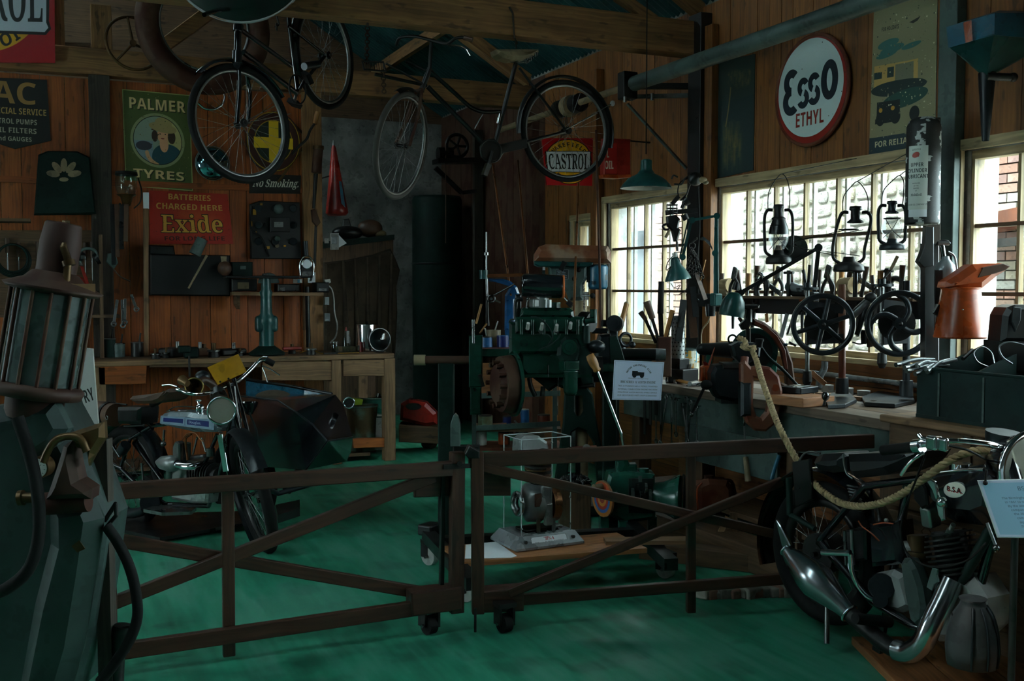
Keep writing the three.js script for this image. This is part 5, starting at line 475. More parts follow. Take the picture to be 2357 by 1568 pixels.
{
  const pl = DP(1270, 5.55), P = (x, y, o = 0) => pl.at(x, y, o), T = thing('car_engine', 'dark green four cylinder car engine with black air filter on the stand', 'engine');
  part(T, 'cylinder_block', m.grn, blk(pl, 1172, 742, 1356, 815, 0.26, 0, 0.015)); part(T, 'cylinder_head', m.grn, blk(pl, 1186, 730, 1345, 768, 0.22, 0.02, 0.012)); const rc = part(T, 'rocker_cover', m.grn, po(pl, [[1196, 730], [1200, 712], [1206, 708], [1312, 710], [1320, 716], [1322, 732]], 0.15, -0.02, 0.015)); part(rc, 'filler_cap', m.grn, cy(P(1276, 709, -0.09), P(1276, 697, -0.09), 0.034), cy(P(1276, 699, -0.09), P(1276, 696, -0.09), 0.038)); part(rc, 'hold_down_nut', m.steel, cy(P(1248, 711, -0.09), P(1248, 703, -0.09), 0.01)); part(T, 'crankcase', m.grn, po(pl, [[1196, 812], [1350, 812], [1356, 850], [1344, 870], [1210, 868], [1196, 850]], 0.26, -0.01, 0.02)); part(T, 'sump_flange', m.grn, blk(pl, 1196, 862, 1366, 870, 0.24, 0.01, 0.002)); part(T, 'oil_sump', m.grnDk, po(pl, [[1226, 870], [1350, 870], [1346, 886], [1312, 900], [1282, 890], [1264, 902], [1244, 884]], 0.18, -0.03, 0.015));
  const ar = FWD.clone().cross(UP).normalize(); part(T, 'air_filter', m.blackG, la([[0, 0], [0.045, 0.004], [0.062, 0.02], [0.064, 0.12], [0.062, 0.215], [0.056, 0.225]], P(1197, 656, 0), P(1300, 661, 0).sub(P(1197, 656, 0)).normalize(), 32)); part(T, 'filter_seal', m.cordO, to(P(1297, 660, 0), ar, 0.058, 0.005, 36, 6)); part(T, 'carburettor', m.alu, cy(P(1248, 682, -0.02), P(1248, 708, -0.02), 0.035), rb(0.07, 0.05, 0.06, P(1236, 698, -0.02)), cy(P(1262, 690, 0.01), P(1262, 708, 0.01), 0.018)); part(T, 'fuel_union', m.steel, cy(P(1212, 710, 0), P(1215, 690, 0), 0.005), ball(P(1216, 688, 0), 0.01)); part(T, 'breather_pipe', m.black, tb([P(1204, 690, -0.06), P(1190, 690, -0.06), P(1187, 706, -0.06), P(1187, 736, -0.06)], 0.012)); part(T, 'heat_shield', m.black, blk(pl, 1186, 678, 1200, 740, 0.1, -0.08));
  for (const [x, y] of [[1215, 752], [1247, 753], [1281, 756], [1313, 751]]) { const s = part(T, 'spark_plug', m.white, cy(P(x + 1, y - 8, 0.06), P(x - 1, y + 6, 0.03), 0.009, 0.011, 10)); part(s, 'plug_hex', m.steel, cy(P(x - 1, y + 5, 0.035), P(x - 2, y + 11, 0.02), 0.014, 0.014, 6)); } for (let i = 0; i < 6; i++) part(T, 'head_stud', m.grn, cy(P(1200 + i * 26, 736, 0.03), P(1200 + i * 26, 770, 0.03), 0.009)); for (let i = 0; i < 4; i++) part(T, 'core_plug', m.grn, cy(P(1206 + i * 38, 790, 0.012), P(1206 + i * 38, 790, -0.02), 0.022, 0.022, 18)); part(T, 'ignition_lead', m.grnDk, tb([P(1222, 730, 0.03), P(1240, 732, 0.06), P(1262, 752, 0.07), P(1272, 776, 0.06), P(1262, 794, 0.05)], 0.004), tb([P(1258, 802, 0.05), P(1284, 780, 0.06), P(1290, 768, 0.06)], 0.004), tb([P(1206, 772, 0.02), P(1264, 772, 0.04), P(1270, 790, 0.05), P(1240, 806, 0.04)], 0.003));
  part(T, 'oil_pump', m.grn, cy(P(1310, 799, 0.05), P(1310, 799, -0.02), 0.04, 0.045, 24), cy(P(1310, 799, 0.07), P(1310, 799, 0.05), 0.022, 0.026, 20)); part(T, 'oil_filter', m.grn, la([[0, 0], [0.03, 0.006], [0.038, 0.03], [0.04, 0.125], [0.044, 0.128], [0.044, 0.142], [0, 0.145]], P(1313, 912, 0.05), UP, 26)); part(T, 'filter_head', m.grn, rb(0.09, 0.06, 0.08, P(1310, 842, 0.03))); part(T, 'distributor', m.grnDk, po(pl, [[1284, 790], [1302, 774], [1330, 780], [1342, 806], [1330, 838], [1298, 846], [1282, 820]], 0.08, 0.02, 0.02), cy(P(1350, 750, 0.02), P(1350, 790, 0.02), 0.02)); part(T, 'water_outlet', m.grn, cy(P(1346, 740, 0), P(1368, 736, 0), 0.016), cy(P(1366, 712, -0.1), P(1366, 744, -0.1), 0.02)); part(T, 'tap', m.iron, tb([P(1172, 742, 0), P(1176, 736, 0.02), P(1184, 736, 0.02)], 0.005)); part(T, 'dipstick', m.steel, cy(P(1285, 870, 0.03), P(1283, 955, 0.03), 0.0025), cy(P(1262, 840, 0.04), P(1262, 868, 0.04), 0.004));
  const fc = P(1175, 884, -0.02), fa = RT.clone().addScaledVector(BK, -0.35).normalize(), fw = part(T, 'flywheel', m.rustDk, cy(fc.clone().addScaledVector(fa, -0.06), fc.clone().addScaledVector(fa, 0.0), 0.15, 0.156, 40), cy(fc.clone().addScaledVector(fa, -0.085), fc.clone().addScaledVector(fa, -0.05), 0.1, 0.13, 30)); for (let i = 0; i < 12; i++) { const a = i / 12 * 6.2832, o = UP.clone().multiplyScalar(Math.cos(a) * 0.115).addScaledVector(fa.clone().cross(UP).normalize(), Math.sin(a) * 0.115); part(fw, 'clutch_bolt', m.rustDk, cy(fc.clone().add(o).addScaledVector(fa, -0.1), fc.clone().add(o).addScaledVector(fa, -0.06), 0.014, 0.014, 6)); } part(T, 'back_plate', m.grn, cy(fc.clone().addScaledVector(fa, 0.005), fc.clone().addScaledVector(fa, 0.02), 0.175, 0.175, 40)); part(T, 'crank_pulley', m.iron, cy(P(1360, 850, -0.05), P(1386, 850, -0.05), 0.07, 0.07, 28)); part(T, 'dynamo_pulley', m.iron, cy(P(1340, 740, -0.2), P(1362, 742, -0.16), 0.055, 0.055, 26)); part(T, 'fan_boss', m.castB, ball(P(1372, 798, 0), 0.05, 0.035, 0.05)); part(T, 'exhaust_stub', m.iron, tb([P(1218, 870, -0.02), P(1222, 890, -0.02), P(1232, 912, -0.02)], 0.013), tb([P(1250, 890, -0.02), P(1248, 912, -0.02)], 0.013)); part(T, 'front_plate', m.grnDk, po(pl, [[1330, 800], [1352, 796], [1366, 830], [1366, 884], [1340, 888], [1330, 850]], 0.02, 0.01, 0.004));
}
{ const pl = DP(1390, 5.4), T = thing('gear_lever_tool', 'long bright steel bar with a turned wooden handle leaning by the engine', 'tool'), a = pl.at(1356, 816), b = pl.at(1375, 854), c = pl.at(1430, 998); part(T, 'handle', m.handle, la([[0, 0], [0.02, 0.004], [0.026, 0.03], [0.024, 0.06], [0.018, 0.08], [0.022, 0.092], [0.016, 0.1], [0, 0.1]], a, b.clone().sub(a).normalize(), 18)); part(T, 'bar', m.chrome, cy(b, c, 0.0075), cy(c, pl.at(1438, 1046), 0.0075)); }
{ const pl = DP(1470, 5.45), T = thing('engine_sheet', 'white laminated engine information sheet taped to the stand', 'sheet'), q = [[1414, 829], [1529, 834], [1521, 922], [1409, 920]]; part(T, 'sheet', m.paper, po(pl, q, 0.003, 0)); part(T, 'print', cvs(620, 500, (x, w, h) => { x.fillStyle = '#c9d2ea'; x.fillRect(0, 0, w, h); x.strokeStyle = '#7e88a8'; x.lineWidth = 3; x.strokeRect(14, 14, w - 28, h - 28); x.fillStyle = '#1d1d24'; x.font = 'bold 30px sans-serif'; arcText(x, 'MOTOR ENGINEERS CLUB', 312, 210, 150, -2.7, -0.45); x.fillRect(230, 125, 70, 62); x.fillRect(300, 140, 80, 44); x.beginPath(); x.arc(260, 188, 24, 0, 7); x.arc(352, 188, 24, 0, 7); x.fill(); x.font = '20px sans-serif'; fit(x, 'Restoration & Heritage Group', 312, 226, 250, '$px serif', 18); fit(x, "BMC SERIES 'A' AUSTIN ENGINE", 312, 282, 440, 'bold $px serif', 40); ['THIS 4 CYLINDER 948 cc PETROL POWERED', 'INTERNAL COMBUSTION ENGINE HAS BEEN', 'DONATED BY AUSTIN MOTORS SPARES SERVICE', 'OUR GROUP BASED PARTS SHOP 02380600868'].forEach((s, i) => fit(x, s, 312, 330 + i * 40, 500, '$px sans-serif', 26)); }, 0.3), qd(...[3, 2, 1, 0].map((i) => pl.at(q[i][0], q[i][1], 0.0012)))); }
{ const pl = DP(1048, 5.55), T = thing('coil_frame', 'small arched grey frame with bright orange copper windings', 'coil'); part(T, 'frame', m.greyGrn, po(pl, [[1037, 1028], [1037, 976], [1042, 960], [1048, 953], [1054, 960], [1059, 976], [1059, 1028]], 0.06, 0, 0.003, [[[1041, 1024], [1055, 1024], [1055, 972], [1041, 972]]])); for (let i = 0; i < 5; i++) part(T, 'winding', m.cordO, tb([pl.at(1042 + i * 1.5, 974, -0.02), pl.at(1045 + i * 2, 990, -0.01), pl.at(1045 + i * 1.8, 1010, -0.015), pl.at(1043 + i * 1.4, 1022, -0.02)], 0.002)); part(T, 'bracket', m.iron, blk(pl, 1042, 1026, 1104, 1046, 0.05, -0.01)); }
// cutaway engine under its clear cover
{
  const h0 = 0.205, c = FP(h0).at(1236, 1246), rz = YAW + 0.47, X = V(1, 0, 0).applyAxisAngle(UP, rz), Z = V(0, 0, 1).applyAxisAngle(UP, rz), Q = (a, b, d) => c.clone().addScaledVector(X, a).add(V(0, b, 0)).addScaledVector(Z, d), T = thing('cutaway_engine', 'silver cutaway motorcycle engine on a painted steel plinth under a clear cover', 'engine');
  const w = 0.145, d = 0.1, fr = [[-0.2, 0, 0.15], [0.2, 0, 0.15], [0.2, 0, -0.15], [-0.2, 0, -0.15], [-0.165, 0.065, 0.115], [0.165, 0.065, 0.115], [0.165, 0.065, -0.115], [-0.165, 0.065, -0.115], [-0.2, 0.012, 0.15], [0.2, 0.012, 0.15], [0.2, 0.012, -0.15], [-0.2, 0.012, -0.15]].map((a) => Q(...a)); const pb = part(T, 'plinth', m.silver, muv(new ConvexGeometry(fr)));
  const pa = Q(-0.105, 0.01, 0.149), pbr = Q(0.105, 0.01, 0.149), pt = Q(0.105, 0.058, 0.123), ptl = Q(-0.105, 0.058, 0.123); part(pb, 'name_plate', cvs(420, 110, (x, W2, H2) => { x.fillStyle = '#d3d6dc'; x.fillRect(0, 0, W2, H2); x.strokeStyle = '#555'; x.lineWidth = 4; x.strokeRect(2, 2, W2 - 4, H2 - 4); x.fillStyle = '#a01c1c'; x.fillRect(150, 10, 60, 8); x.save(); x.transform(1, 0, -0.2, 1, 12, 0); fit(x, 'BSA', 214, 46, 110, 'bold $px serif', 44); x.restore(); x.fillStyle = '#222'; fit(x, '250 c.c. O.H.V. ENGINE', 210, 80, 340, 'bold $px serif', 30); x.font = '10px sans-serif'; x.fillText('BSA MOTOR CYCLES LTD. BIRMINGHAM, ENGLAND', 84, 100); for (const [a, b] of [[10, 10], [410, 10], [10, 100], [410, 100]]) { x.beginPath(); x.arc(a, b, 4, 0, 7); x.fill(); } }, 0.35), qd(pa, pbr, pt, ptl)); for (const [a, b] of [[-0.14, 0.125], [0.14, 0.125]]) part(pb, 'screw', m.steel, cy(Q(a, 0.04, b + 0.02), Q(a, 0.036, b - 0.01), 0.009));
  const hB = 0.56, sheet = (a, b, e, f) => qd(a, b, e, f); const cv = part(T, 'clear_cover', m.acry, sheet(Q(-w, 0.06, d), Q(w, 0.06, d), Q(w, hB, d), Q(-w, hB, d)), sheet(Q(w, 0.06, d), Q(w, 0.06, -d), Q(w, hB, -d), Q(w, hB, d)), sheet(Q(w, 0.06, -d), Q(-w, 0.06, -d), Q(-w, hB, -d), Q(w, hB, -d)), sheet(Q(-w, 0.06, -d), Q(-w, 0.06, d), Q(-w, hB, d), Q(-w, hB, -d)), sheet(Q(-w, hB, d), Q(w, hB, d), Q(w, hB, -d), Q(-w, hB, -d))); part(cv, 'cover_edge', M(0.8, 0.86, 0.88, 0.2, 0, { transmission: 0.6, thickness: 0 }), [[-w, d], [w, d], [w, -d], [-w, -d]].flatMap(([a, b], i, A2) => { const n = A2[(i + 1) % 4]; return [cy(Q(a, 0.06, b), Q(a, hB, b), 0.003, 0.003, 6), cy(Q(a, hB, b), Q(n[0], hB, n[1]), 0.003, 0.003, 6)]; })); for (const [a, b] of [[-w, d], [w, d], [w, -d]]) for (const y of [0.1, 0.24, 0.5]) part(cv, 'cover_screw', m.steel, cy(Q(a * 1.02, y, b), Q(a * 0.96, y, b * 0.98), 0.006));
  const E = part(T, 'crankcase', m.alu, la([[0, -0.075], [0.06, -0.07], [0.1, -0.05], [0.105, 0.02], [0.09, 0.04], [0, 0.042]], Q(-0.01, 0.21, 0), X.clone().addScaledVector(Z, 0.2).normalize(), 32)); part(E, 'timing_cover', m.alu, rb(0.06, 0.1, 0.03, Q(0.01, 0.26, 0.085), [0, rz, 0], 0.01), rb(0.045, 0.12, 0.03, Q(0.02, 0.16, 0.085), [0, rz, 0], 0.01)); part(E, 'sprocket_ring', m.steel, to(Q(-0.125, 0.215, 0.02), X, 0.055, 0.012, 30, 8), to(Q(-0.115, 0.215, 0.02), X, 0.035, 0.01, 24, 8)); part(E, 'flywheel', m.copper, cy(Q(0.055, 0.2, 0), Q(0.1, 0.2, 0), 0.1, 0.1, 36)); part(E, 'cut_window', m.rustDk, rb(0.04, 0.07, 0.01, Q(-0.045, 0.24, 0.095), [0, rz, 0], 0.004)); for (const a of [-0.03, 0.06]) part(T, 'mounting_foot', m.steel, bar(Q(a, 0.06, 0.07), Q(a, 0.15, 0.07), 0.02, 0.008, Z)); for (let i = 0; i < 7; i++) part(T, 'cylinder_fin', i % 2 ? m.copper : m.iron, cy(Q(0.005, 0.33 + i * 0.017, 0), Q(0.005, 0.336 + i * 0.017, 0), 0.072, 0.072, 24)); part(T, 'cylinder', m.iron, cy(Q(0.005, 0.3, 0), Q(0.005, 0.46, 0), 0.045)); part(T, 'rocker_box', m.alu, po(plane(Q(0, 0, 0.06), Z), [[1196, 1042], [1198, 1014], [1210, 1004], [1242, 1004], [1262, 1018], [1268, 1042]], 0.1, 0, 0.015)); part(T, 'rocker_dome', m.blackG, ball(Q(0.0, 0.478, 0.05), 0.04, 0.026, 0.03)); part(T, 'base_bracket', m.iron, rb(0.2, 0.015, 0.12, Q(0, 0.072, 0), [0, rz, 0]));
}
{ const f = FP(0.2), T = thing('trolley_plank', 'long orange brown plank laid across the stand base', 'plank'); part(T, 'plank', m.plank, po(f, [[1010, 1258], [1420, 1226], [1490, 1262], [1068, 1294]], 0.025, 0)); const b = solo('display_board', 'thin brown board lying behind the cutaway engine plinth', 'board', m.bench, bar(FP(0.21).at(1392, 1246), FP(0.21).at(1582, 1244), 0.1, 0.02, UP)); const p = solo('paper_sheet', 'blank white paper sheet on the plank beside the cutaway engine', 'paper', m.paper, po(FP(0.2025), [[1072, 1254], [1142, 1247], [1190, 1280], [1176, 1284], [1070, 1286]], 0.0015, 0)); }
{ // cutaway gearbox
  const pl = DP(1470, 5.95), P = (x, y, o = 0) => pl.at(x, y, o), T = thing('cutaway_gearbox', 'green cutaway car gearbox with a red, blue and orange painted flange', 'gearbox'), ax = RT.clone().addScaledVector(BK, 0.25).normalize();
  part(T, 'gear_case', m.grnLt, po(pl, [[1402, 1092], [1440, 1086], [1508, 1094], [1510, 1196], [1440, 1206], [1404, 1190], [1388, 1150]], 0.2, 0, 0.02)); part(T, 'window', m.black, blk(pl, 1447, 1102, 1504, 1182, 0.02, 0.012, 0.002)); for (let i = 0; i < 5; i++) { const g = part(T, 'gear', m.steel, cy(P(1453 + i * 10, 1140 - (i % 2) * 14, 0.02), P(1459 + i * 10, 1140 - (i % 2) * 14, 0.02), 0.04 - (i % 3) * 0.006, 0.04 - (i % 3) * 0.006, 18)); } part(T, 'bell_housing', m.grnLt, la([[0.085, 0], [0.09, 0.06], [0.125, 0.13], [0.135, 0.15], [0.13, 0.155]], P(1504, 1144, -0.06), ax, 32)); for (let i = 0; i < 3; i++) part(T, 'housing_ring', m.black, to(P(1572 + i * 5, 1142, -0.06), ax, 0.125 - i * 0.008, 0.004, 36, 6)); part(T, 'tail_housing', m.grnLt, cy(P(1390, 1150, -0.05), P(1418, 1150, -0.05), 0.05, 0.085, 24)); part(T, 'lever_turret', m.grnLt, po(pl, [[1418, 1092], [1420, 1062], [1444, 1058], [1450, 1070], [1466, 1070], [1470, 1092]], 0.1, -0.04, 0.012)); part(T, 'breather', m.grnLt, cy(P(1482, 1096, -0.06), P(1482, 1078, -0.06), 0.03)); part(T, 'clip', m.steel, blk(pl, 1470, 1096, 1478, 1110, 0.006, 0.02, 0.001)); part(T, 'clear_guard', m.acry, blk(pl, 1376, 1084, 1462, 1180, 0.003, 0.06, 0.0));
  const dc = P(1390, 1148, 0.02), da = RT.clone().multiplyScalar(-1).addScaledVector(BK, 0.55).normalize(), ring = (r0, r1, mt, z, n) => part(T, n, mt, cy(dc.clone().addScaledVector(da, z), dc.clone().addScaledVector(da, z + 0.012), r1, r1, 36)); ring(0, 0.105, m.plank, 0.0, 'flange'); const hp = part(T, 'flange_paint', cvs(256, 256, (x) => { const c = ['#b06a24', '#2c5fa0', '#a42c1e', '#c88434', '#8f2a1e']; c.forEach((q, i) => { x.fillStyle = q; x.beginPath(); x.arc(128, 128, 128 - i * 24, 0, 7); x.fill(); }); x.fillStyle = '#b5461f'; x.fillRect(0, 0, 256, 96); x.fillStyle = '#c98a3c'; x.beginPath(); x.arc(128, 90, 44, 0, 7); x.fill(); }), (() => { const z = da, x = UP.clone().cross(z).normalize(); return new THREE.CircleGeometry(0.1, 36).applyMatrix4(basis(x, z.clone().cross(x), z, dc.clone().addScaledVector(da, 0.0135))); })()); part(T, 'output_shaft', m.tan, cy(dc.clone().addScaledVector(da, 0.01).add(V(0, 0.07, 0)), dc.clone().addScaledVector(da, 0.07).add(V(0, 0.07, 0)), 0.02)); part(T, 'foot', m.grnLt, blk(pl, 1380, 1186, 1402, 1256, 0.06, 0.0)); part(T, 'foot', m.grnLt, blk(pl, 1424, 1200, 1446, 1256, 0.06, 0.02)); part(T, 'foot', m.grnLt, blk(pl, 1492, 1190, 1512, 1250, 0.06, -0.1)); part(T, 'base_plate', m.grnDk, blk(pl, 1370, 1250, 1520, 1258, 0.2, 0.02, 0.002));
}

// ================================================================ PILLAR DRILL, BLUE DRILL AND SHELF TABLE
{
  const pl = DP(1315, 7.0), P = (x, y, o = 0) => pl.at(x, y, o), T = thing('drill_press', 'pillar drill with rusty brown belt cover and blue motor beside the window', 'drill');
  part(T, 'belt_cover', m.hood, po(pl, [[1229, 603], [1230, 584], [1240, 568], [1256, 562], [1400, 566], [1407, 578], [1408, 606], [1390, 606], [1290, 604]], 0.26, 0.1, 0.03)); part(T, 'cover_tray', m.teal, po(pl, [[1229, 601], [1366, 604], [1364, 610], [1346, 616], [1240, 614], [1230, 609]], 0.24, 0.09, 0.008)); part(T, 'head_casting', m.greyGrn, po(pl, [[1262, 612], [1352, 612], [1352, 640], [1344, 656], [1342, 690], [1312, 692], [1304, 672], [1290, 660], [1264, 640]], 0.16, 0.06, 0.02)); part(T, 'spindle_nose', m.greyGrn, cy(P(1328, 664, 0.0), P(1328, 692, 0.0), 0.05, 0.042)); part(T, 'name_plate', cvs(128, 96, (x) => { x.fillStyle = '#23262a'; x.fillRect(0, 0, 128, 96); x.strokeStyle = '#8f9498'; x.lineWidth = 3; x.strokeRect(3, 3, 122, 90); x.fillStyle = '#7c8288'; for (let i = 0; i < 5; i++) x.fillRect(12 + (i % 2) * 8, 14 + i * 15, 70 + (i * 37) % 30, 7); }), qd(P(1279, 643, 0.0625), P(1309, 643, 0.0625), P(1309, 620, 0.0625), P(1279, 620, 0.0625))); part(T, 'depth_scale', m.grnDk, blk(pl, 1248, 610, 1255, 640, 0.02, 0.06, 0.001)); part(T, 'scale_dial', m.paper, blk(pl, 1249, 614, 1255, 622, 0.002, 0.0625, 0)); part(T, 'column', m.tan, cy(P(1337, 688, -0.05), P(1340, 1166, -0.05), 0.042, 0.042, 22)); part(T, 'column_collar', m.iron, cy(P(1336, 672, -0.05), P(1336, 690, -0.05), 0.055)); 
  const mo = part(T, 'motor', m.blueM, la([[0, 0], [0.055, 0.003], [0.066, 0.02], [0.068, 0.15], [0.06, 0.168], [0, 0.172]], P(1376, 667, 0), UP, 28)); part(mo, 'motor_label', m.paper, blk(pl, 1390, 632, 1398, 645, 0.004, 0.05, 0)); part(mo, 'terminal_box', m.iron, blk(pl, 1351, 610, 1359, 650, 0.06, 0.04)); for (let i = 0; i < 3; i++) part(mo, 'vent_slot', m.black, blk(pl, 1362 + i * 4, 647, 1364 + i * 4, 655, 0.01, 0.069, 0)); part(T, 'belt_lever', m.steel, cy(P(1286, 638, 0.09), P(1299, 612, 0.1), 0.006)); part(T, 'lever_grip', m.rub, cy(P(1291, 622, 0.1), P(1300, 603, 0.11), 0.016, 0.018)); for (const [x, y, x2, y2] of [[1296, 682, 1317, 704], [1340, 680, 1364, 681]]) { const l = part(T, 'feed_lever', m.steel, cy(P(x, y, 0.06), P(x2, y2, 0.1), 0.007)); part(l, 'lever_knob', m.rub, x2 > 1350 ? ball(P(x2, y2, 0.1), 0.018) : cy(P(x2 - 11, y2 - 9, 0.09), P(x2, y2, 0.1), 0.016, 0.02)); } part(T, 'safety_chain', m.steel, chainG(P(1344, 634, 0.05), P(1345, 716, 0.05), 0.007, 0.0018)).userData.kind = 'stuff'; part(T, 'knob_bolt', m.rub, ball(P(1332, 622, 0.05), 0.018), ball(P(1322, 642, 0.05), 0.02));
  part(T, 'pedestal', m.grnDk, po(pl, [[1300, 906], [1312, 892], [1352, 892], [1364, 906], [1372, 960], [1410, 1166], [1380, 1166], [1366, 1020], [1350, 994], [1332, 986], [1316, 996], [1300, 1166], [1268, 1166], [1296, 976]], 0.08, 0.05, 0.01, [[[1318, 908], [1344, 906], [1346, 946], [1338, 960], [1326, 962], [1318, 950]]])); part(T, 'table', m.iron, blk(pl, 1300, 872, 1370, 892, 0.3, 0.16)); part(T, 'foot', m.iron, blk(pl, 1262, 1166, 1420, 1188, 0.3, 0.1)); part(T, 'back_column', m.greyGrn, cy(P(1332, 870, -0.12), P(1332, 1046, -0.12), 0.06));
}
{
  const pl = DP(1160, 7.3), P = (x, y, o = 0) => pl.at(x, y, o), T = thing('bench_drill', 'bright blue belt driven bench drill with a tall steel spindle', 'drill');
  part(T, 'body', m.blue, po(pl, [[1161, 760], [1162, 680], [1172, 664], [1168, 654], [1150, 650], [1124, 648], [1124, 641], [1160, 642], [1176, 648], [1190, 660], [1196, 676], [1186, 690], [1186, 740], [1172, 762]], 0.08, 0, 0.015)); part(T, 'spindle', m.steel, cy(P(1119, 534, 0), P(1119, 640, 0), 0.006), cy(P(1120, 640, 0), P(1121, 682, 0), 0.009)); part(T, 'spindle_collar', m.steel, cy(P(1119, 581, 0), P(1119, 588, 0), 0.017)); part(T, 'pulley', m.teal, cy(P(1113, 622, 0), P(1113, 642, 0), 0.03, 0.03, 20)); part(T, 'belt', m.copper, bar(P(1122, 636, 0.02), P(1206, 633, 0.02), 0.02, 0.004, BK), bar(P(1122, 635, -0.03), P(1206, 632, -0.03), 0.02, 0.004, BK)); part(T, 'hand_wheel', m.steel, to(P(1131, 688, 0.05), BK, 0.024, 0.006, 20, 6), cy(P(1131, 688, 0.06), P(1131, 688, 0), 0.01)); part(T, 'lever', m.steel, cy(P(1134, 682, 0.03), P(1184, 654, 0.03), 0.006), cy(P(1138, 690, 0.03), P(1152, 697, 0.03), 0.006)); part(T, 'chuck', m.iron, cy(P(1121, 682, 0), P(1122, 750, 0), 0.01, 0.014), cy(P(1122, 732, 0), P(1123, 748, 0), 0.012)); part(T, 'column', m.blue, blk(pl, 1162, 756, 1176, 800, 0.06, -0.01)); part(T, 'base', m.iron, blk(pl, 1110, 795, 1190, 802, 0.16, 0.03));
}
{
  const pl = DP(1180, 7.15), P = (x, y, o = 0) => pl.at(x, y, o), T = thing('shelf_table', 'grey angle iron table with a red top and open shelves under the drills', 'table'); part(T, 'top', m.rust, po(FP(P(1180, 800).y), [[1086, 806], [1300, 800], [1310, 778], [1110, 780]], 0.02, 0)); part(T, 'leg', m.greyGrn, blk(pl, 1086, 806, 1096, 1040, 0.03, 0.1, 0.001)); part(T, 'leg', m.greyGrn, blk(pl, 1272, 806, 1282, 1040, 0.03, 0.1, 0.001)); part(T, 'rail', m.greyGrn, bar(P(1096, 986, 0.1), P(1290, 975, 0.1), 0.036, 0.01, BK)); part(T, 'rail', m.greyGrn, bar(P(1096, 912, 0.1), P(1290, 905, 0.1), 0.036, 0.01, BK)); part(T, 'back_panel', m.plank, blk(pl, 1096, 836, 1290, 908, 0.02, -0.12)); part(T, 'middle_shelf', m.benchDk, bx(0.6, 0.02, 0.3, P(1190, 984, -0.06), [0, YAW, 0])); part(T, 'bottom_shelf', m.rust, bx(0.6, 0.02, 0.34, P(1190, 1026, -0.06), [0, YAW, 0]));
  const can = (n, l, c, mt, lid, x, y, h, r, o) => { const C = thing(n, l, c), b = P(x, y, o); part(C, 'body', mt, cy(b, b.clone().add(V(0, h, 0)), r, r, 22)); part(C, 'lid', lid, cy(b.clone().add(V(0, h, 0)), b.clone().add(V(0, h + 0.006, 0)), r * 0.96, r * 0.96, 22)); return C; };
  can('paint_can', 'plain blue paint can with a dark lid on the red table', 'can', m.blue, m.iron, 1120, 799, 0.065, 0.04, 0.03); can('paint_can', 'dark blue paint can with a red and white label on the red table', 'can', m.navy, m.blue, 1157, 799, 0.075, 0.04, 0.0).children; { const C = thing('brush_jar', 'grey jar of brushes with dripped paint between the blue cans', 'jar'), b = P(1135, 796, -0.08); part(C, 'jar', m.tan, cy(b, b.clone().add(V(0, 0.11, 0)), 0.05, 0.055, 22)); part(C, 'brush', m.white, cy(P(1120, 772, -0.05), P(1116, 756, -0.02), 0.006), cy(P(1136, 770, -0.08), P(1146, 740, -0.05), 0.005)); part(C, 'brush', m.handle, cy(P(1096, 745, -0.1), P(1108, 700, -0.1), 0.008), cy(P(1104, 768, -0.1), P(1120, 745, -0.1), 0.006)); }
  can('paint_tin', 'old tin with red and green paint drips on the middle shelf', 'tin', M(0.2, 0.35, 0.25, 0.5, 0, { map: TX.rust }), m.iron, 1117, 982, 0.075, 0.05, 0.0); can('paint_tin', 'small dark blue tin on the middle shelf', 'tin', m.navy, m.iron, 1167, 980, 0.06, 0.03, 0); can('spray_can', 'upright blue and white spray can on the middle shelf', 'can', m.blue, m.white, 1208, 977, 0.1, 0.03, 0.02); can('paint_tin', 'brown rusty tin near the drill pedestal on the middle shelf', 'tin', m.rust, m.iron, 1252, 976, 0.06, 0.045, -0.02); can('paint_tin', 'white canister standing on the bottom shelf', 'tin', m.white, m.white, 1108, 1024, 0.09, 0.038, 0.02); can('paint_tin', 'orange tin standing on the bottom shelf', 'tin', m.orange, m.iron, 1160, 1022, 0.08, 0.04, 0.0); can('paint_tin', 'grey unlabelled tin standing on the bottom shelf', 'tin', m.silver, m.iron, 1200, 1022, 0.1, 0.045, 0);
  solo('wood_offcut', 'small orange wood offcut on the middle shelf', 'wood', m.plank, bar(P(1136, 980, 0.04), P(1166, 977, 0.04), 0.02, 0.06, BK)); solo('file_tool', 'short steel file poking from the middle shelf', 'file', m.steel, bar(P(1184, 968, 0.02), P(1196, 982, 0.06), 0.012, 0.004, BK));
}

// ================================================================ RIGHT WALL FITTINGS
{ const f = (z) => V(3.95, 3.03, z), T = thing('line_shaft', 'long overhead line shaft in grey sleeve along the window wall', 'line shaft'); part(T, 'sleeve', m.greyGrn, cy(f(-3.2), f(-6.7), 0.055, 0.055, 20)); part(T, 'shaft', m.tan, cy(f(-6.7), f(-9.2), 0.026)); for (const [z, r, w, c] of [[-7.55, 0.075, 0.1, m.black], [-7.7, 0.085, 0.08, m.tan], [-7.85, 0.075, 0.1, m.black], [-8.6, 0.06, 0.1, m.rustDk]]) part(T, 'pulley', c, cy(f(z), f(z - w), r, r, 24)); const hg = part(T, 'hanger', m.iron, rb(0.12, 0.2, 0.1, f(-6.8)), bar(f(-6.8), V(4.38, 3.03, -6.62), 0.05, 0.04, UP)); part(hg, 'bolt', m.steel, cy(V(3.9, 2.94, -6.75), V(3.9, 2.9, -6.75), 0.012)); }
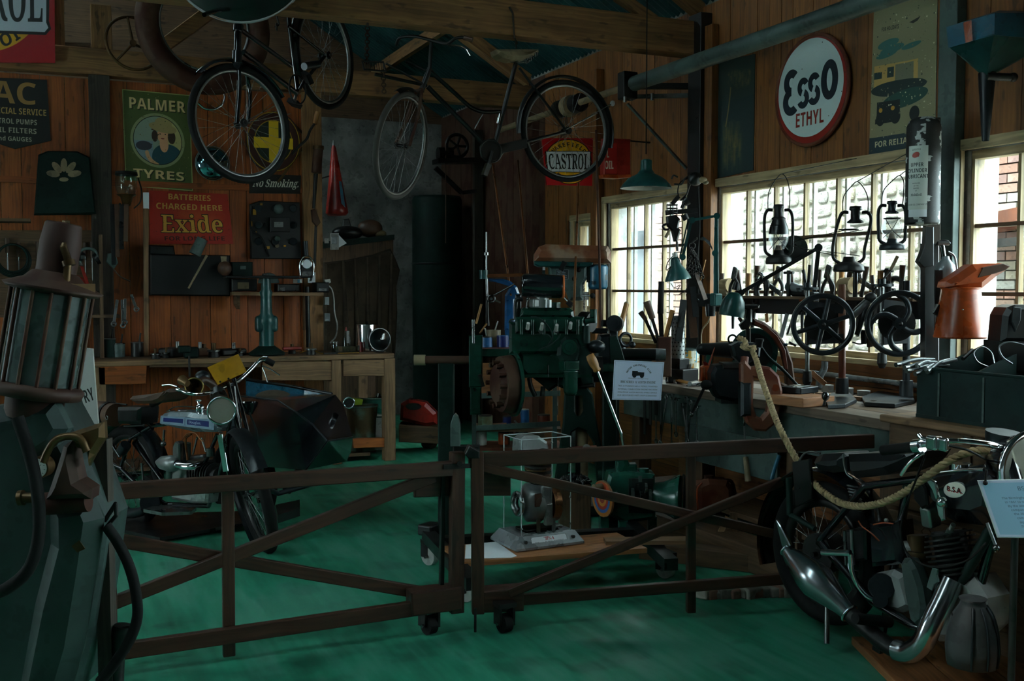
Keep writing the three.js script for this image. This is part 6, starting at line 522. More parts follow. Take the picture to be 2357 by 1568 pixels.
{ const pl = DP(1500, 7.55), T = thing('shaft_bracket', 'steel angle bracket with a long diagonal strut on the timber post', 'bracket'); part(T, 'arm', m.steel, bar(V(3.93, 2.95, -6.82), V(4.36, 2.95, -6.55), 0.03, 0.03, UP)); part(T, 'strut', m.greyGrn, bar(V(3.95, 2.9, -6.8), V(4.34, 2.42, -6.6), 0.05, 0.012, V(1, 0, 1))); part(T, 'bolt', m.steel, cy(V(3.97, 2.92, -6.78), V(3.97, 2.97, -6.78), 0.012)); part(T, 'bolt', m.steel, cy(V(4.1, 2.92, -6.7), V(4.1, 2.97, -6.7), 0.012)); }
struct('trim_8', m.black, rb(0.1, 3.5, 0.16, V(XR - 0.05, 1.75, -6.42), null, 0.006)); struct('trim_9', m.wR[1], rb(0.06, 3.4, 0.1, V(XR - 0.035, 1.7, -6.3), null, 0.005)); struct('trim_10', m.greyGrn, rb(0.07, 3.5, 0.12, V(XR - 0.035, 1.75, -4.12), null, 0.006)); struct('trim_11', m.wR[1], rb(0.08, 3.4, 0.1, V(XR - 0.04, 1.7, -7.98), null, 0.005));
{ const T = thing('pendant_lamp', 'green enamel pendant lamp hanging on a long cord', 'lamp'), p = ZP(-6.25), a = p.at(1487, 355), b = p.at(1487, 432); part(T, 'cord', m.rub, cy(a, V(a.x, 3.95, a.z), 0.004, 0.004, 6)); part(T, 'shade', m.teal, la([[0.178, 0], [0.165, 0.025], [0.12, 0.07], [0.06, 0.1], [0.04, 0.13], [0.04, 0.19], [0.02, 0.2], [0, 0.2]], V(b.x, b.y - 0.005, b.z), UP, 40)); part(T, 'shade_lining', m.white, la([[0.175, 0.002], [0.16, 0.024], [0.115, 0.066], [0.05, 0.096], [0, 0.1]], V(b.x, b.y - 0.006, b.z), UP, 40)); part(T, 'bulb', m.paper, ball(V(b.x, b.y + 0.06, b.z), 0.03, 0.04, 0.03)); }
for (const [x0, y0, x1, y1, d0, d1, l] of [[1130, 350, 1176, 680, 8.3, 7.3, 'orange brown driving cord running down to the blue drill'], [1192, 370, 1215, 640, 8.4, 7.3, 'thin brown driving cord behind the blue drill'], [1332, 420, 1320, 730, 7.3, 6.6, 'orange brown driving cord in front of the pillar drill'], [1372, 300, 1384, 770, 7.3, 6.6, 'dark driving belt beside the window frame']]) solo('drive_belt', l, 'belt', l.startsWith('dark') ? m.rustDk : m.copper, cy(AT(x0, y0, d0), AT(x1, y1, d1), 0.008, 0.008, 8));
{ const T = thing('oil_dispenser', 'tall flaking black oil dispenser with a white lubricant label', 'dispenser'), d = 5.35, pl = DP(2122, d), P = (x, y, o = 0) => pl.at(x, y, o); part(T, 'drum', m.flake, la([[0, 0], [0.082, 0.002], [0.086, 0.015], [0.084, 0.5], [0.07, 0.53], [0.05, 0.545], [0, 0.55]], P(2122, 519, 0), UP, 28)); const lm = cvs(180, 460, (x, w, h) => { x.fillStyle = '#cdd2cc'; x.fillRect(0, 0, w, h); x.fillStyle = '#252525'; fit(x, 'GARGOYLE', 76, 34, 80, '$px sans-serif', 18); x.fillStyle = '#a33022'; x.beginPath(); x.ellipse(72, 66, 34, 20, -0.2, 0, 7); x.fill(); x.fillRect(40, 74, 60, 6); x.fillStyle = '#1c2226'; x.font = 'bold 38px sans-serif'; x.textAlign = 'center'; x.fillText('UPPER', 82, 150); x.fillText('CYLINDER', 82, 192); x.fillText('LUBRICANT', 82, 234); x.font = '14px sans-serif'; ['PRODUCED', 'BY THE', 'MAKERS', 'OF'].forEach((q, i) => x.fillText(q, 80, 276 + i * 18)); x.font = 'bold 24px serif'; x.fillText('Mobiloil', 80, 362); x.font = '16px sans-serif'; x.fillText('VACUUM OIL COMPANY LTD', 84, 430); }); const g = new THREE.CylinderGeometry(0.0862, 0.0862, 0.32, 14, 1, true, -1.2, 1.15).rotateY(YAW); const c = P(2122, 412, 0); part(T, 'label', lm, g.translate(c.x, c.y, c.z)); const g2 = new THREE.CylinderGeometry(0.0862, 0.0862, 0.05, 14, 1, true, -1.2, 1.1).rotateY(YAW), c2 = P(2122, 490, 0); part(T, 'small_label', m.paper, g2.translate(c2.x, c2.y, c2.z)); part(T, 'back_board', m.post, blk(pl, 2128, 270, 2166, 700, 0.03, -0.09)); }
{ const T = thing('support_post', 'narrow black timber post standing on the bench below the oil dispenser', 'post'), pl = DP(2146, 5.2); part(T, 'shaft', m.black, blk(pl, 2130, 560, 2162, 880, 0.07, 0, 0.004)); part(T, 'bracket', m.black, po(pl, [[2132, 522], [2150, 522], [2150, 612], [2126, 616], [2114, 602], [2122, 584], [2130, 560]], 0.05, 0.01, 0.004)); }
{ const T = thing('square_funnel', 'large hanging teal square funnel with a dark blue and red rim', 'funnel'), d = 4.95, P = (x, y, o = 0) => AT(x, y, d - o); const rim = [[2182, 62, 0], [2290, 28, 0.0], [2400, 30, -0.25], [2330, 70, 0.2]]; const q = (y0, y1, mt, n) => { const c = V(0, 0, 0); }; const top = [P(2178, 60, -0.1), P(2300, 24, -0.3), P(2440, 40, 0), P(2290, 74, 0.2)], mid = [P(2180, 108, -0.1), P(2300, 74, -0.3), P(2440, 92, 0), P(2290, 78 + 4, 0.2)], low = [P(2256, 168, 0), P(2272, 166, -0.05), P(2290, 168, 0), P(2272, 174, 0.04)]; mid[3] = P(2285, 76, 0.2); const lowR = low; part(T, 'hopper', m.teal, muv(new ConvexGeometry([P(2184, 108, -0.05), P(2300, 80, -0.25), P(2430, 92, 0), P(2288, 78, 0.2), P(2256, 170, 0), P(2272, 168, -0.04), P(2290, 170, 0), P(2272, 176, 0.03)]))); part(T, 'rim_band', m.blueM, muv(new ConvexGeometry([P(2178, 62, -0.05), P(2300, 24, -0.25), P(2434, 30, 0), P(2290, 30, 0.2), P(2183, 110, -0.05), P(2300, 80, -0.25), P(2432, 94, 0), P(2289, 80, 0.2)]))); part(T, 'red_patch', m.orange, qd(P(2222, 99, 0.085), P(2239, 94, 0.105), P(2236, 46, 0.105), P(2217, 52, 0.085))); part(T, 'spout', m.castB, la([[0.04, 0], [0.036, -0.05], [0.018, -0.3], [0.016, -0.32]], P(2272, 168, 0), UP, 18)); part(T, 'valve', m.iron, cy(P(2272, 176, 0.03), P(2332, 178, 0.03), 0.018), ball(P(2332, 178, 0.03), 0.022)); }

// ================================================================ LANTERNS AT THE WINDOW
function lantern(label, cx, cap, base, w, d, o) {
  const pl = DP(cx, d), P = (x, y, k = 0) => pl.at(x, y, k), k = mp(P(cx, 550)), T = thing('hurricane_lantern', label, 'lantern', 'hurricane lanterns hung before the window'), H2 = base - cap, sx = w / 2, tilt = o.tilt || 0, X = (y) => cx + tilt * (y - (cap + base) / 2);
  const bt = base - 0.2 * H2, tank = part(T, 'fuel_tank', o.body, la([[0, 0], [sx * 0.92 * k, 0], [sx * 0.96 * k, 4 * k], [sx * 0.92 * k, 0.1 * H2 * k], [sx * 0.7 * k, 0.135 * H2 * k], [sx * 0.4 * k, 0.16 * H2 * k], [sx * 0.34 * k, 0.23 * H2 * k], [0, 0.23 * H2 * k]], P(X(base), base), UP, 24));
  for (const s of [-1, 1]) part(T, 'side_tube', o.body, tb([P(X(cap) + s * sx * 0.45, cap + 0.1 * H2), P(X(cap) + s * sx * 0.8, cap + 0.1 * H2), P(X(cap) + s * sx, cap + 0.18 * H2), P(X(base) + s * sx * 1.02, base - 0.35 * H2), P(X(base) + s * sx * 0.95, bt), P(X(base) + s * sx * 0.5, base - 0.12 * H2)], 0.009, 30, 8));
  part(T, 'chimney_cap', o.body, la([[sx * 0.5 * k, 0], [sx * 0.52 * k, 3 * k], [sx * 0.3 * k, 0.06 * H2 * k], [sx * 0.28 * k, 0.18 * H2 * k], [sx * 0.4 * k, 0.2 * H2 * k], [sx * 0.36 * k, 0.25 * H2 * k], [0, 0.26 * H2 * k]], P(X(cap), cap + 0.26 * H2), UP, 22));
  if (o.glass) { const gb = P(X(base), base - 0.24 * H2), gh = (o.gh || 0.46) * H2 * k; part(T, 'glass_globe', m.chimney, la([[sx * 0.42 * k, 0], [sx * (o.bulge || 0.62) * k, gh * 0.3], [sx * (o.bulge || 0.62) * k, gh * 0.55], [sx * 0.45 * k, gh * 0.95]], gb, UP, 28)); if (o.soot) part(T, 'soot', m.black, la([[sx * 0.74 * k, gh * 0.5], [sx * 0.68 * k, gh * 0.7], [sx * 0.46 * k, gh * 0.96]], gb, UP, 28)); part(T, 'burner', m.brassDk, cy(gb.clone().add(V(0, -0.005, 0)), gb.clone().add(V(0, 0.025, 0)), sx * 0.3 * k, sx * 0.2 * k)); }
  for (const s of [-1, 1]) part(T, 'guard_wire', m.iron, tb([P(X(base) - s * sx * 0.7, base - 0.24 * H2, 0.04), P(X(cx), base - 0.42 * H2, 0.05), P(X(cap) + s * sx * 0.5, cap + 0.36 * H2, 0.03)], 0.0022, 16, 5)); part(T, 'globe_ring', m.iron, to(P(X(base), cap + 0.36 * H2), UP, sx * 0.6 * k, 0.003, 24, 5));
  part(T, 'bail', m.iron, tb([P(X(cap) - sx * 0.8, cap + 0.14 * H2), P(X(cap) - sx * 0.75 + o.bx * 0.2, (cap + o.by) / 2 + 6), P(X(cap) - sx * 0.3 + o.bx * 0.7, o.by + 10), P(X(cap) + o.bx, o.by), P(X(cap) + sx * 0.4 + o.bx * 0.8, o.by + 12), P(X(cap) + sx * 0.78 + o.bx * 0.2, (cap + o.by) / 2 + 10), P(X(cap) + sx * 0.8, cap + 0.14 * H2)], 0.003, 50, 5)); part(T, 'hook_wire', m.iron, cy(P(X(cap) + o.bx, o.by), P(X(cap) + o.bx, o.by).setX(XR - 0.02).setY(2.3), 0.0025, 0.0025, 5)); return [T, P, X];
}
{ const [T, P] = lantern('hurricane lantern with a soot blackened glass and round reflector', 1792, 470, 608, 62, 5.95, { body: m.iron, glass: true, soot: true, bx: 8, by: 400, gh: 0.52, bulge: 0.72 }); part(T, 'reflector', m.steel, cy(P(1828, 572, -0.03), P(1828, 572, -0.035), 0.075, 0.075, 28)); }
lantern('tilted hurricane lantern with an empty wire frame and no glass', 1961, 474, 626, 72, 5.6, { body: m.iron, glass: false, bx: 4, by: 418, tilt: -0.1 });
lantern('smaller hurricane lantern with a clear round globe beside the oil dispenser', 2053, 462, 576, 60, 5.5, { body: m.castB, glass: true, bx: 18, by: 404, bulge: 0.8 });

// ================================================================ RIGHT WORKBENCH
const BH = 0.92, bF = FP(BH);
{ const T = thing('workbench', 'long heavy timber workbench with a greenish front under the windows', 'workbench'); for (let i = 0; i < 4; i++) part(T, 'top_plank', i % 2 ? m.benchDk : m.benchGr, rb(0.188, 0.05, 2.53, V(3.68 + i * 0.19, BH - 0.025, -4.985), null, 0.004)); part(T, 'apron', m.greyGrn, rb(0.03, 0.2, 2.5, V(3.62, BH - 0.15, -4.985), null, 0.004)); part(T, 'front_board', m.greyGrn, rb(0.02, 0.22, 0.9, V(3.6, BH - 0.33, -5.0), null, 0.003)); for (const z of [-6.15, -5.4, -4.5, -3.8]) part(T, 'leg', m.benchDk, rb(0.1, BH - 0.06, 0.1, V(3.7, (BH - 0.06) / 2, z), null, 0.005)); part(T, 'back_panel', m.plank, rb(0.02, 0.7, 2.45, V(4.05, 0.4, -4.985), null, 0.002)); part(T, 'low_shelf', m.benchDk, rb(0.6, 0.03, 2.45, V(3.98, 0.2, -4.985), null, 0.002)); }
{ const p = bF.at(1880, 940), q = solo('wood_block', 'thick sawn oak block overhanging the bench front edge', 'block', m.plank, rb(0.24, 0.05, 0.26, V(3.63, BH + 0.027, -4.42), [0, 0.15, 0], 0.004)); }
solo('conduit_pipe', 'long grey conduit pipe running below the window sill', 'pipe', m.silver, cy(V(4.32, 1.02, -6.2), V(4.32, 1.0, -3.3), 0.016));
// hanging spanners
for (let i = 0; i < 9; i++) { const x = [1510, 1521, 1534, 1546, 1556, 1571, 1580, 1590, 1604][i], y0 = [918, 916, 914, 914, 922, 934, 920, 928, 940][i], y1 = [1015, 1030, 1020, 1028, 1000, 1015, 990, 1030, 1020][i], X = 3.585 - (i % 3) * 0.02, w = XP(X), T = thing('hanging_spanner', 'long steel spanner hanging from the bench front', 'spanner', 'spanners hanging from the bench front'), b = [0, 0, -14, 0, 0, 12, 0, -8, 0][i]; const a = w.at(x, y0), c = w.at(x + b, y1); part(T, 'shank', m.steel, bar(a, c, 0.013, 0.006, V(-1, 0, 0), 0.002)); part(T, 'jaw', m.steel, to(a, V(-1, 0, 0), 0.014, 0.005, 16, 6, 4.6), to(c, V(-1, 0, 0), 0.014, 0.005, 16, 6)); part(T, 'hook', m.iron, cy(a.clone().add(V(0.03, 0.012, 0)), a.clone().add(V(-0.012, 0.014, 0)), 0.003, 0.003, 5)); }
for (let i = 0; i < 3; i++) solo('flat_bar', 'dark flat steel strip hanging beside the spanners', 'bar', m.iron, bar(XP(3.575).at(1484 + i * 13, 912), XP(3.575).at(1484 + i * 13, 1000 - i * 22), 0.03, 0.005, V(-1, 0, 0))).userData.group = 'flat strips at the bench end';
{ const w = XP(3.56), T = thing('long_screwdriver', 'long screwdriver with a pale handle hanging below the bench', 'screwdriver'); part(T, 'blade', m.steel, cy(w.at(1712, 960), w.at(1716, 1052), 0.005)); part(T, 'handle', m.tan, cy(w.at(1716, 1052), w.at(1722, 1108), 0.014, 0.018)); }
// paint pot, tins, tube of files
const onB = (x, z) => V(x, BH, z);
function pxB(px, py, x) { const w = XP(x).at(px, py); return V(x, BH, w.z); }
{ const b = pxB(1581, 830, 3.95), T = thing('paint_pot', 'cream paint pot covered in blue and rust coloured drips', 'pot'), mt = cvs(256, 256, (x, w, h) => { x.fillStyle = '#b9b09a'; x.fillRect(0, 0, w, h); for (let i = 0; i < 46; i++) { x.fillStyle = ['#3f86a3', '#b07a2a', '#8c4a20', '#d8d4c4', '#5c9cae', '#c29a4a'][i % 6]; const a = rnd(0, w), l = rnd(20, 170); x.fillRect(a, 0, rnd(3, 12), l); x.beginPath(); x.arc(a + 4, l, rnd(4, 11), 0, 7); x.fill(); } speckle(x, w, h, 60, ['#a86a20', '#4c8da0'], 12); }); const g = new THREE.CylinderGeometry(0.086, 0.084, 0.2, 28, 1, true).translate(b.x, b.y + 0.1, b.z); part(T, 'pot', mt, g); part(T, 'rim', m.greyGrn, to(b.clone().add(V(0, 0.2, 0)), UP, 0.086, 0.005, 28, 6)); part(T, 'paint', m.grnLt, cy(b.clone().add(V(0, 0.18, 0)), b.clone().add(V(0, 0.185, 0)), 0.083)); part(T, 'base', m.tan, cy(b, b.clone().add(V(0, 0.004, 0)), 0.084)); }
{ const b = pxB(1572, 862, 3.78), T = thing('grease_tin', 'two stacked square black tins in front of the paint pot', 'tin'); part(T, 'lower_tin', m.black, rb(0.16, 0.09, 0.13, b.clone().add(V(0, 0.045, 0)), [0, 0.3, 0], 0.006)); part(T, 'upper_tin', m.black, rb(0.1, 0.07, 0.09, b.clone().add(V(-0.03, 0.125, 0.0)), [0, 0.3, 0], 0.006)); part(T, 'bolt', m.steel, cy(b.clone().add(V(0.03, 0.09, 0.04)), b.clone().add(V(0.03, 0.12, 0.04)), 0.006)); }
{ const d = 6.7, pl = DP(1525, d), P = (x, y, o = 0) => pl.at(x, y, o), T = thing('tool_pot', 'dark metal tube packed with files standing on the bench', 'pot'); part(T, 'tube', m.rustDk, blk(pl, 1514, 776, 1546, 868, 0.09, 0.04)); const G = (n, l, c, ...g) => { const t = thing(n, l, 'file'); for (const [nm, mt, q] of g) part(t, nm, mt, q); return t; };
  G('wood_file', 'file with a dark wooden handle leaning far left in the tool pot', 0, ['blade', m.iron, bar(P(1510, 790, 0), P(1484, 732, 0), 0.02, 0.006, BK)], ['handle', m.leather, cy(P(1486, 736, 0), P(1474, 718, 0), 0.014, 0.018)]); G('wood_file', 'file with a thick dark handle in the tool pot', 0, ['blade', m.iron, bar(P(1518, 790, 0.03), P(1500, 730, 0.03), 0.02, 0.006, BK)], ['handle', m.leather, cy(P(1502, 734, 0.03), P(1488, 694, 0.03), 0.02, 0.024)]); G('wood_file', 'tall upright file with a long black handle in the tool pot', 0, ['blade', m.iron, bar(P(1524, 800, -0.02), P(1520, 720, -0.02), 0.03, 0.008, BK)], ['handle', m.rub, cy(P(1520, 722, -0.02), P(1522, 648, -0.02), 0.02, 0.018)]); G('wood_file', 'brown slatted wooden rule in the tool pot', 0, ['blade', m.handle, bar(P(1532, 780, 0.02), P(1548, 714, 0.02), 0.03, 0.005, BK)], ['edge', m.steel, bar(P(1536, 778, 0.03), P(1552, 720, 0.03), 0.006, 0.003, BK)]); G('wood_file', 'pale wooden shaft leaning beside the window', 0, ['shaft', m.handle, cy(P(1422, 776, -0.2), P(1442, 700, -0.3), 0.018)], ['tip', m.tan, ball(P(1442, 700, -0.3), 0.018)]);
  const t2 = thing('mesh_tube', 'grey perforated metal tube beside the tool pot', 'tube'); part(t2, 'tube', m.alu, cy(P(1561, 830, -0.1), P(1561, 728, -0.1), 0.045, 0.045, 22, true)); const holes = []; for (let i = 0; i < 12; i++) for (let j = 0; j < 10; j++) { const a = i / 12 * 6.2832 + (j % 2) * 0.26, c = P(1561, 734 + j * 9, -0.1).add(V(Math.cos(a) * 0.0445, 0, Math.sin(a) * 0.0445)); holes.push(cy(c, c.clone().add(V(Math.cos(a) * 0.001, 0, Math.sin(a) * 0.001)), 0.006, 0.006, 6)); } part(t2, 'perforations', m.black, holes).userData.kind = 'stuff'; part(t2, 'rim', m.alu, to(P(1561, 728, -0.1), UP, 0.045, 0.003, 22, 5)); }
{ const pl = DP(1480, 6.1), T = thing('black_tube', 'thick black tube with a grey end cap behind the engine sheet', 'tube'); part(T, 'tube', m.black, cy(pl.at(1424, 815), pl.at(1510, 816), 0.034, 0.034, 22)); part(T, 'end_cap', m.silver, cy(pl.at(1508, 816), pl.at(1531, 817), 0.035, 0.035, 22)); part(T, 'cradle', m.black, blk(pl, 1428, 826, 1500, 850, 0.08, 0.02)); }
{ const pl = DP(1400, 6.5), P = (x, y, o = 0) => pl.at(x, y, o), T = thing('bench_machine', 'black cast hand machine with wheels beside the engine', 'machine'); part(T, 'body', m.castB, po(pl, [[1372, 800], [1380, 772], [1412, 768], [1440, 790], [1444, 850], [1372, 850]], 0.14, 0, 0.015)); part(T, 'roller', m.rub, cy(P(1386, 744, 0.05), P(1420, 746, 0.02), 0.022)); part(T, 'roller_end', m.castB, cy(P(1414, 744, 0.08), P(1418, 745, 0.0), 0.05, 0.05, 24), cy(P(1413, 744, 0.1), P(1415, 744, 0.05), 0.03, 0.03, 20)); part(T, 'neck', m.castB, blk(pl, 1404, 752, 1422, 780, 0.08, 0)); part(T, 'hand_wheel', m.castB, to(P(1440, 782, 0), BK.clone().addScaledVector(RT, 0.4), 0.04, 0.01, 24, 6), ball(P(1456, 794, 0.03), 0.02)); part(T, 'beam', m.castB, blk(pl, 1362, 756, 1400, 768, 0.05, 0.02)); part(T, 'pedestal', m.black, bar(P(1408, 850, -0.07), P(1408, 850, -0.07).setY(0), 0.09, 0.09, BK)); }
{ // bench grinder
  const d = 6.05, pl = DP(1700, d), P = (x, y, o = 0) => pl.at(x, y, o), T = thing('bench_grinder', 'bench grinder with black motor and round teal wheel guard', 'grinder'); part(T, 'motor', m.black, cy(P(1614, 804, 0), P(1690, 806, 0), 0.034, 0.05, 24), ball(P(1616, 804, 0), 0.034)); const gc = P(1736, 808, -0.05), gn = BK.clone().addScaledVector(RT, -0.25).normalize(); part(T, 'wheel_guard', m.teal, cy(gc.clone().addScaledVector(gn, 0.03), gc.clone().addScaledVector(gn, -0.05), 0.135, 0.135, 40)); part(T, 'guard_face', m.black, cy(gc.clone().addScaledVector(gn, 0.034), gc.clone().addScaledVector(gn, 0.03), 0.105, 0.105, 36)); part(T, 'foot', m.grnLt, blk(pl, 1626, 812, 1640, 852, 0.08, 0.02)); part(T, 'foot', m.grnLt, blk(pl, 1694, 832, 1712, 858, 0.1, 0.05)); part(T, 'foot', m.grnLt, blk(pl, 1770, 830, 1788, 858, 0.1, 0.0)); part(T, 'eye_ring', m.grnDk, to(P(1686, 781, 0.04), BK, 0.024, 0.006, 24, 6)); part(T, 'screw', m.rub, cy(P(1685, 786, 0.04), P(1685, 796, 0.04), 0.006)); part(T, 'bed', m.plank, blk(pl, 1640, 818, 1690, 840, 0.1, -0.05)); }
{ const pl = DP(1625, 5.86), T = thing('oil_can', 'small red oil can with a long thin spout', 'oil can'); part(T, 'body', m.orange, po(pl, [[1613, 878], [1614, 846], [1619, 842], [1635, 842], [1637, 878]], 0.06, 0, 0.008)); part(T, 'spout', m.orange, cy(pl.at(1631, 842, -0.02), pl.at(1645, 800, -0.02), 0.007, 0.002, 8)); part(T, 'trigger', m.red, po(pl, [[1617, 832], [1627, 834], [1633, 842], [1621, 842]], 0.015, -0.01, 0.002)); part(T, 'handle', m.copper, tb([pl.at(1621, 846, 0.01), pl.at(1621, 862, 0.02), pl.at(1625, 876, 0.01)], 0.002)); }
{ // big vice
  const d = 5.75, pl = DP(1700, d), P = (x, y, o = 0) => pl.at(x, y, o), T = thing('bench_vice', 'large black bench vice bolted to the bench front', 'vice'); part(T, 'fixed_jaw', m.castB, po(pl, [[1638, 860], [1646, 842], [1700, 838], [1716, 846], [1718, 920], [1690, 926], [1652, 918], [1640, 900]], 0.16, 0.02, 0.02)); part(T, 'jaw_plate', m.iron, blk(pl, 1664, 836, 1704, 850, 0.12, 0.03)); part(T, 'slide', m.castB, cy(P(1702, 880, 0), P(1722, 880, 0), 0.05)); part(T, 'screw_boss', m.rub, ball(P(1626, 886, 0.02), 0.034, 0.028, 0.03)); part(T, 'tommy_bar', m.rub, cy(P(1622, 890, 0.03), P(1592, 954, 0.05), 0.008)); part(T, 'bar_end', m.steel, ball(P(1591, 955, 0.05), 0.013)); part(T, 'base', m.castB, blk(pl, 1660, 905, 1720, 930, 0.18, 0.0)); part(T, 'upper_block', m.castB, po(pl, [[1684, 796], [1700, 788], [1740, 790], [1752, 800], [1750, 822], [1724, 838], [1706, 838], [1690, 822]], 0.1, -0.02, 0.012)); part(T, 'screw_post', m.rub, cy(P(1746, 800, 0), P(1748, 784, 0), 0.02), cy(P(1748, 786, 0), P(1748, 780, 0), 0.024)); }
{ const d = 5.55, pl = DP(1760, d), T = thing('leg_vice_arm', 'rusty red brown ring shaped casting with an orange spot at the bench front', 'casting'); const out = [[1706, 838], [1716, 830], [1730, 846], [1748, 842], [1774, 846], [1794, 866], [1802, 900], [1800, 940], [1786, 976], [1764, 994], [1738, 992], [1718, 974], [1708, 940], [1706, 900]], hole = [[1736, 870], [1734, 935], [1742, 958], [1754, 964], [1766, 950], [1772, 920], [1768, 890], [1752, 874]]; part(T, 'ring', m.rust, po(pl, out, 0.07, 0.03, 0.012, [hole])); part(T, 'spot', m.orange, cy(pl.at(1785, 893, 0.034), pl.at(1785, 893, 0.028), 0.019, 0.019, 22)); part(T, 'boss', m.castB, blk(pl, 1706, 880, 1732, 960, 0.09, 0.04, 0.015)); part(T, 'arm', m.rust, tb([pl.at(1714, 822, -0.02), pl.at(1712, 850, 0), pl.at(1718, 880, 0)], 0.022)); }
{ const d = 5.9, pl = DP(1780, d), T = thing('lever_press', 'tall screw press with a thick curved red brown arm', 'press'); part(T, 'curved_arm', m.rustDk, po(pl, [[1734, 732], [1760, 742], [1790, 764], [1812, 796], [1826, 836], [1830, 870], [1836, 904], [1812, 908], [1810, 870], [1808, 846], [1798, 806], [1780, 776], [1756, 756], [1732, 748]], 0.06, 0, 0.01)); part(T, 'arm_web', m.rust, po(pl, [[1738, 738], [1764, 750], [1790, 774], [1808, 806], [1814, 850], [1806, 850], [1800, 810], [1782, 780], [1758, 760], [1736, 746]], 0.012, 0.008, 0.002)); part(T, 'screw_head', m.black, po(pl, [[1704, 700], [1750, 702], [1748, 710], [1732, 714], [1732, 742], [1724, 758], [1710, 760], [1704, 748], [1716, 736], [1720, 714], [1706, 708]], 0.06, 0.03, 0.01)); part(T, 'screw', m.iron, cy(pl.at(1722, 756, 0), pl.at(1722, 800, 0), 0.014)); part(T, 'foot', m.rustDk, po(pl, [[1800, 880], [1840, 900], [1846, 916], [1808, 914], [1786, 880]], 0.08, 0.04, 0.01)); part(T, 'adjusting_pin', m.blueM, cy(pl.at(1804, 793, 0.03), pl.at(1812, 794, 0.03), 0.008)); part(T, 'pin_rod', m.iron, cy(pl.at(1816, 788, -0.02), pl.at(1832, 796, -0.02), 0.007)); part(T, 'lever', m.grnDk, tb([pl.at(1752, 800, 0.06), pl.at(1768, 822, 0.08), pl.at(1800, 850, 0.1), pl.at(1836, 888, 0.1)], 0.009)); }
function flyDrill(label, cx, cy0, R, d, s) {
  const pl = DP(cx, d), P = (x, y, o = 0) => pl.at(x, y, o), T = thing('hand_drill_press', label, 'drill press'), k = mp(P(cx, cy0)), c = P(cx, cy0, 0.08), n = BK.clone().addScaledVector(RT, -0.15).normalize(), r = R * k, x = UP.clone().cross(n).normalize(), y = n.clone().cross(x);
  const w = part(T, 'flywheel_rim', m.castB, la([[r * 0.84, -0.014], [r * 0.95, -0.02], [r, -0.012], [r, 0.012], [r * 0.95, 0.02], [r * 0.84, 0.014], [r * 0.83, 0], [r * 0.84, -0.014]], c, n, 48)); part(w, 'hub', m.castB, cy(c.clone().addScaledVector(n, 0.03), c.clone().addScaledVector(n, -0.03), r * 0.17, r * 0.17, 20)); part(w, 'hub_nut', m.iron, ball(c.clone().addScaledVector(n, 0.032), r * 0.07)); for (let i = 0; i < s.n; i++) { const a = i / s.n * 6.2832 + s.a; if (s.curve) part(w, 'spoke', m.castB, tb([0.15, 0.45, 0.7, 0.88].map((q, j) => c.clone().addScaledVector(x, Math.cos(a + j * 0.35) * r * q).addScaledVector(y, Math.sin(a + j * 0.35) * r * q)), r * 0.09, 14, 7)); else part(w, 'spoke', m.castB, cy(c.clone().addScaledVector(x, Math.cos(a) * r * 0.14).addScaledVector(y, Math.sin(a) * r * 0.14), c.clone().addScaledVector(x, Math.cos(a) * r * 0.86).addScaledVector(y, Math.sin(a) * r * 0.86), r * 0.085, r * 0.07, 8)); }
  part(T, 'axle', m.iron, cy(c, c.clone().addScaledVector(n, -0.16), 0.014)); const o = s.col; part(T, 'column', o.brown ? m.rust : m.castB, cy(P(o.x, cy0 - R * 1.3, -0.08), P(o.x, o.y - 30, -0.08), 0.019, 0.019, 18)); part(T, 'column_socket', m.castB, cy(P(o.x, o.y - 36, -0.08), P(o.x, o.y, -0.08), 0.034, 0.036, 20)); part(T, 'base', m.castB, po(bF, s.base, 0.022, 0.024, 0.004)); part(T, 'frame_arm', m.castB, bar(P(o.x, cy0 - R * 0.5, -0.08), P(s.ch, cy0 - R * 0.6, -0.06), 0.05, 0.04, BK)); part(T, 'frame_arm', m.castB, bar(P(o.x, cy0 + R * 0.45, -0.08), P(s.ch, cy0 + R * 0.5, -0.06), 0.05, 0.04, BK)); part(T, 'spindle', m.steel, cy(P(s.ch, cy0 - R * 1.1, -0.06), P(s.ch, s.cy, -0.06), 0.012)); part(T, 'chuck', m.iron, cy(P(s.ch, s.cy - 8, -0.06), P(s.ch, s.cy + 16, -0.06), 0.022, 0.026, 16), cy(P(s.ch, s.cy + 16, -0.06), P(s.ch, s.cy + 28, -0.06), 0.026, 0.014, 16)); part(T, 'feed_wheel', m.castB, cy(P(s.ch, cy0 - R * 1.12, -0.06), P(s.ch, cy0 - R * 1.2, -0.06), 0.06, 0.06, 22), cy(P(s.ch, cy0 - R * 1.2, -0.06), P(s.ch, cy0 - R * 1.36, -0.06), 0.02)); part(T, 'bevel_gear', m.iron, cy(c.clone().addScaledVector(n, -0.06), c.clone().addScaledVector(n, -0.1), r * 0.55, r * 0.4, 26)); return [T, P];
}
flyDrill('hand drill press with a six spoked black flywheel', 1894, 747, 71, 5.6, { n: 6, a: 0.32, col: { x: 1938, y: 906, brown: true }, base: [[1898, 920], [1912, 905], [1952, 900], [1972, 918], [1946, 930], [1906, 932]], ch: 1858, cy: 862 });
flyDrill('hand drill press with a curved spoke flywheel beside the support post', 2070, 745, 76, 5.45, { n: 4, a: 0.6, curve: true, col: { x: 2086, y: 912, brown: false }, base: [[1984, 912], [2020, 900], [2100, 902], [2106, 920], [2060, 930], [1990, 926]], ch: 2030, cy: 820 });
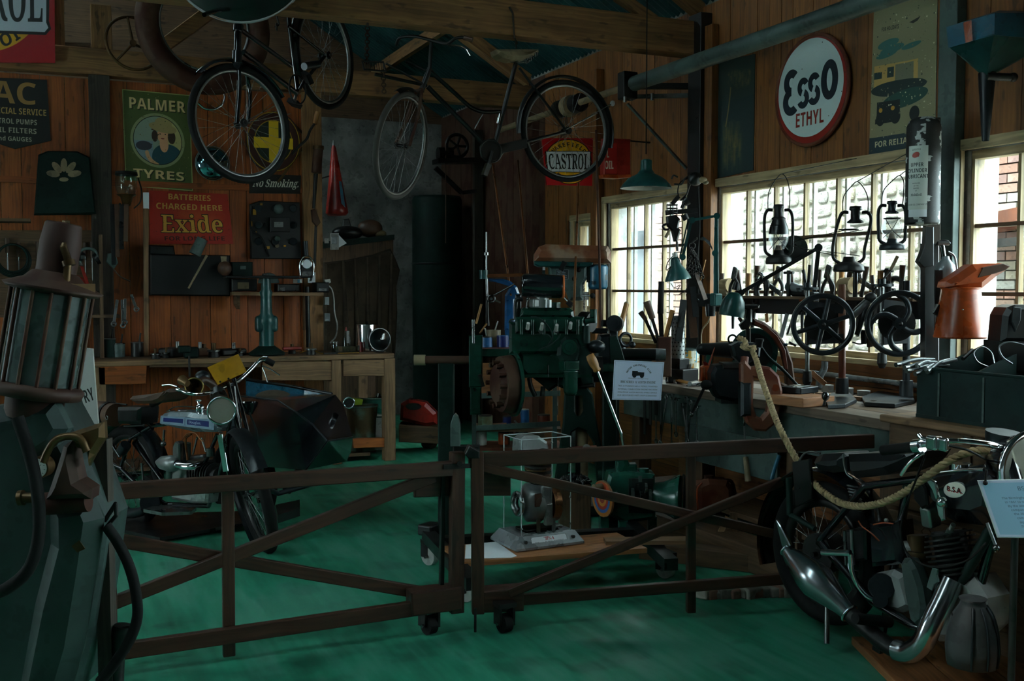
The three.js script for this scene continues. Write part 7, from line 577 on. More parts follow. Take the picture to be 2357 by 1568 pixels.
{ const b = bF.at(1838, 926), T = thing('machine_vice', 'low black machine vice with slotted bed on the oak block', 'vice'), c = b.clone().setY(BH + 0.052); part(T, 'bed', m.castB, rb(0.17, 0.035, 0.14, c.clone().add(V(0, 0.018, 0)), [0, 0.3, 0], 0.006)); for (let i = 0; i < 3; i++) part(T, 'slot', m.steel, rb(0.12, 0.004, 0.014, c.clone().add(V(0, 0.037, -0.04 + i * 0.035)), [0, 0.3, 0], 0.001)); part(T, 'knob', m.blackG, ball(DP(1900, 5.3).at(1900, 912), 0.02, 0.024, 0.02)); part(T, 'knob_stem', m.iron, cy(DP(1900, 5.3).at(1900, 918), DP(1900, 5.3).at(1896, 934), 0.007)); }
// loose things on the bench top
{ const it = [['round_tin', 'pale round tin lying on the bench near the sill', 'tin', 1950, 892, 4.2], ['round_tin', 'pale oval tin on the bench behind the drill bases', 'tin', 1988, 894, 4.18], ['round_tin', 'grey lidded tin at the foot of the second drill', 'tin', 1905, 886, 4.22]]; it.forEach(([n, l, c, px, py, x]) => { const b = pxB(px, py, x), T = thing(n, l, c); part(T, 'body', m.alu, cy(b, b.clone().add(V(0, 0.035, 0)), 0.035, 0.035, 20)); part(T, 'lid', m.white, cy(b.clone().add(V(0, 0.035, 0)), b.clone().add(V(0, 0.042, 0)), 0.036, 0.036, 20)); });
  for (let i = 0; i < 12; i++) { const z = -5.95 + i * 0.085 + rnd(-0.02, 0.02), x = 3.66 + rnd(0, 0.16), a = rnd(0, 3.1), d = V(Math.cos(a) * 0.07, 0, Math.sin(a) * 0.07), c = V(x, BH + 0.006, z), T = thing('loose_spanner', 'small bright spanner lying on the bench top', 'spanner', 'loose spanners on the bench'); part(T, 'shank', m.steel, bar(c.clone().sub(d), c.clone().add(d), 0.011, 0.006, UP, 0.002)); part(T, 'jaw', m.steel, to(c.clone().add(d), UP, 0.012, 0.005, 14, 5, 4.7)); }
  for (let i = 0; i < 4; i++) { const b = pxB(1536 + i * 9, 872 - (i % 2) * 6, 3.68 + (i % 2) * 0.08), T = thing('socket_bit', 'chrome socket standing on the bench corner', 'socket', 'chrome sockets on the bench'); part(T, 'socket', m.chrome, cy(b, b.clone().add(V(0, 0.035 - i * 0.004, 0)), 0.013 - i * 0.001, 0.013 - i * 0.001, 14)); }
  { const a = pxB(1546, 862, 3.74), b = pxB(1596, 868, 3.68), T = thing('hammer_handle', 'worn wooden hammer lying among the spanners', 'hammer'); part(T, 'handle', m.handle, cy(a.clone().add(V(0, 0.016, 0)), b.clone().add(V(0, 0.016, 0)), 0.013, 0.009)); part(T, 'head', m.steel, cy(b.clone().add(V(-0.04, 0.018, 0.02)), b.clone().add(V(0.04, 0.018, -0.02)), 0.016)); }
  solo('steel_plate', 'flat grey steel plate on the bench beside the black tins', 'plate', m.alu, rb(0.14, 0.012, 0.2, V(3.86, BH + 0.008, -5.55), [0, 0.4, 0], 0.002)); solo('wood_wedge', 'pale wooden wedge leaning behind the first drill', 'wedge', m.plank, bar(DP(1880, 5.75).at(1866, 856), DP(1880, 5.75).at(1898, 884), 0.024, 0.05, BK, 0.003)); solo('wood_strip', 'thin brown wood strip lying behind the drill base', 'strip', m.bench, bar(pxB(1880, 905, 4.0).add(V(0, 0.012, 0)), pxB(1985, 906, 4.06).add(V(0, 0.012, 0)), 0.03, 0.02, UP)); solo('curved_shoe', 'grey curved brake shoe standing against the wall boards', 'brake shoe', m.silver, tb([DP(1895, 6.0).at(1884, 893), DP(1895, 6.0).at(1888, 866), DP(1895, 6.0).at(1897, 848), DP(1895, 6.0).at(1898, 832)], 0.02, 14)); solo('wood_offcut', 'round brown turned offcut near the vice', 'wood', m.leather, cy(pxB(1824, 905, 3.9).add(V(0, 0.02, 0)), pxB(1870, 908, 3.86).add(V(0, 0.02, 0)), 0.02)); }

// ================================================================ CABINET AND TRAY, RIGHT
{ const T = thing('drawer_cabinet', 'dark wooden drawer cabinet with brass label frames beside the black motorcycle', 'cabinet'), z0 = -3.68, z1 = -2.2, zc = (z0 + z1) / 2, L = z1 - z0; part(T, 'body', m.benchDk, rb(0.78, 0.9, L, V(3.93, 0.47, zc), null, 0.005)); part(T, 'top', m.bench, rb(0.84, 0.035, L + 0.05, V(3.92, 0.94, zc), null, 0.01)); for (let i = 0; i < 4; i++) for (let j = 0; j < 3; j++) { const dz = z0 + 0.2 + j * 0.48, y = 0.83 - i * 0.2, d = part(T, 'drawer', m.benchDk, rb(0.016, 0.18, 0.46, V(3.535, y, dz + 0.05), null, 0.004)); part(d, 'label_frame', m.brassDk, to(V(3.526, y + 0.03, dz + 0.05), V(1, 0, 0), 0.03, 0.003, 4, 4)); } }
{ const T = thing('compartment_tray', 'green painted steel tray with sloping compartments on the drawer cabinet', 'tray'), z0 = -3.55, z1 = -2.35, g = M(0.012, 0.046, 0.043, 0.65, 0, { ...G1, specularIntensity: 0.5 }); part(T, 'floor', g, bx(0.5, 0.015, z1 - z0, V(3.82, 0.966, (z0 + z1) / 2))); part(T, 'front', g, rb(0.012, 0.22, z1 - z0, V(3.58, 1.07, (z0 + z1) / 2), null, 0.003)); part(T, 'rim', g, cy(V(3.58, 1.18, z0), V(3.58, 1.18, z1), 0.008)); part(T, 'back', g, rb(0.012, 0.34, z1 - z0, V(4.06, 1.13, (z0 + z1) / 2), null, 0.003)); for (let i = 0; i <= 5; i++) part(T, 'divider', g, ex([[0, 0], [0.48, 0], [0.48, 0.34], [0.1, 0.215], [0, 0.21]], 0.012, V(3.58, 0.96, z0 + 0.006 + i * (z1 - z0 - 0.01) / 5), V(1, 0, 0), UP)); for (let i = 0; i < 4; i++) part(T, 'front_bead', m.greyGrn, bx(0.006, 0.19, 0.01, V(3.572, 1.07, z0 + 0.13 + i * 0.24))); }
for (let i = 0; i < 7; i++) { const a = AT(2062 + i * 12 + (i % 2) * 8, 846 + (i * 7) % 26 - 6, 4.62), b = AT(2150 + (i % 4) * 17, 828 + (i % 3) * 7, 4.72), T = thing('cable_conduit', 'ribbed grey flexible conduit piece lying on the tray edge', 'conduit', 'conduit pieces on the tray'); part(T, 'tube', m.silver, tb([a, a.clone().lerp(b, 0.5).add(V(0, 0.012, 0)), b], 0.0085, 16, 8)); part(T, 'ferrule', m.steel, cy(a, a.clone().lerp(b, 0.1), 0.011)); }
solo('wire_coil', 'loop of bright steel wire lying in the green tray', 'wire', m.chrome, tb([AT(2284, 848, 4.6), AT(2250, 832, 4.6), AT(2242, 812, 4.6), AT(2262, 798, 4.62), AT(2282, 812, 4.62), AT(2290, 838, 4.6), AT(2300, 846, 4.58)], 0.003, 40)); solo('wire_coil', 'grey wire loop beside the black grease pump', 'wire', m.silver, tb([AT(2330, 838, 4.5), AT(2306, 820, 4.5), AT(2300, 798, 4.5), AT(2320, 788, 4.5), AT(2357, 794, 4.5)], 0.004, 40)); solo('box_spanner', 'thin pipe spanner standing in the green tray', 'spanner', m.iron, cy(AT(2216, 826, 4.7), AT(2238, 806, 4.75), 0.009)); solo('parts_bag', 'pale crumpled paper lying at the foot of the green tray', 'paper', m.greyGrn, rb(0.03, 0.03, 0.1, V(3.53, 0.975, -2.62), [0.2, 0.2, 0.1], 0.012));
{ const d = 4.95, pl = DP(2215, d), P = (x, y, o = 0) => pl.at(x, y, o), T = thing('oil_jug', 'big orange oil pouring jug with a wide slanted spout', 'jug'), b = P(2209, 778); part(T, 'body', m.orange, la([[0, 0], [0.118, 0], [0.12, 0.008], [0.116, 0.015], [0.088, 0.235], [0, 0.24]], b, UP, 36)); part(T, 'neck_ring', m.orange, to(b.clone().add(V(0.0, 0.236, 0)), UP, 0.087, 0.005, 36, 6)); part(T, 'spout', m.orange, po(pl, [[2180, 662], [2184, 648], [2206, 634], [2226, 620], [2244, 608], [2280, 606], [2312, 606], [2326, 613], [2322, 622], [2300, 636], [2266, 664], [2230, 668]], 0.15, 0.075, 0.03)); part(T, 'mouth', m.rustDk, po(pl, [[2262, 616], [2310, 607], [2326, 613], [2316, 622], [2290, 630], [2250, 640]], 0.03, 0.078, 0.004)); part(T, 'handle', m.black, po(pl, [[2148, 720], [2160, 700], [2166, 702], [2158, 728]], 0.02, 0.0, 0.003)); part(T, 'rivet', m.steel, ball(P(2216, 713, 0.1), 0.004)); }
{ const d = 5.1, pl = DP(2172, d), P = (x, y, o = 0) => pl.at(x, y, o), T = thing('small_extinguisher', 'narrow grey hand pump extinguisher clipped to the window post', 'extinguisher'); part(T, 'cylinder', m.silver, la([[0, 0], [0.045, 0.004], [0.047, 0.02], [0.047, 0.3], [0.044, 0.32], [0.02, 0.35], [0.016, 0.365]], P(2173, 762), UP, 24)); part(T, 'label', m.black, blk(pl, 2152, 622, 2170, 700, 0.01, 0.042, 0.001)); part(T, 'pump_head', m.steel, cy(P(2172, 590), P(2168, 564), 0.012), cy(P(2158, 560), P(2184, 560), 0.012)); part(T, 'clip', m.steel, tb([P(2182, 580, 0), P(2196, 590, 0), P(2202, 640, 0), P(2200, 646, 0.02), P(2180, 642, 0.05)], 0.006)); part(T, 'handle', m.iron, tb([P(2154, 566), P(2160, 558), P(2180, 556), P(2186, 562)], 0.007)); }
{ const d = 4.6, pl = DP(2340, d), P = (x, y, o = 0) => pl.at(x, y, o), T = thing('grease_pump', 'black grease pump with a curved strap handle on the tray corner', 'pump'); part(T, 'body', m.black, po(pl, [[2306, 788], [2312, 726], [2322, 708], [2340, 702], [2400, 702], [2420, 730], [2420, 790]], 0.16, 0, 0.02)); part(T, 'strap', m.castB, po(pl, [[2334, 706], [2352, 708], [2350, 738], [2338, 764], [2330, 742]], 0.02, 0.025, 0.004)); part(T, 'foot', m.black, blk(pl, 2300, 786, 2420, 858, 0.16, 0.0)); }

// ================================================================ LAMPS ON ARMS
{ const d = 6.55, pl = DP(1600, d), P = (x, y, o = 0) => pl.at(x, y, o), T = thing('anglepoise_lamp', 'teal jointed bench lamp with white lined shade by the window post', 'lamp'); part(T, 'lower_arm', m.teal, bar(P(1646, 682), P(1646, 582), 0.018, 0.018, BK), cy(P(1652, 682), P(1651, 502), 0.006)); part(T, 'upper_arm', m.teal, bar(P(1646, 582), P(1648, 500), 0.016, 0.016, BK)); part(T, 'cross_arm', m.teal, bar(P(1650, 497), P(1592, 507), 0.016, 0.016, BK)); part(T, 'drop_arm', m.teal, bar(P(1592, 506), P(1571, 592), 0.016, 0.016, BK), bar(P(1584, 506), P(1565, 590), 0.008, 0.01, BK)); for (const [x, y] of [[1650, 497], [1593, 507], [1646, 583], [1571, 592]]) part(T, 'joint', m.teal, cy(P(x, y, 0.02), P(x, y, -0.02), 0.02, 0.02, 18)); part(T, 'clamp', m.teal, rb(0.06, 0.08, 0.06, P(1648, 690))); const ax = P(1562, 640).sub(P(1554, 588)).multiplyScalar(-1).normalize(); part(T, 'shade', m.teal, la([[0.082, 0], [0.08, 0.012], [0.058, 0.06], [0.034, 0.095], [0.028, 0.13], [0.02, 0.145], [0, 0.146]], P(1561, 645), ax, 32)); part(T, 'shade_lining', m.white, la([[0.08, 0.002], [0.055, 0.058], [0.03, 0.09], [0, 0.1]], P(1561, 645), ax, 32)); part(T, 'lamp_holder', m.white, cy(P(1555, 594), P(1553, 582), 0.017)); part(T, 'cable', m.rub, tb([P(1548, 590), P(1536, 606, 0.03), P(1534, 622, 0.03), P(1544, 614, 0.03)], 0.003)); part(T, 'bulb', m.paper, ball(P(1560, 634), 0.026)); }
{ const d = 5.85, pl = DP(1780, d), P = (x, y, o = 0) => pl.at(x, y, o), T = thing('anglepoise_lamp', 'black jointed bench lamp with a long arm and dark green shade', 'lamp'); part(T, 'upright_arm', m.black, bar(P(1873, 676), P(1884, 572), 0.02, 0.016, BK)); part(T, 'long_arm', m.black, bar(P(1884, 570), P(1708, 672), 0.02, 0.016, BK)); part(T, 'joint', m.black, cy(P(1884, 570, 0.02), P(1884, 570, -0.02), 0.022, 0.022, 18)); part(T, 'joint', m.black, cy(P(1706, 674, 0.02), P(1706, 674, -0.02), 0.018, 0.018, 16)); part(T, 'clamp', m.black, rb(0.05, 0.06, 0.05, P(1872, 684))); const ax = P(1694, 664).sub(P(1683, 730)).normalize(); part(T, 'shade', m.teal, la([[0.07, 0], [0.072, 0.03], [0.062, 0.085], [0.036, 0.128], [0.02, 0.135], [0, 0.136]], P(1683, 728), ax, 30)); part(T, 'shade_lining', m.steel, la([[0.068, 0.002], [0.058, 0.08], [0, 0.12]], P(1683, 728), ax, 30)); part(T, 'lamp_holder', m.black, cy(P(1692, 668), P(1696, 650), 0.02, 0.016)); part(T, 'knob', m.iron, ball(P(1752, 640, 0.02), 0.01), cy(P(1752, 642), P(1748, 658), 0.005)); }

// ================================================================ JUNK HUNG ON THE TIMBER POST AND TOOL RACK
{ const d = 6.75, pl = DP(1580, d), P = (x, y, o = 0) => pl.at(x, y, o);
  { const T = thing('hand_drill', 'old hand drill with a crank handle hung on the timber post', 'hand drill'); part(T, 'body', m.black, po(pl, [[1534, 498], [1556, 494], [1566, 504], [1562, 524], [1568, 530], [1560, 556], [1552, 556], [1546, 532], [1536, 520]], 0.05, 0, 0.01)); part(T, 'crank', m.black, tb([P(1534, 516), P(1526, 520), P(1530, 528), P(1540, 528)], 0.008)); part(T, 'crank_grip', m.tan, cy(P(1541, 530), P(1532, 547), 0.01)); part(T, 'chuck', m.iron, cy(P(1558, 556), P(1559, 578), 0.008)); }
  { const T = thing('caged_lamp', 'wire caged inspection lamp hung above the hand drill', 'lamp'); for (const y of [472, 480, 490]) part(T, 'cage_ring', m.iron, to(P(1547, y), UP, 0.035, 0.003, 20, 5)); for (let i = 0; i < 6; i++) part(T, 'cage_bar', m.iron, cy(P(1547, 470).add(V(Math.cos(i) * 0.035, 0, Math.sin(i) * 0.035)), P(1547, 496).add(V(Math.cos(i) * 0.035, 0, Math.sin(i) * 0.035)), 0.0025, 0.0025, 5)); part(T, 'handle', m.rub, cy(P(1547, 470), P(1562, 452), 0.014)); part(T, 'bracket', m.black, bar(P(1532, 490, -0.03), P(1606, 484, -0.03), 0.03, 0.02, BK)); part(T, 'cord', m.rub, tb([P(1562, 452), P(1560, 440), P(1566, 420), P(1590, 408)], 0.004)); }
  { const T = thing('grease_cups', 'pair of black grease cup heads jutting from the post', 'grease cup'); part(T, 'cup', m.black, cy(P(1574, 466), P(1582, 460), 0.03, 0.034, 18)); part(T, 'stem', m.black, cy(P(1570, 480), P(1576, 466), 0.014)); part(T, 'lower_cup', m.black, cy(P(1574, 494), P(1580, 506), 0.022, 0.02, 16)); }
  [['broad worn leather strap hanging lowest on the post', 1574, 690, 1562, 786, 0.045], ['dark leather strap beside the broad strap on the post', 1588, 676, 1598, 778, 0.05], ['curved grey leather strap hung under the lamp', 1594, 660, 1602, 730, 0.04], ['stiff black strap slanting towards the bench', 1602, 628, 1624, 690, 0.03]].forEach(([l, a, b, c, e, w], i) => solo('leather_strap', l, 'strap', i % 2 ? m.leather : m.leaBk, bar(P(a, b, 0.02 + i * 0.012), P(c, e, 0.04 + i * 0.012), w, 0.006, BK.clone().addScaledVector(RT, (i - 1.5) * 0.3))));
  { const T = thing('chain_bunch', 'bunched rusty chains hanging on the timber post', 'chain'); const g = []; for (let i = 0; i < 5; i++) g.push(chainG(P(1592 + i * 2, 570 + i * 4, 0.03 + i * 0.006), P(1578 + i * 10, 640 - (i % 2) * 10, 0.05 + i * 0.006), 0.012, 0.0032)); part(T, 'links', m.iron, g).userData.kind = 'stuff'; part(T, 'ring', m.iron, to(P(1593, 566, 0.03), BK, 0.02, 0.004, 18, 5)); }
  { const T = thing('sickle', 'curved bright sickle blade hung on the timber post', 'sickle'); part(T, 'blade', m.steel, po(pl, [[1604, 546], [1620, 545], [1634, 556], [1640, 572], [1640, 578], [1634, 566], [1622, 554], [1606, 553]], 0.003, 0.02)); part(T, 'tang', m.iron, cy(P(1604, 549, 0.02), P(1590, 560, 0.02), 0.007)); }
  { const T = thing('hook_cluster', 'cluster of iron hooks and gloves at the strut foot on the post', 'hooks'); part(T, 'glove', m.tan, ball(P(1616, 414, 0.03), 0.035, 0.02, 0.03), ball(P(1624, 420, 0.03), 0.02, 0.014, 0.02)); part(T, 'hook', m.iron, tb([P(1592, 402), P(1576, 412), P(1568, 424), P(1552, 424)], 0.007)); part(T, 'hook', m.iron, tb([P(1596, 408), P(1586, 430), P(1580, 448), P(1566, 462)], 0.006)); part(T, 'hook', m.iron, tb([P(1560, 408), P(1550, 404), P(1546, 412)], 0.006)); part(T, 'knot', m.black, ball(P(1600, 412, 0.02), 0.05, 0.045, 0.04)); part(T, 'cord', m.rub, tb([P(1606, 430, 0.02), P(1610, 520, 0.02), P(1606, 600, 0.02), P(1612, 660, 0.02)], 0.005)); }
  { const T = thing('wire_tangle', 'tangle of thin wire hanging below the teal lamp shade', 'wire'); part(T, 'wire', m.iron, tb([P(1544, 652), P(1552, 662), P(1566, 656), P(1560, 668), P(1574, 672), P(1562, 678), P(1578, 668), P(1584, 650)], 0.0025, 60)); }
  { const T = thing('dividers', 'dark cast bracket bolted to the post above the bench', 'bracket'); part(T, 'plate', m.black, blk(pl, 1600, 676, 1660, 706, 0.05, 0)); part(T, 'cup', m.castB, cy(P(1636, 700, 0.02), P(1636, 728, 0.02), 0.035, 0.03)); part(T, 'ring', m.steel, to(P(1604, 692, 0.03), BK, 0.011, 0.003, 14, 5)); }
  solo('carpenter_pencil', 'orange wooden pencil stuck into the leather strap', 'pencil', m.handle, cy(P(1612, 646, 0.06), P(1624, 598, 0.06), 0.004)); solo('hung_flex', 'pale flex hanging down from the bracket', 'flex', m.tan, tb([P(1636, 706, 0.04), P(1630, 740, 0.04), P(1616, 760, 0.04), P(1614, 800, 0.04)], 0.005)); }
{ // rack of hand tools across the window
  const w = XP(4.22), P = (x, y, o = 0) => w.at(x, y, o), T = thing('tool_rack', 'dark wooden tool rack running across the window', 'rack'), y0 = P(1800, 705).y; part(T, 'board', m.black, bar(V(4.22, y0, P(1642, 700).z), V(4.22, y0, P(2128, 700).z), 0.1, 0.03, V(1, 0, 0), 0.003)); part(T, 'shelf', m.benchDk, bar(V(4.2, y0 + 0.055, P(1642, 700).z), V(4.2, y0 + 0.055, P(2128, 700).z), 0.13, 0.018, UP, 0.003)); part(T, 'stay', m.black, bar(V(4.24, y0, P(1660, 700).z), V(4.35, y0, P(1640, 700).z), 0.05, 0.03, UP)); part(T, 'stay', m.black, bar(V(4.24, y0, P(2120, 700).z), V(4.37, y0, P(2140, 700).z), 0.05, 0.03, UP));
  const Y = y0 + 0.064, S = (px, x = 4.2) => V(x, Y, XP(x).at(px, 690).z);
  const L = [['pliers', 1690], ['spool', 1672], ['chisel', 1722], ['clamp', 1752], ['wrench', 1772], ['pliers', 1790], ['punch', 1815], ['mallet', 1838], ['tin', 1850], ['shears', 1858], ['pliers', 1905], ['chisel', 1935], ['punch', 1968], ['spool', 1950], ['wrench', 2000], ['chisel', 2024], ['punch', 2040], ['clamp', 2058]], desc = { pliers: 'pair of steel pliers', spool: 'small wound spool', chisel: 'wood handled chisel', clamp: 'small iron clamp', wrench: 'adjustable steel wrench', punch: 'iron punch with a cross handle', mallet: 'rounded grey mallet head', tin: 'flat dark tin', shears: 'pair of upright shears' };
  const where = ['next to the black lamp shade', 'nearest the teal lamp', 'behind the long lamp arm', 'under the long lamp arm', 'under the first lantern', 'below the lantern reflector', 'by the lamp upright', 'beside the lamp upright clamp', 'touching the lamp upright', 'left of the lamp upright', 'behind the six spoked wheel', 'above the six spoked wheel', 'under the empty lantern', 'below the empty lantern base', 'between the two drill presses', 'above the curved spoke wheel', 'behind the curved spoke wheel', 'nearest the support post'];
  L.forEach(([k, px], i) => { const c = S(px, 4.17 + (i % 3) * 0.03), t = thing('rack_' + k, desc[k] + ' on the window tool rack, ' + where[i], k), h = (dx, dy, dz) => c.clone().add(V(dx, dy, dz)); if (k === 'pliers') { part(t, 'jaw', m.steel, rb(0.016, 0.06, 0.03, h(0, 0.1, 0), [0.3, 0, 0], 0.006)); part(t, 'handle', m.iron, tb([h(0, 0.08, 0), h(0, 0.04, 0.03), h(0, 0.0, 0.02)], 0.008)); part(t, 'handle', m.iron, tb([h(0, 0.08, 0), h(0, 0.04, -0.03), h(0, 0, -0.035)], 0.008)); } else if (k === 'spool') { part(t, 'reel', m.tan, cy(h(0, 0.02, -0.03), h(0, 0.02, 0.03), 0.026, 0.026, 16)); part(t, 'winding', m.rope, cy(h(0, 0.045, -0.03), h(0, 0.045, 0.04), 0.03, 0.034, 14)); } else if (k === 'chisel') { part(t, 'handle', m.handle, cy(h(0, 0.03, 0), h(0, 0.11, 0.005), 0.012, 0.014)); part(t, 'blade', m.steel, bar(h(0, 0.03, 0), h(-0.03, -0.14, 0), 0.018, 0.004, V(1, 0, 0))); } else if (k === 'clamp') { part(t, 'frame', m.iron, tb([h(0, 0.0, 0.03), h(0, 0.06, 0.035), h(0, 0.07, -0.01), h(0, 0.03, -0.035), h(0, 0, -0.03)], 0.011)); part(t, 'screw', m.steel, cy(h(0, 0.03, -0.07), h(0, 0.03, 0.0), 0.005)); } else if (k === 'wrench') { part(t, 'shank', m.steel, bar(h(0, 0.01, 0.07), h(0, 0.07, -0.06), 0.022, 0.012, V(1, 0, 0), 0.004)); part(t, 'jaw', m.steel, to(h(0, 0.078, -0.075), V(1, 0, 0), 0.02, 0.009, 16, 6, 4.5)); } else if (k === 'punch') { part(t, 'shaft', m.iron, cy(h(0, 0, 0), h(0, 0.11, 0), 0.009)); part(t, 'cross_handle', m.iron, cy(h(0, 0.1, -0.03), h(0, 0.1, 0.03), 0.006)); } else if (k === 'mallet') { part(t, 'head', m.silver, cy(h(0, 0.045, -0.05), h(0, 0.03, 0.05), 0.024, 0.016)); part(t, 'shaft', m.handle, cy(h(0, 0.03, 0.04), h(0, 0.02, 0.13), 0.01)); } else if (k === 'tin') { part(t, 'body', m.black, rb(0.07, 0.04, 0.1, h(0, 0.02, 0))); part(t, 'lid', m.silver, rb(0.072, 0.006, 0.104, h(0, 0.043, 0))); } else { part(t, 'blade', m.iron, bar(h(0, 0, 0), h(0, 0.13, 0.01), 0.016, 0.005, V(1, 0, 0))); part(t, 'blade', m.iron, bar(h(0, 0, 0), h(0, 0.11, -0.03), 0.016, 0.005, V(1, 0, 0))); } t.scale.setScalar(k === 'chisel' ? 1.15 : 1.45); });
  [['long grey steel rule hanging under the tool rack', 1812, 722, 1798, 776, 0.035, m.silver], ['dark iron bar hanging under the tool rack', 1828, 722, 1812, 770, 0.016, m.iron], ['brown wooden stick hanging under the tool rack', 1764, 722, 1766, 742, 0.03, m.handle], ['orange handled scraper at the tool rack end', 1840, 688, 1872, 692, 0.03, m.orange], ['flat grey saw blade behind the lamp shade', 1700, 730, 1722, 760, 0.03, m.steel]].forEach(([l, a, b, c, e, wd, mt]) => solo('hanging_tool', l, 'tool', mt, bar(P(a, b, 0.03), P(c, e, 0.03), wd, 0.006, V(1, 0, 0), 0.002)));
  { const d = 5.55, pl = DP(2000, d), Q = (x, y, o = 0) => pl.at(x, y, o), G = thing('grease_gun', 'lever grease gun with a long thin nozzle lying over the tool rack', 'grease gun'); part(G, 'barrel', m.steel, cy(Q(2002, 690), Q(1962, 726), 0.022)); part(G, 'nozzle', m.iron, tb([Q(2004, 684), Q(2014, 664), Q(2030, 646), Q(2050, 622)], 0.006)); part(G, 'nozzle_tip', m.tan, cy(Q(2050, 622), Q(2066, 590), 0.009)); part(G, 'head', m.iron, ball(Q(2004, 686), 0.035, 0.03, 0.03)); part(G, 'lever', m.leaBk, cy(Q(1996, 700), Q(1972, 772), 0.018, 0.014)); }
  { const pl = DP(1990, 5.6), Q = (x, y) => pl.at(x, y), G = thing('trigger_bottle', 'dark nozzle fitting with loose cable hanging between the drill presses', 'fitting'); part(G, 'body', m.rub, cy(Q(1990, 760), Q(1988, 792), 0.022, 0.014)); part(G, 'cap', m.leather, cy(Q(2000, 776), Q(2004, 798), 0.014, 0.02)); part(G, 'cable', m.rub, tb([Q(1962, 788), Q(1980, 792), Q(2004, 782), Q(1998, 750), Q(2000, 722)], 0.004)); } }
// under the bench and by the gate
{ const p = FP(0.06).at(1648, 1200), pl = DP(1648, 6.3), T = thing('oil_drum_can', 'squat rusty orange fuel can standing under the workbench', 'fuel can'); part(T, 'body', m.rust, po(pl, [[1606, 1186], [1604, 1120], [1612, 1112], [1632, 1104], [1676, 1108], [1688, 1122], [1690, 1186]], 0.16, 0, 0.03)); part(T, 'spout', m.rustDk, tb([pl.at(1664, 1106, -0.06), pl.at(1682, 1108, -0.06), pl.at(1690, 1130, -0.06), pl.at(1692, 1170, -0.06)], 0.012)); part(T, 'cap', m.rustDk, cy(pl.at(1632, 1106, -0.06), pl.at(1632, 1094, -0.06), 0.03)); part(T, 'seam', m.orange, tb([pl.at(1607, 1180, 0.003), pl.at(1606, 1124, 0.003), pl.at(1616, 1112, 0.003)], 0.006)); }
solo('stored_plank', 'long dark board lying on edge under the workbench', 'board', m.benchDk, rb(0.2, 0.14, 1.8, V(3.5, 0.075, -5.0), [0, 0.04, 0], 0.006)); solo('stored_plank', 'pair of dark offcuts stacked on the floor behind the gate', 'board', m.benchDk, bar(FP(0.05).at(1480, 1262), FP(0.05).at(1800, 1300), 0.14, 0.09, UP)); 
{ const T = thing('folding_stool', 'broken wooden stool frame leaning under the bench behind the gate', 'stool'), pl = DP(1670, 5.9); part(T, 'leg', m.bench, bar(pl.at(1640, 1262), pl.at(1676, 1190), 0.03, 0.02, BK)); part(T, 'leg', m.benchDk, bar(pl.at(1694, 1290), pl.at(1688, 1180), 0.04, 0.02, BK)); part(T, 'rung', m.bench, bar(pl.at(1650, 1246), pl.at(1692, 1268), 0.03, 0.02, BK)); } solo('blue_strap', 'faded blue strap hanging at the bench end by the black motorcycle', 'strap', m.blueM, tb([AT(1794, 1048, 5.4), AT(1784, 1075, 5.4), AT(1776, 1104, 5.4)], 0.012)); { const pl = DP(1332, 6.35), T = thing('red_tray', 'red plastic tray holding a white cloth behind the clear cover', 'tray'); part(T, 'tray', m.red, po(pl, [[1308, 1046], [1306, 1038], [1332, 1034], [1376, 1032], [1380, 1046]], 0.12, 0, 0.003)); part(T, 'cloth', m.white, ball(pl.at(1350, 1030, -0.05), 0.024, 0.02, 0.02)); part(T, 'leg', m.black, bar(pl.at(1330, 1046, -0.06), pl.at(1330, 1046, -0.06).setY(0), 0.03, 0.03, BK)); }

// ================================================================ BACK BENCH AND ITS CLUTTER
const KH = 0.955, zf = -8.82, kF = FP(KH), KP = ZP(zf);
{ const T = thing('back_bench', 'long plain timber bench under the signs with an open end frame', 'workbench'), x0 = -1.6, x1 = KP.at(908, 812).x, L = x1 - x0; for (let i = 0; i < 3; i++) part(T, 'top_plank', i ? m.benchDk : m.bench, rb(L, 0.045, 0.2, V(x0 + L / 2, KH - 0.022, zf - 0.1 - i * 0.203), null, 0.008)); const leg = (px, w) => { const x = KP.at(px, 950).x; part(T, 'leg', m.bench, rb(w, KH - 0.045, 0.1, V(x, (KH - 0.045) / 2, zf - 0.06), null, 0.006)); }; leg(899, 0.1); leg(776, 0.085); leg(230, 0.1); part(T, 'end_leg', m.benchDk, rb(0.09, KH - 0.05, 0.09, V(x1 - 0.06, (KH - 0.05) / 2, zf - 0.58), null, 0.005)); const ap = (a, b, t, e, mt) => part(T, 'apron', mt, po(KP, [[a, t], [b, t], [b, e], [a, e]], 0.03, -0.02, 0.004)); ap(790, 888, 828, 866, m.bench); ap(604, 768, 832, 876, m.bench); ap(344, 600, 832, 846, m.benchDk); part(T, 'front_panel', m.wA[3], po(KP, [[226, 836], [338, 838], [336, 884], [228, 886]], 0.02, -0.01, 0.003)); part(T, 'stretcher', m.wA[2], po(KP, [[812, 1010], [890, 1008], [890, 1030], [814, 1032]], 0.04, -0.03, 0.004)); part(T, 'low_shelf', m.benchDk, rb(L - 0.2, 0.03, 0.5, V(x0 + L / 2 - 0.1, 0.06, zf - 0.34), null, 0.003)); part(T, 'back_brace', m.bench, po(ZP(zf - 0.5), [[826, 866], [846, 866], [846, 918], [826, 918]], 0.03, 0)); }
const kt = (px, py, dz = -0.25) => { const p = ZP(zf + dz).at(px, py); return V(p.x, KH, zf + dz); };
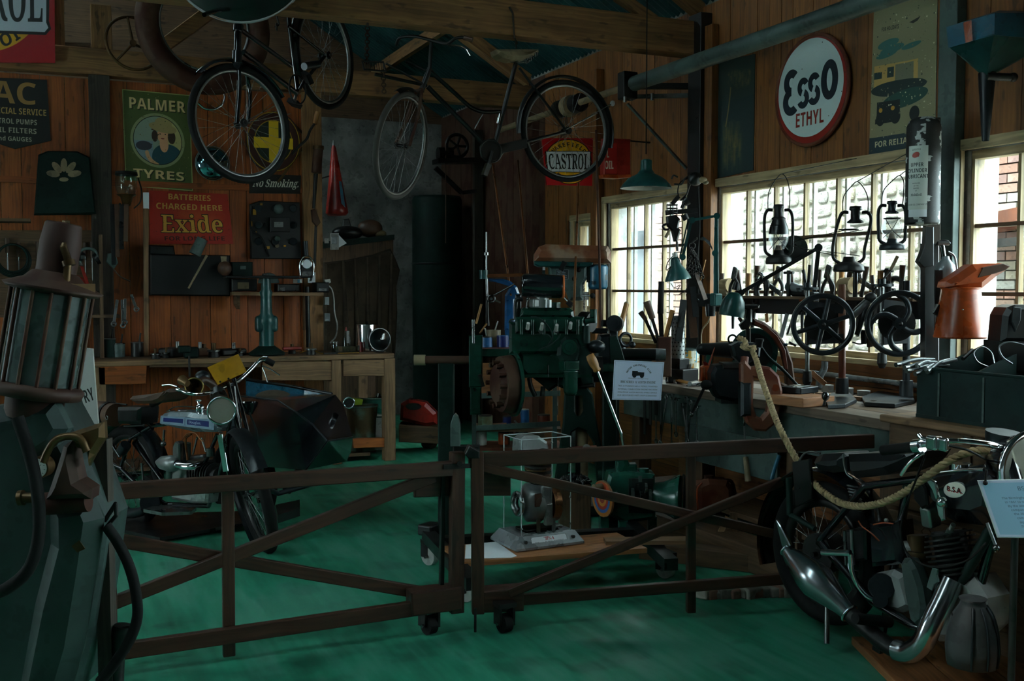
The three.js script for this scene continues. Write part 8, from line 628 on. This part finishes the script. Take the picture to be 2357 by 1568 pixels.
{ const c = kt(614, 812, -0.22), T = thing('press_stand', 'teal green cast press stand with a round top plate on the back bench', 'press'); part(T, 'base', m.grnDk, la([[0, 0], [0.15, 0.0], [0.155, 0.02], [0.11, 0.05], [0.075, 0.075], [0.07, 0.08], [0, 0.08]], c, UP, 28)); part(T, 'column', m.teal, la([[0.062, 0.07], [0.062, 0.26], [0.075, 0.28], [0.07, 0.33], [0.05, 0.36], [0.045, 0.5], [0.055, 0.54], [0.042, 0.56], [0.04, 0.66]], c, UP, 22)); part(T, 'boss', m.teal, rb(0.19, 0.14, 0.1, c.clone().add(V(0, 0.27, 0)), null, 0.03)); part(T, 'top_plate', m.black, rb(0.62, 0.022, 0.2, c.clone().add(V(-0.04, 0.67, 0)), null, 0.008)); part(T, 'wheel_segment', m.greyGrn, po(ZP(c.z + 0.02), circ(619, 652, 24, 24, 14, Math.PI, Math.PI * 2), 0.03, 0, 0.004)); part(T, 'screw', m.iron, cy(c.clone().add(V(0, 0.62, 0)), c.clone().add(V(0, 0.7, 0)), 0.03)); }
{ const T = thing('wall_shelf', 'narrow wooden wall shelf holding black cases below the instrument board', 'shelf'), pl = ZP(ZB + 0.3); part(T, 'board', m.bench, po(pl, [[534, 672], [745, 674], [745, 681], [534, 680]], 0.28, 0)); part(T, 'bracket', m.benchDk, po(pl, [[546, 680], [552, 680], [552, 712], [546, 700]], 0.2, -0.02)); part(T, 'bracket', m.benchDk, po(pl, [[700, 680], [706, 680], [706, 760], [700, 760]], 0.06, -0.1)); part(T, 'upright', m.iron, cy(pl.at(707, 660, -0.05), pl.at(710, 800, -0.05), 0.02)); const b = (n, l, c, mt, x0, y0, x1, y1, dz, ...k) => { const t = thing(n, l, c); part(t, 'body', mt, po(pl, [[x0, y0], [x1, y0], [x1, y1], [x0, y1]], 0.18, dz, 0.008)); for (const [nm, m2, a, bb, e, f] of k) part(t, nm, m2, po(pl, [[a, bb], [e, bb], [e, f], [a, f]], 0.004, dz + 0.004)); return t; };
  b('meter_case', 'black meter case with a yellow label on the wall shelf', 'case', m.black, 534, 642, 592, 671, -0.02, ['label', m.tan, 547, 650, 573, 665]); b('radio_case', 'dark green case with a pale knob above the meter case', 'case', m.grnDk, 534, 603, 582, 640, -0.06, ['knob', m.greyGrn, 553, 612, 566, 620]); b('black_box', 'small black box with a steel latch on the wall shelf', 'box', m.black, 640, 654, 690, 671, -0.06, ['latch', m.steel, 644, 662, 656, 670]); b('black_box', 'dark box with a chrome strip at the shelf end', 'box', m.black, 728, 650, 758, 673, -0.06, ['strip', m.steel, 734, 664, 752, 670]); b('blue_packet', 'small blue and white packet on the wall shelf', 'packet', m.white, 684, 642, 696, 652, -0.02, ['stripe', m.blueM, 685, 643, 690, 651]); }
{ const T = thing('black_crate', 'wide black crate mounted on the wall below the battery sign', 'crate'), pl = ZP(ZB + 0.2); part(T, 'body', m.black, po(pl, [[346, 585], [530, 588], [530, 682], [346, 680]], 0.18, 0, 0.01)); part(T, 'lid', m.black, po(pl, [[344, 564], [400, 566], [404, 588], [344, 586]], 0.18, -0.01, 0.01)); }
{ const pl = ZP(ZB + 0.32), T = thing('copper_mallet', 'pale headed mallet hanging over the black crate', 'mallet'); part(T, 'head', m.greyGrn, cy(pl.at(466, 550), pl.at(448, 586), 0.046, 0.05, 18)); part(T, 'handle', m.tan, cy(pl.at(476, 588), pl.at(434, 664), 0.011, 0.008)); part(T, 'nail', m.iron, cy(pl.at(458, 560), V(pl.at(458, 560).x, pl.at(458, 560).y, ZB), 0.006)); }
{ const pl = ZP(ZB + 0.3), T = thing('brown_lamp', 'round brown horn bulb hanging beside the radio case', 'horn'); part(T, 'bulb', m.leather, ball(pl.at(517, 618), 0.06, 0.065, 0.06)); part(T, 'label', m.tan, po(pl, [[508, 590], [522, 590], [521, 604], [510, 604]], 0.01, 0.02)); }
// left end: shelves, clips and hung tools
{ const T = thing('tool_shelf', 'dark open shelf of tools behind the petrol pump', 'shelf'), pl = ZP(ZB + 0.3); for (const [a, b, y] of [[-20, 276, 724], [-20, 70, 502], [210, 336, 826]]) part(T, 'board', m.benchDk, po(pl, [[a, y], [b, y + 1], [b, y + 8], [a, y + 7]], 0.26, 0)); part(T, 'side', m.benchDk, po(pl, [[228, 540], [236, 540], [240, 826], [232, 826]], 0.2, -0.02)); part(T, 'side', m.bench, po(pl, [[330, 480], [342, 480], [342, 826], [332, 826]], 0.04, -0.1)); part(T, 'back', m.benchDk, po(ZP(ZB + 0.02), [[-20, 530], [225, 530], [225, 730], [-20, 730]], 0.015, 0)); }
[['red plastic handled pliers hanging on the tool wall', [[168, 628], [180, 634], [206, 652], [208, 662], [196, 656]], [[184, 612], [192, 614], [206, 654], [198, 656]]]].forEach(([l, a, b]) => { const T = thing('red_pliers', l, 'pliers'), pl = ZP(ZB + 0.34); part(T, 'handle', m.red, po(pl, a, 0.02, 0, 0.003)); part(T, 'handle', m.red, po(pl, b, 0.02, 0.01, 0.003)); part(T, 'jaw', m.steel, po(pl, [[182, 612], [178, 596], [186, 590], [192, 612]], 0.015, 0, 0.002)); });
{ const pl = ZP(ZB + 0.3), T = thing('headphones', 'grey headset hanging on the tool wall above the red pliers', 'headset'); part(T, 'band', m.greyGrn, tb([[182, 600], [184, 580], [200, 572], [218, 578], [226, 600]].map(([x, y]) => pl.at(x, y)), 0.014, 24)); part(T, 'cup', m.black, cy(pl.at(183, 592), pl.at(192, 596), 0.05, 0.045, 20)); part(T, 'cup', m.black, cy(pl.at(226, 594), pl.at(218, 598), 0.05, 0.045, 20)); part(T, 'badge', m.steel, po(pl, [[186, 588], [196, 588], [196, 596], [186, 596]], 0.004, 0.05)); }
{ const pl = ZP(ZB + 0.3), T = thing('glass_wall_lamp', 'small wall lantern with ribbed glass beside the dark post', 'lantern'); part(T, 'globe', m.glassG, la([[0.07, 0], [0.085, 0.05], [0.085, 0.12], [0.07, 0.17]], pl.at(291, 446), UP, 20)); part(T, 'cap', m.iron, la([[0.09, 0], [0.085, 0.03], [0, 0.04]], pl.at(291, 404), UP, 20)); part(T, 'base', m.brassDk, la([[0, -0.1], [0.03, -0.09], [0.05, -0.02], [0.08, 0]], pl.at(291, 448), UP, 20)); part(T, 'handle', m.iron, tb([[318, 410], [326, 440], [322, 466], [308, 480]].map(([x, y]) => pl.at(x, y)), 0.006)); } solo('paper_tag', 'small blank white tag pinned beside the battery sign', 'tag', m.paper, po(BW, [[329, 443], [343, 443], [343, 481], [330, 481]], 0.003, 0.04));
[[270, 690, 262, 746], [281, 690, 283, 750], [288, 688, 287, 742], [302, 678, 314, 712]].forEach(([a, b, c, e], i) => { const pl = ZP(ZB + 0.32), T = thing('wall_spanner', 'bright flat spanner hanging on the tool wall', 'spanner', 'bright spanners on the tool wall'); part(T, 'shank', m.steel, bar(pl.at(a, b), pl.at(c, e), 0.022, 0.006, V(0, 0, 1), 0.002)); part(T, 'ring', m.steel, to(pl.at(c, e), V(0, 0, 1), 0.018, 0.006, 16, 6)); });
[['grey tin mug of small tools on the left shelf', 274, 824, 0.12, m.greyGrn], ['dark glass bottle on the left shelf', 252, 824, 0.16, m.grnDk], ['short steel can on the left shelf end', 316, 824, 0.13, m.iron], ['squat oil bottle on the upper left shelf', 60, 722, 0.15, m.black]].forEach(([l, x, y, h, mt]) => { const pl = ZP(ZB + 0.2), b = pl.at(x, y), T = thing('shelf_can', l, 'can'); part(T, 'body', mt, cy(b, b.clone().add(V(0, h, 0)), 0.05, 0.05, 18)); part(T, 'rim', m.steel, to(b.clone().add(V(0, h, 0)), UP, 0.05, 0.004, 20, 5)); part(T, 'contents', m.iron, cy(b.clone().add(V(0.01, h * 0.6, 0)), b.clone().add(V(0.03, h + 0.08, 0)), 0.007)); });
{ const pl = ZP(ZB + 0.3), T = thing('wire_brush_head', 'grey brush pad hanging beside the headset', 'brush'); part(T, 'pad', m.greyGrn, po(pl, [[248, 584], [266, 582], [272, 606], [262, 620], [244, 602]], 0.03, 0, 0.006)); part(T, 'strap', m.leather, tb([[262, 620], [276, 636], [300, 648]].map(([x, y]) => pl.at(x, y)), 0.006)); } { const pl = ZP(ZB + 0.3), T = thing('wooden_hook', 'bent orange wooden handle hanging above the petrol pump', 'handle'); part(T, 'shaft', m.handle, tb([[152, 512], [148, 560], [150, 590], [166, 602]].map(([x, y]) => pl.at(x, y)), 0.026, 24)); part(T, 'cap', m.tan, cy(pl.at(152, 514), pl.at(152, 508), 0.03)); } { const pl = ZP(ZB + 0.3), T = thing('hanging_saddle_bag', 'dark leather strap bundle beside the tool wall post', 'straps'); for (let i = 0; i < 4; i++) part(T, 'strap', i % 2 ? m.leather : m.leaBk, bar(pl.at(258 + i * 11, 470, i * 0.01), pl.at(262 + i * 9, 610 - i * 18, i * 0.01), 0.035, 0.008, V(0, 0, 1))); part(T, 'peg', m.iron, cy(pl.at(276, 470, 0.05), pl.at(276, 470, -0.25), 0.01)); }
// on the back bench
{ const b = kt(440, 826, -0.05), T = thing('small_vice', 'small teal bench vice at the bench front edge', 'vice'); part(T, 'body', m.grnDk, rb(0.12, 0.09, 0.1, b.clone().add(V(0, 0.05, 0)), null, 0.02)); part(T, 'jaw', m.grnDk, rb(0.1, 0.06, 0.05, b.clone().add(V(-0.06, 0.08, 0.06)), null, 0.015)); part(T, 'screw_bar', m.iron, cy(b.clone().add(V(-0.03, 0.03, 0.12)), b.clone().add(V(-0.03, -0.14, 0.13)), 0.008)); }
[['green wooden block frame on the back bench', 452, 806, 0.2, 0.07, m.leather], ['dark casting lying on the back bench', 530, 808, 0.24, 0.06, m.iron], ['blackened gearbox lump on the back bench', 400, 806, 0.22, 0.08, m.black]].forEach(([l, x, y, w, h, mt], i) => { const b = kt(x, y, -0.3), T = thing('bench_lump', l, 'block'); part(T, 'body', mt, rb(w, h, 0.16, b.clone().add(V(0, h / 2, 0)), [0, i * 0.4, 0], 0.02)); part(T, 'stub', m.steel, cy(b.clone().add(V(0.03, h, 0)), b.clone().add(V(0.03, h + 0.05, 0)), 0.016)); });
solo('red_handled_saw', 'red handled tool lying on the back bench', 'tool', m.red, bar(kt(650, 800, -0.25).add(V(0, 0.05, 0)), kt(694, 792, -0.28).add(V(0, 0.05, 0)), 0.03, 0.025, V(0, 0, 1), 0.01)); solo('yellow_flex', 'thin yellow flex curling over the back bench', 'flex', m.yellow, tb([kt(690, 800), kt(715, 800, -0.2), kt(740, 806, -0.12), kt(770, 810, -0.1), kt(812, 810, -0.1), kt(826, 806, -0.12)].map((p, i) => p.add(V(0, 0.008 + (i === 1 ? 0.03 : 0), 0))), 0.004, 50)); solo('flat_file', 'dark flat file lying near the bench corner', 'file', m.iron, bar(kt(745, 812, -0.1).add(V(0, 0.01, 0)), kt(812, 811, -0.12).add(V(0, 0.01, 0)), 0.03, 0.012, UP));
{ const b = kt(797, 800, -0.35), T = thing('plastic_bottle', 'clear plastic bottle with a red tip on the back bench', 'bottle'); part(T, 'body', m.glassG, la([[0, 0], [0.035, 0], [0.037, 0.01], [0.037, 0.13], [0.014, 0.17], [0.012, 0.19]], b, UP, 20)); part(T, 'tip', m.red, cy(b.clone().add(V(0, 0.19, 0)), b.clone().add(V(0, 0.225, 0)), 0.012, 0.004)); part(T, 'label', m.white, blk(ZP(b.z + 0.037), 798, 762, 804, 790, 0.002, 0.001, 0)); } { const b = kt(771, 806, -0.12), T = thing('glass_jar', 'small clear jar near the bench corner', 'jar'); part(T, 'jar', m.glassG, la([[0, 0], [0.028, 0], [0.03, 0.01], [0.03, 0.08], [0.024, 0.095]], b, UP, 20)); part(T, 'lid', m.steel, cy(b.clone().add(V(0, 0.095, 0)), b.clone().add(V(0, 0.11, 0)), 0.026)); }
{ const b = kt(845, 800, -0.42), T = thing('chrome_pot', 'polished chrome cylinder reflecting light on the back bench', 'pot'); part(T, 'cylinder', m.chrome, la([[0, 0], [0.1, 0], [0.102, 0.01], [0.102, 0.24], [0.095, 0.25], [0, 0.25]], b, UP, 32)); part(T, 'lid_knob', m.rub, ball(b.clone().add(V(0, 0.26, 0)), 0.015)); } { const c = ZP(zf - 0.15).at(874, 782), T = thing('loose_headlamp', 'loose round glass headlamp resting on the bench corner', 'headlamp'), n = V(0.1, 0.05, 1).normalize(); part(T, 'shell', m.castB, la([[0, -0.11], [0.06, -0.09], [0.1, 0]], c, n, 28)); part(T, 'rim', m.steel, to(c, n, 0.1, 0.007, 32, 6)); part(T, 'lens', m.glassG, la([[0, 0.025], [0.06, 0.018], [0.097, 0.002]], c, n, 28)); part(T, 'foot', m.black, rb(0.08, 0.03, 0.08, V(c.x, KH + 0.015, c.z - 0.03))); } solo('cream_block', 'cream wooden block lying on the back bench', 'block', m.tan, rb(0.16, 0.045, 0.1, kt(795, 800, -0.45).add(V(0, 0.023, 0)), [0, 0.1, 0], 0.004)); solo('red_tube', 'small red topped tube beside the chrome pot', 'tube', m.red, cy(kt(832, 804, -0.3), kt(832, 804, -0.3).add(V(0, 0.09, 0)), 0.02, 0.014));
{ const pl = ZP(zf - 0.55), T = thing('white_flex', 'white power flex hanging from the wall sockets down to the bench', 'flex'); part(T, 'flex', m.white, tb([[752, 656], [762, 664], [768, 686], [770, 720], [776, 750], [772, 776], [760, 790]].map(([x, y]) => pl.at(x, y)), 0.008, 50)); part(T, 'plug', m.white, po(pl, [[746, 644], [760, 642], [762, 650], [752, 656]], 0.03, 0, 0.004)); part(T, 'socket_box', m.silver, po(pl, [[748, 684], [758, 684], [758, 702], [748, 702]], 0.03, 0, 0.004)); part(T, 'lower_box', m.silver, po(pl, [[748, 721], [760, 721], [760, 740], [748, 740]], 0.03, 0, 0.004)); }
// under the back bench
const ub = (n, l, c, px, py, r0, r1, h, mt, dz, f) => { const p = FP(0.08).at(px, py), b = V(ZP(zf + dz).at(px, 1000).x, 0.076, zf + dz), T = thing(n, l, c); part(T, 'body', mt, cy(b, b.clone().add(V(0, h, 0)), r0, r1, 26)); part(T, 'rim', m.greyGrn, to(b.clone().add(V(0, h, 0)), UP, r1, 0.008, 28, 6)); part(T, 'contents', m.black, cy(b.clone().add(V(0, h - 0.01, 0)), b.clone().add(V(0, h - 0.002, 0)), r1 * 0.95)); return T; };
ub('steel_bucket', 'dented green grey bucket under the bench end', 'bucket', 833, 1050, 0.12, 0.14, 0.4, M(0.13, 0.2, 0.16, 0.6, 0.2, { map: TX.rust }), -0.25); ub('white_canister', 'white plastic canister behind the bench leg', 'canister', 872, 1050, 0.08, 0.085, 0.3, m.white, -0.25); ub('green_drum', 'green drum full of scrap behind the bucket', 'drum', 866, 1040, 0.16, 0.16, 0.44, m.grnLt, -0.5); { const pl = ZP(zf - 0.3), T = thing('lime_box', 'lime yellow plastic box balanced behind the sidecar lamp', 'box'); part(T, 'box', m.lime, po(pl, [[800, 918], [836, 920], [834, 930], [826, 944], [806, 946]], 0.12, 0, 0.006)); part(T, 'support', m.black, po(pl, [[808, 946], [826, 946], [826, 960], [808, 960]], 0.1, -0.01)); } { const pl = ZP(zf - 0.5), T = thing('claw_hammer', 'claw hammer sticking out of the green drum', 'hammer'); part(T, 'head', m.steel, tb([pl.at(860, 924), pl.at(870, 916), pl.at(872, 906)], 0.016)); part(T, 'handle', m.handle, cy(pl.at(862, 922), pl.at(850, 950), 0.012)); }

// ================================================================ FAR RECESS
{ const pl = ZP(-10.1), T = thing('covered_cabinet', 'cabinet draped in a brown canvas sheet against the plaster wall', 'cabinet'); part(T, 'case', m.benchDk, po(pl, [[748, 560], [906, 545], [906, 1010], [748, 1010]], 0.5, -0.04, 0.01)); part(T, 'canvas', m.canvas, po(pl, [[748, 604], [800, 598], [860, 586], [900, 572], [912, 596], [922, 622], [914, 660], [916, 720], [910, 830], [748, 840]], 0.45, 0, 0.02)); for (let i = 0; i < 5; i++) part(T, 'fold', m.canvas, cy(pl.at(790 + i * 28, 600 - i * 4, 0), pl.at(800 + i * 24, 830, 0.01), 0.012, 0.03, 10)); part(T, 'top_board', m.grnDk, po(pl, [[746, 556], [908, 540], [908, 552], [746, 572]], 0.5, 0)); }
{ const pl = ZP(-10.2), T = thing('leather_helmet', 'old brown leather helmet lying on the covered cabinet', 'helmet'); part(T, 'dome', m.leather, ball(pl.at(852, 526, 0), 0.13, 0.09, 0.1)); part(T, 'flap', m.tan, ball(pl.at(874, 538, 0.03), 0.07, 0.035, 0.06)); } { const pl = ZP(-10.2), T = thing('cloth_bundle', 'dark rolled cloth bundle beside the helmet', 'bundle'); part(T, 'roll', m.black, ball(pl.at(800, 536, 0), 0.16, 0.07, 0.1)); part(T, 'upright', m.black, po(pl, [[790, 505], [804, 503], [812, 530], [826, 548], [786, 548]], 0.06, 0.02, 0.01)); }
{ const pl = ZP(-10.9), T = thing('steel_tank', 'tall dark green steel tank standing in the far corner', 'tank'), b = V(pl.at(1040, 700).x - 0.1, 0, -11.1), h = ZP(-11.1).at(1040, 450).y; part(T, 'shell', m.grnDk, la([[0, 0], [0.28, 0], [0.28, h - 0.06], [0.26, h - 0.02], [0, h]], b, UP, 32)); part(T, 'band', m.black, to(b.clone().add(V(0, h * 0.7, 0)), UP, 0.282, 0.01, 36, 6)); }
{ const pl = ZP(-10.6), P = (x, y, o = 0) => pl.at(x, y, o), T = thing('wall_motor', 'black electric motor and pulley on a wall bracket in the far corner', 'motor'); part(T, 'bracket', m.black, bar(P(1002, 372), P(1092, 370), 0.05, 0.2, V(0, 0, 1)), bar(P(1002, 386), P(1062, 444), 0.04, 0.05, V(0, 0, 1)), bar(P(1062, 444), P(1096, 440), 0.04, 0.05, V(0, 0, 1))); part(T, 'motor', m.black, cy(P(1008, 354), P(1040, 354), 0.07)); part(T, 'pulley', m.black, to(P(1052, 336, 0.05), V(0, 0, 1), 0.12, 0.02, 32, 8)); for (let i = 0; i < 5; i++) part(T, 'pulley_spoke', m.black, cy(P(1052, 336, 0.05), P(1052, 336, 0.05).add(V(Math.cos(i * 1.257) * 0.12, Math.sin(i * 1.257) * 0.12, 0)), 0.014)); part(T, 'wall_post', m.post, bar(P(1100, 300, -0.02), P(1100, 1000, -0.02), 0.1, 0.06, V(0, 0, 1))); part(T, 'drop_cord', m.leather, cy(P(1026, 330, 0.06), P(1026, 560, 0.06), 0.006)); }
{ const p = FP(0).at(962, 1010), pl = DP(965, 9.6), T = thing('red_fuel_can', 'dull red fuel can on a box in the dark corner', 'fuel can'); part(T, 'body', m.red, po(pl, [[920, 968], [922, 930], [940, 920], [980, 928], [1004, 952], [1006, 978], [980, 982]], 0.2, 0, 0.03)); part(T, 'mouth', m.black, po(pl, circ(952, 936, 18, 8, 14), 0.02, 0.005)); part(T, 'box', m.benchDk, po(pl, [[918, 978], [1010, 984], [1008, 1022], [918, 1018]], 0.3, 0.02, 0.006)); } for (const [x, y, l] of [[988, 1022, 'brown cobble stone on the floor in the dark corner'], [1002, 1008, 'pale cobble stone beside the engine stand post']]) solo('cobble', l, 'stone', m.leather, ball(FP(0.04).at(x, y), 0.08, 0.05, 0.07));

// ================================================================ MORE SMALL CLUTTER
{ // bunched files and punches on the window rack
  const w = XP(4.2), y0 = XP(4.22).at(1800, 705).y; let proto, hang;
  [1662, 1706, 1738, 1762, 1828, 1884, 1918, 1944, 1982, 2012, 2048, 2072].forEach((px, i) => { const c = V(4.2, y0 + 0.064, w.at(px, 690).z); if (!proto) { proto = thing('rack_file', 'short dark file standing in the window tool rack', 'file', 'dark files standing in the window rack'); part(proto, 'blade', m.iron, bar(c, c.clone().add(V(0, 0.1, 0)), 0.022, 0.008, V(1, 0, 0), 0.002)); part(proto, 'handle', m.leather, cy(c.clone().add(V(0, 0.09, 0)), c.clone().add(V(0, 0.15, 0)), 0.012, 0.015, 10)); } else { const d = dup(proto, c, 0, null, 0.8 + hash(i, 2, 5) * 0.55); d.rotation.x = (hash(i, 3, 5) - 0.5) * 0.7; } });
  [1690, 1734, 1850, 1896, 1930, 1978, 2010, 2096].forEach((px, i) => { const c = V(4.19, y0 - 0.16, w.at(px, 730).z); if (!hang) { hang = thing('hanging_punch', 'dark iron punch hanging under the window tool rack', 'punch', 'iron punches hanging under the window rack'); part(hang, 'shaft', m.iron, cy(c, c.clone().add(V(0, 0.13, 0)), 0.009, 0.012, 8)); part(hang, 'eye', m.iron, to(c.clone().add(V(0, 0.14, 0)), V(1, 0, 0), 0.014, 0.005, 14, 5)); } else { const d = dup(hang, c, 0, null, 0.9 + hash(i, 7, 5) * 0.5); d.rotation.x = (hash(i, 8, 5) - 0.5) * 0.3; } });
}
{ // screwdrivers on the tool wall, left
  const pl = ZP(ZB + 0.06); let p; [16, 42, 88, 112, 196, 212].forEach((px, i) => { const a = pl.at(px, 548 + (i % 3) * 8), b = a.clone().add(V(0, -0.3, 0)); if (!p) { p = thing('wall_screwdriver', 'dark handled screwdriver hanging on the tool wall behind the petrol pump', 'screwdriver', 'screwdrivers on the tool wall'); part(p, 'handle', m.leather, cy(a, a.clone().add(V(0, -0.12, 0)), 0.02, 0.016, 10)); part(p, 'blade', m.steel, cy(a.clone().add(V(0, -0.12, 0)), b, 0.006, 0.006, 7)); } else dup(p, b, 0, null, 0.85 + (i % 3) * 0.12); });
  const c = pl.at(30, 600, 0.05), T = thing('cable_coil', 'coil of dark green cable hanging on the tool wall', 'cable'); for (let i = 0; i < 4; i++) part(T, 'turn', m.grnDk, to(c.clone().add(V(0, i * 0.006, i * 0.014)), V(0.1 * i, 0.05, 1), 0.13 - i * 0.006, 0.009, 32, 6));
}
{ // metal pieces along the back bench
  let p; [[358, 0], [384, 1], [470, 2], [492, 3], [552, 4], [672, 5], [716, 6]].forEach(([px, i]) => { const b = kt(px, 810, -0.12 - (i % 3) * 0.1); if (!p) { p = thing('bench_fitting', 'small dull metal fitting lying on the back bench', 'fitting', 'small fittings on the back bench'); part(p, 'body', m.iron, cy(b, b.clone().add(V(0, 0.035, 0)), 0.035, 0.03, 14)); part(p, 'flange', m.steel, cy(b.clone().add(V(0, 0.035, 0)), b.clone().add(V(0, 0.045, 0)), 0.04, 0.04, 14)); part(p, 'spigot', m.brassDk, cy(b.clone().add(V(0, 0.045, 0)), b.clone().add(V(0, 0.085, 0)), 0.014, 0.014, 10)); } else dup(p, b, i, null, 0.8 + (i % 4) * 0.2); });
}
{ // heap of black chain behind the clear cover
  const c = FP(0.02).at(1338, 1160), T = thing('chain_heap', 'heap of glossy black chain on a low box behind the cutaway engine', 'chain'), g = []; const b = DP(1318, 6.3).at(1322, 1112); for (let i = 0; i < 120; i++) { const a = rnd(0, 6.28), r = Math.sqrt(rnd()) * 0.09, h = (0.1 - r) * rnd(0.2, 0.7); g.push(to(b.clone().add(V(Math.cos(a) * r, h, Math.sin(a) * r)), V(rnd(-1, 1), rnd(-1, 1), rnd(-1, 1)), 0.016, 0.0055, 10, 5)); } part(T, 'links', m.blackG, g).userData.kind = 'stuff'; part(T, 'box', m.benchDk, rb(0.19, b.y, 0.2, V(b.x, b.y / 2, b.z), [0, YAW, 0], 0.006));
}

// ================================================================ hand over
things.forEach(settle);
scene.traverse((o) => { if (o.isMesh) { o.castShadow = true; o.receiveShadow = true; } });
renderer.render(scene, camera);
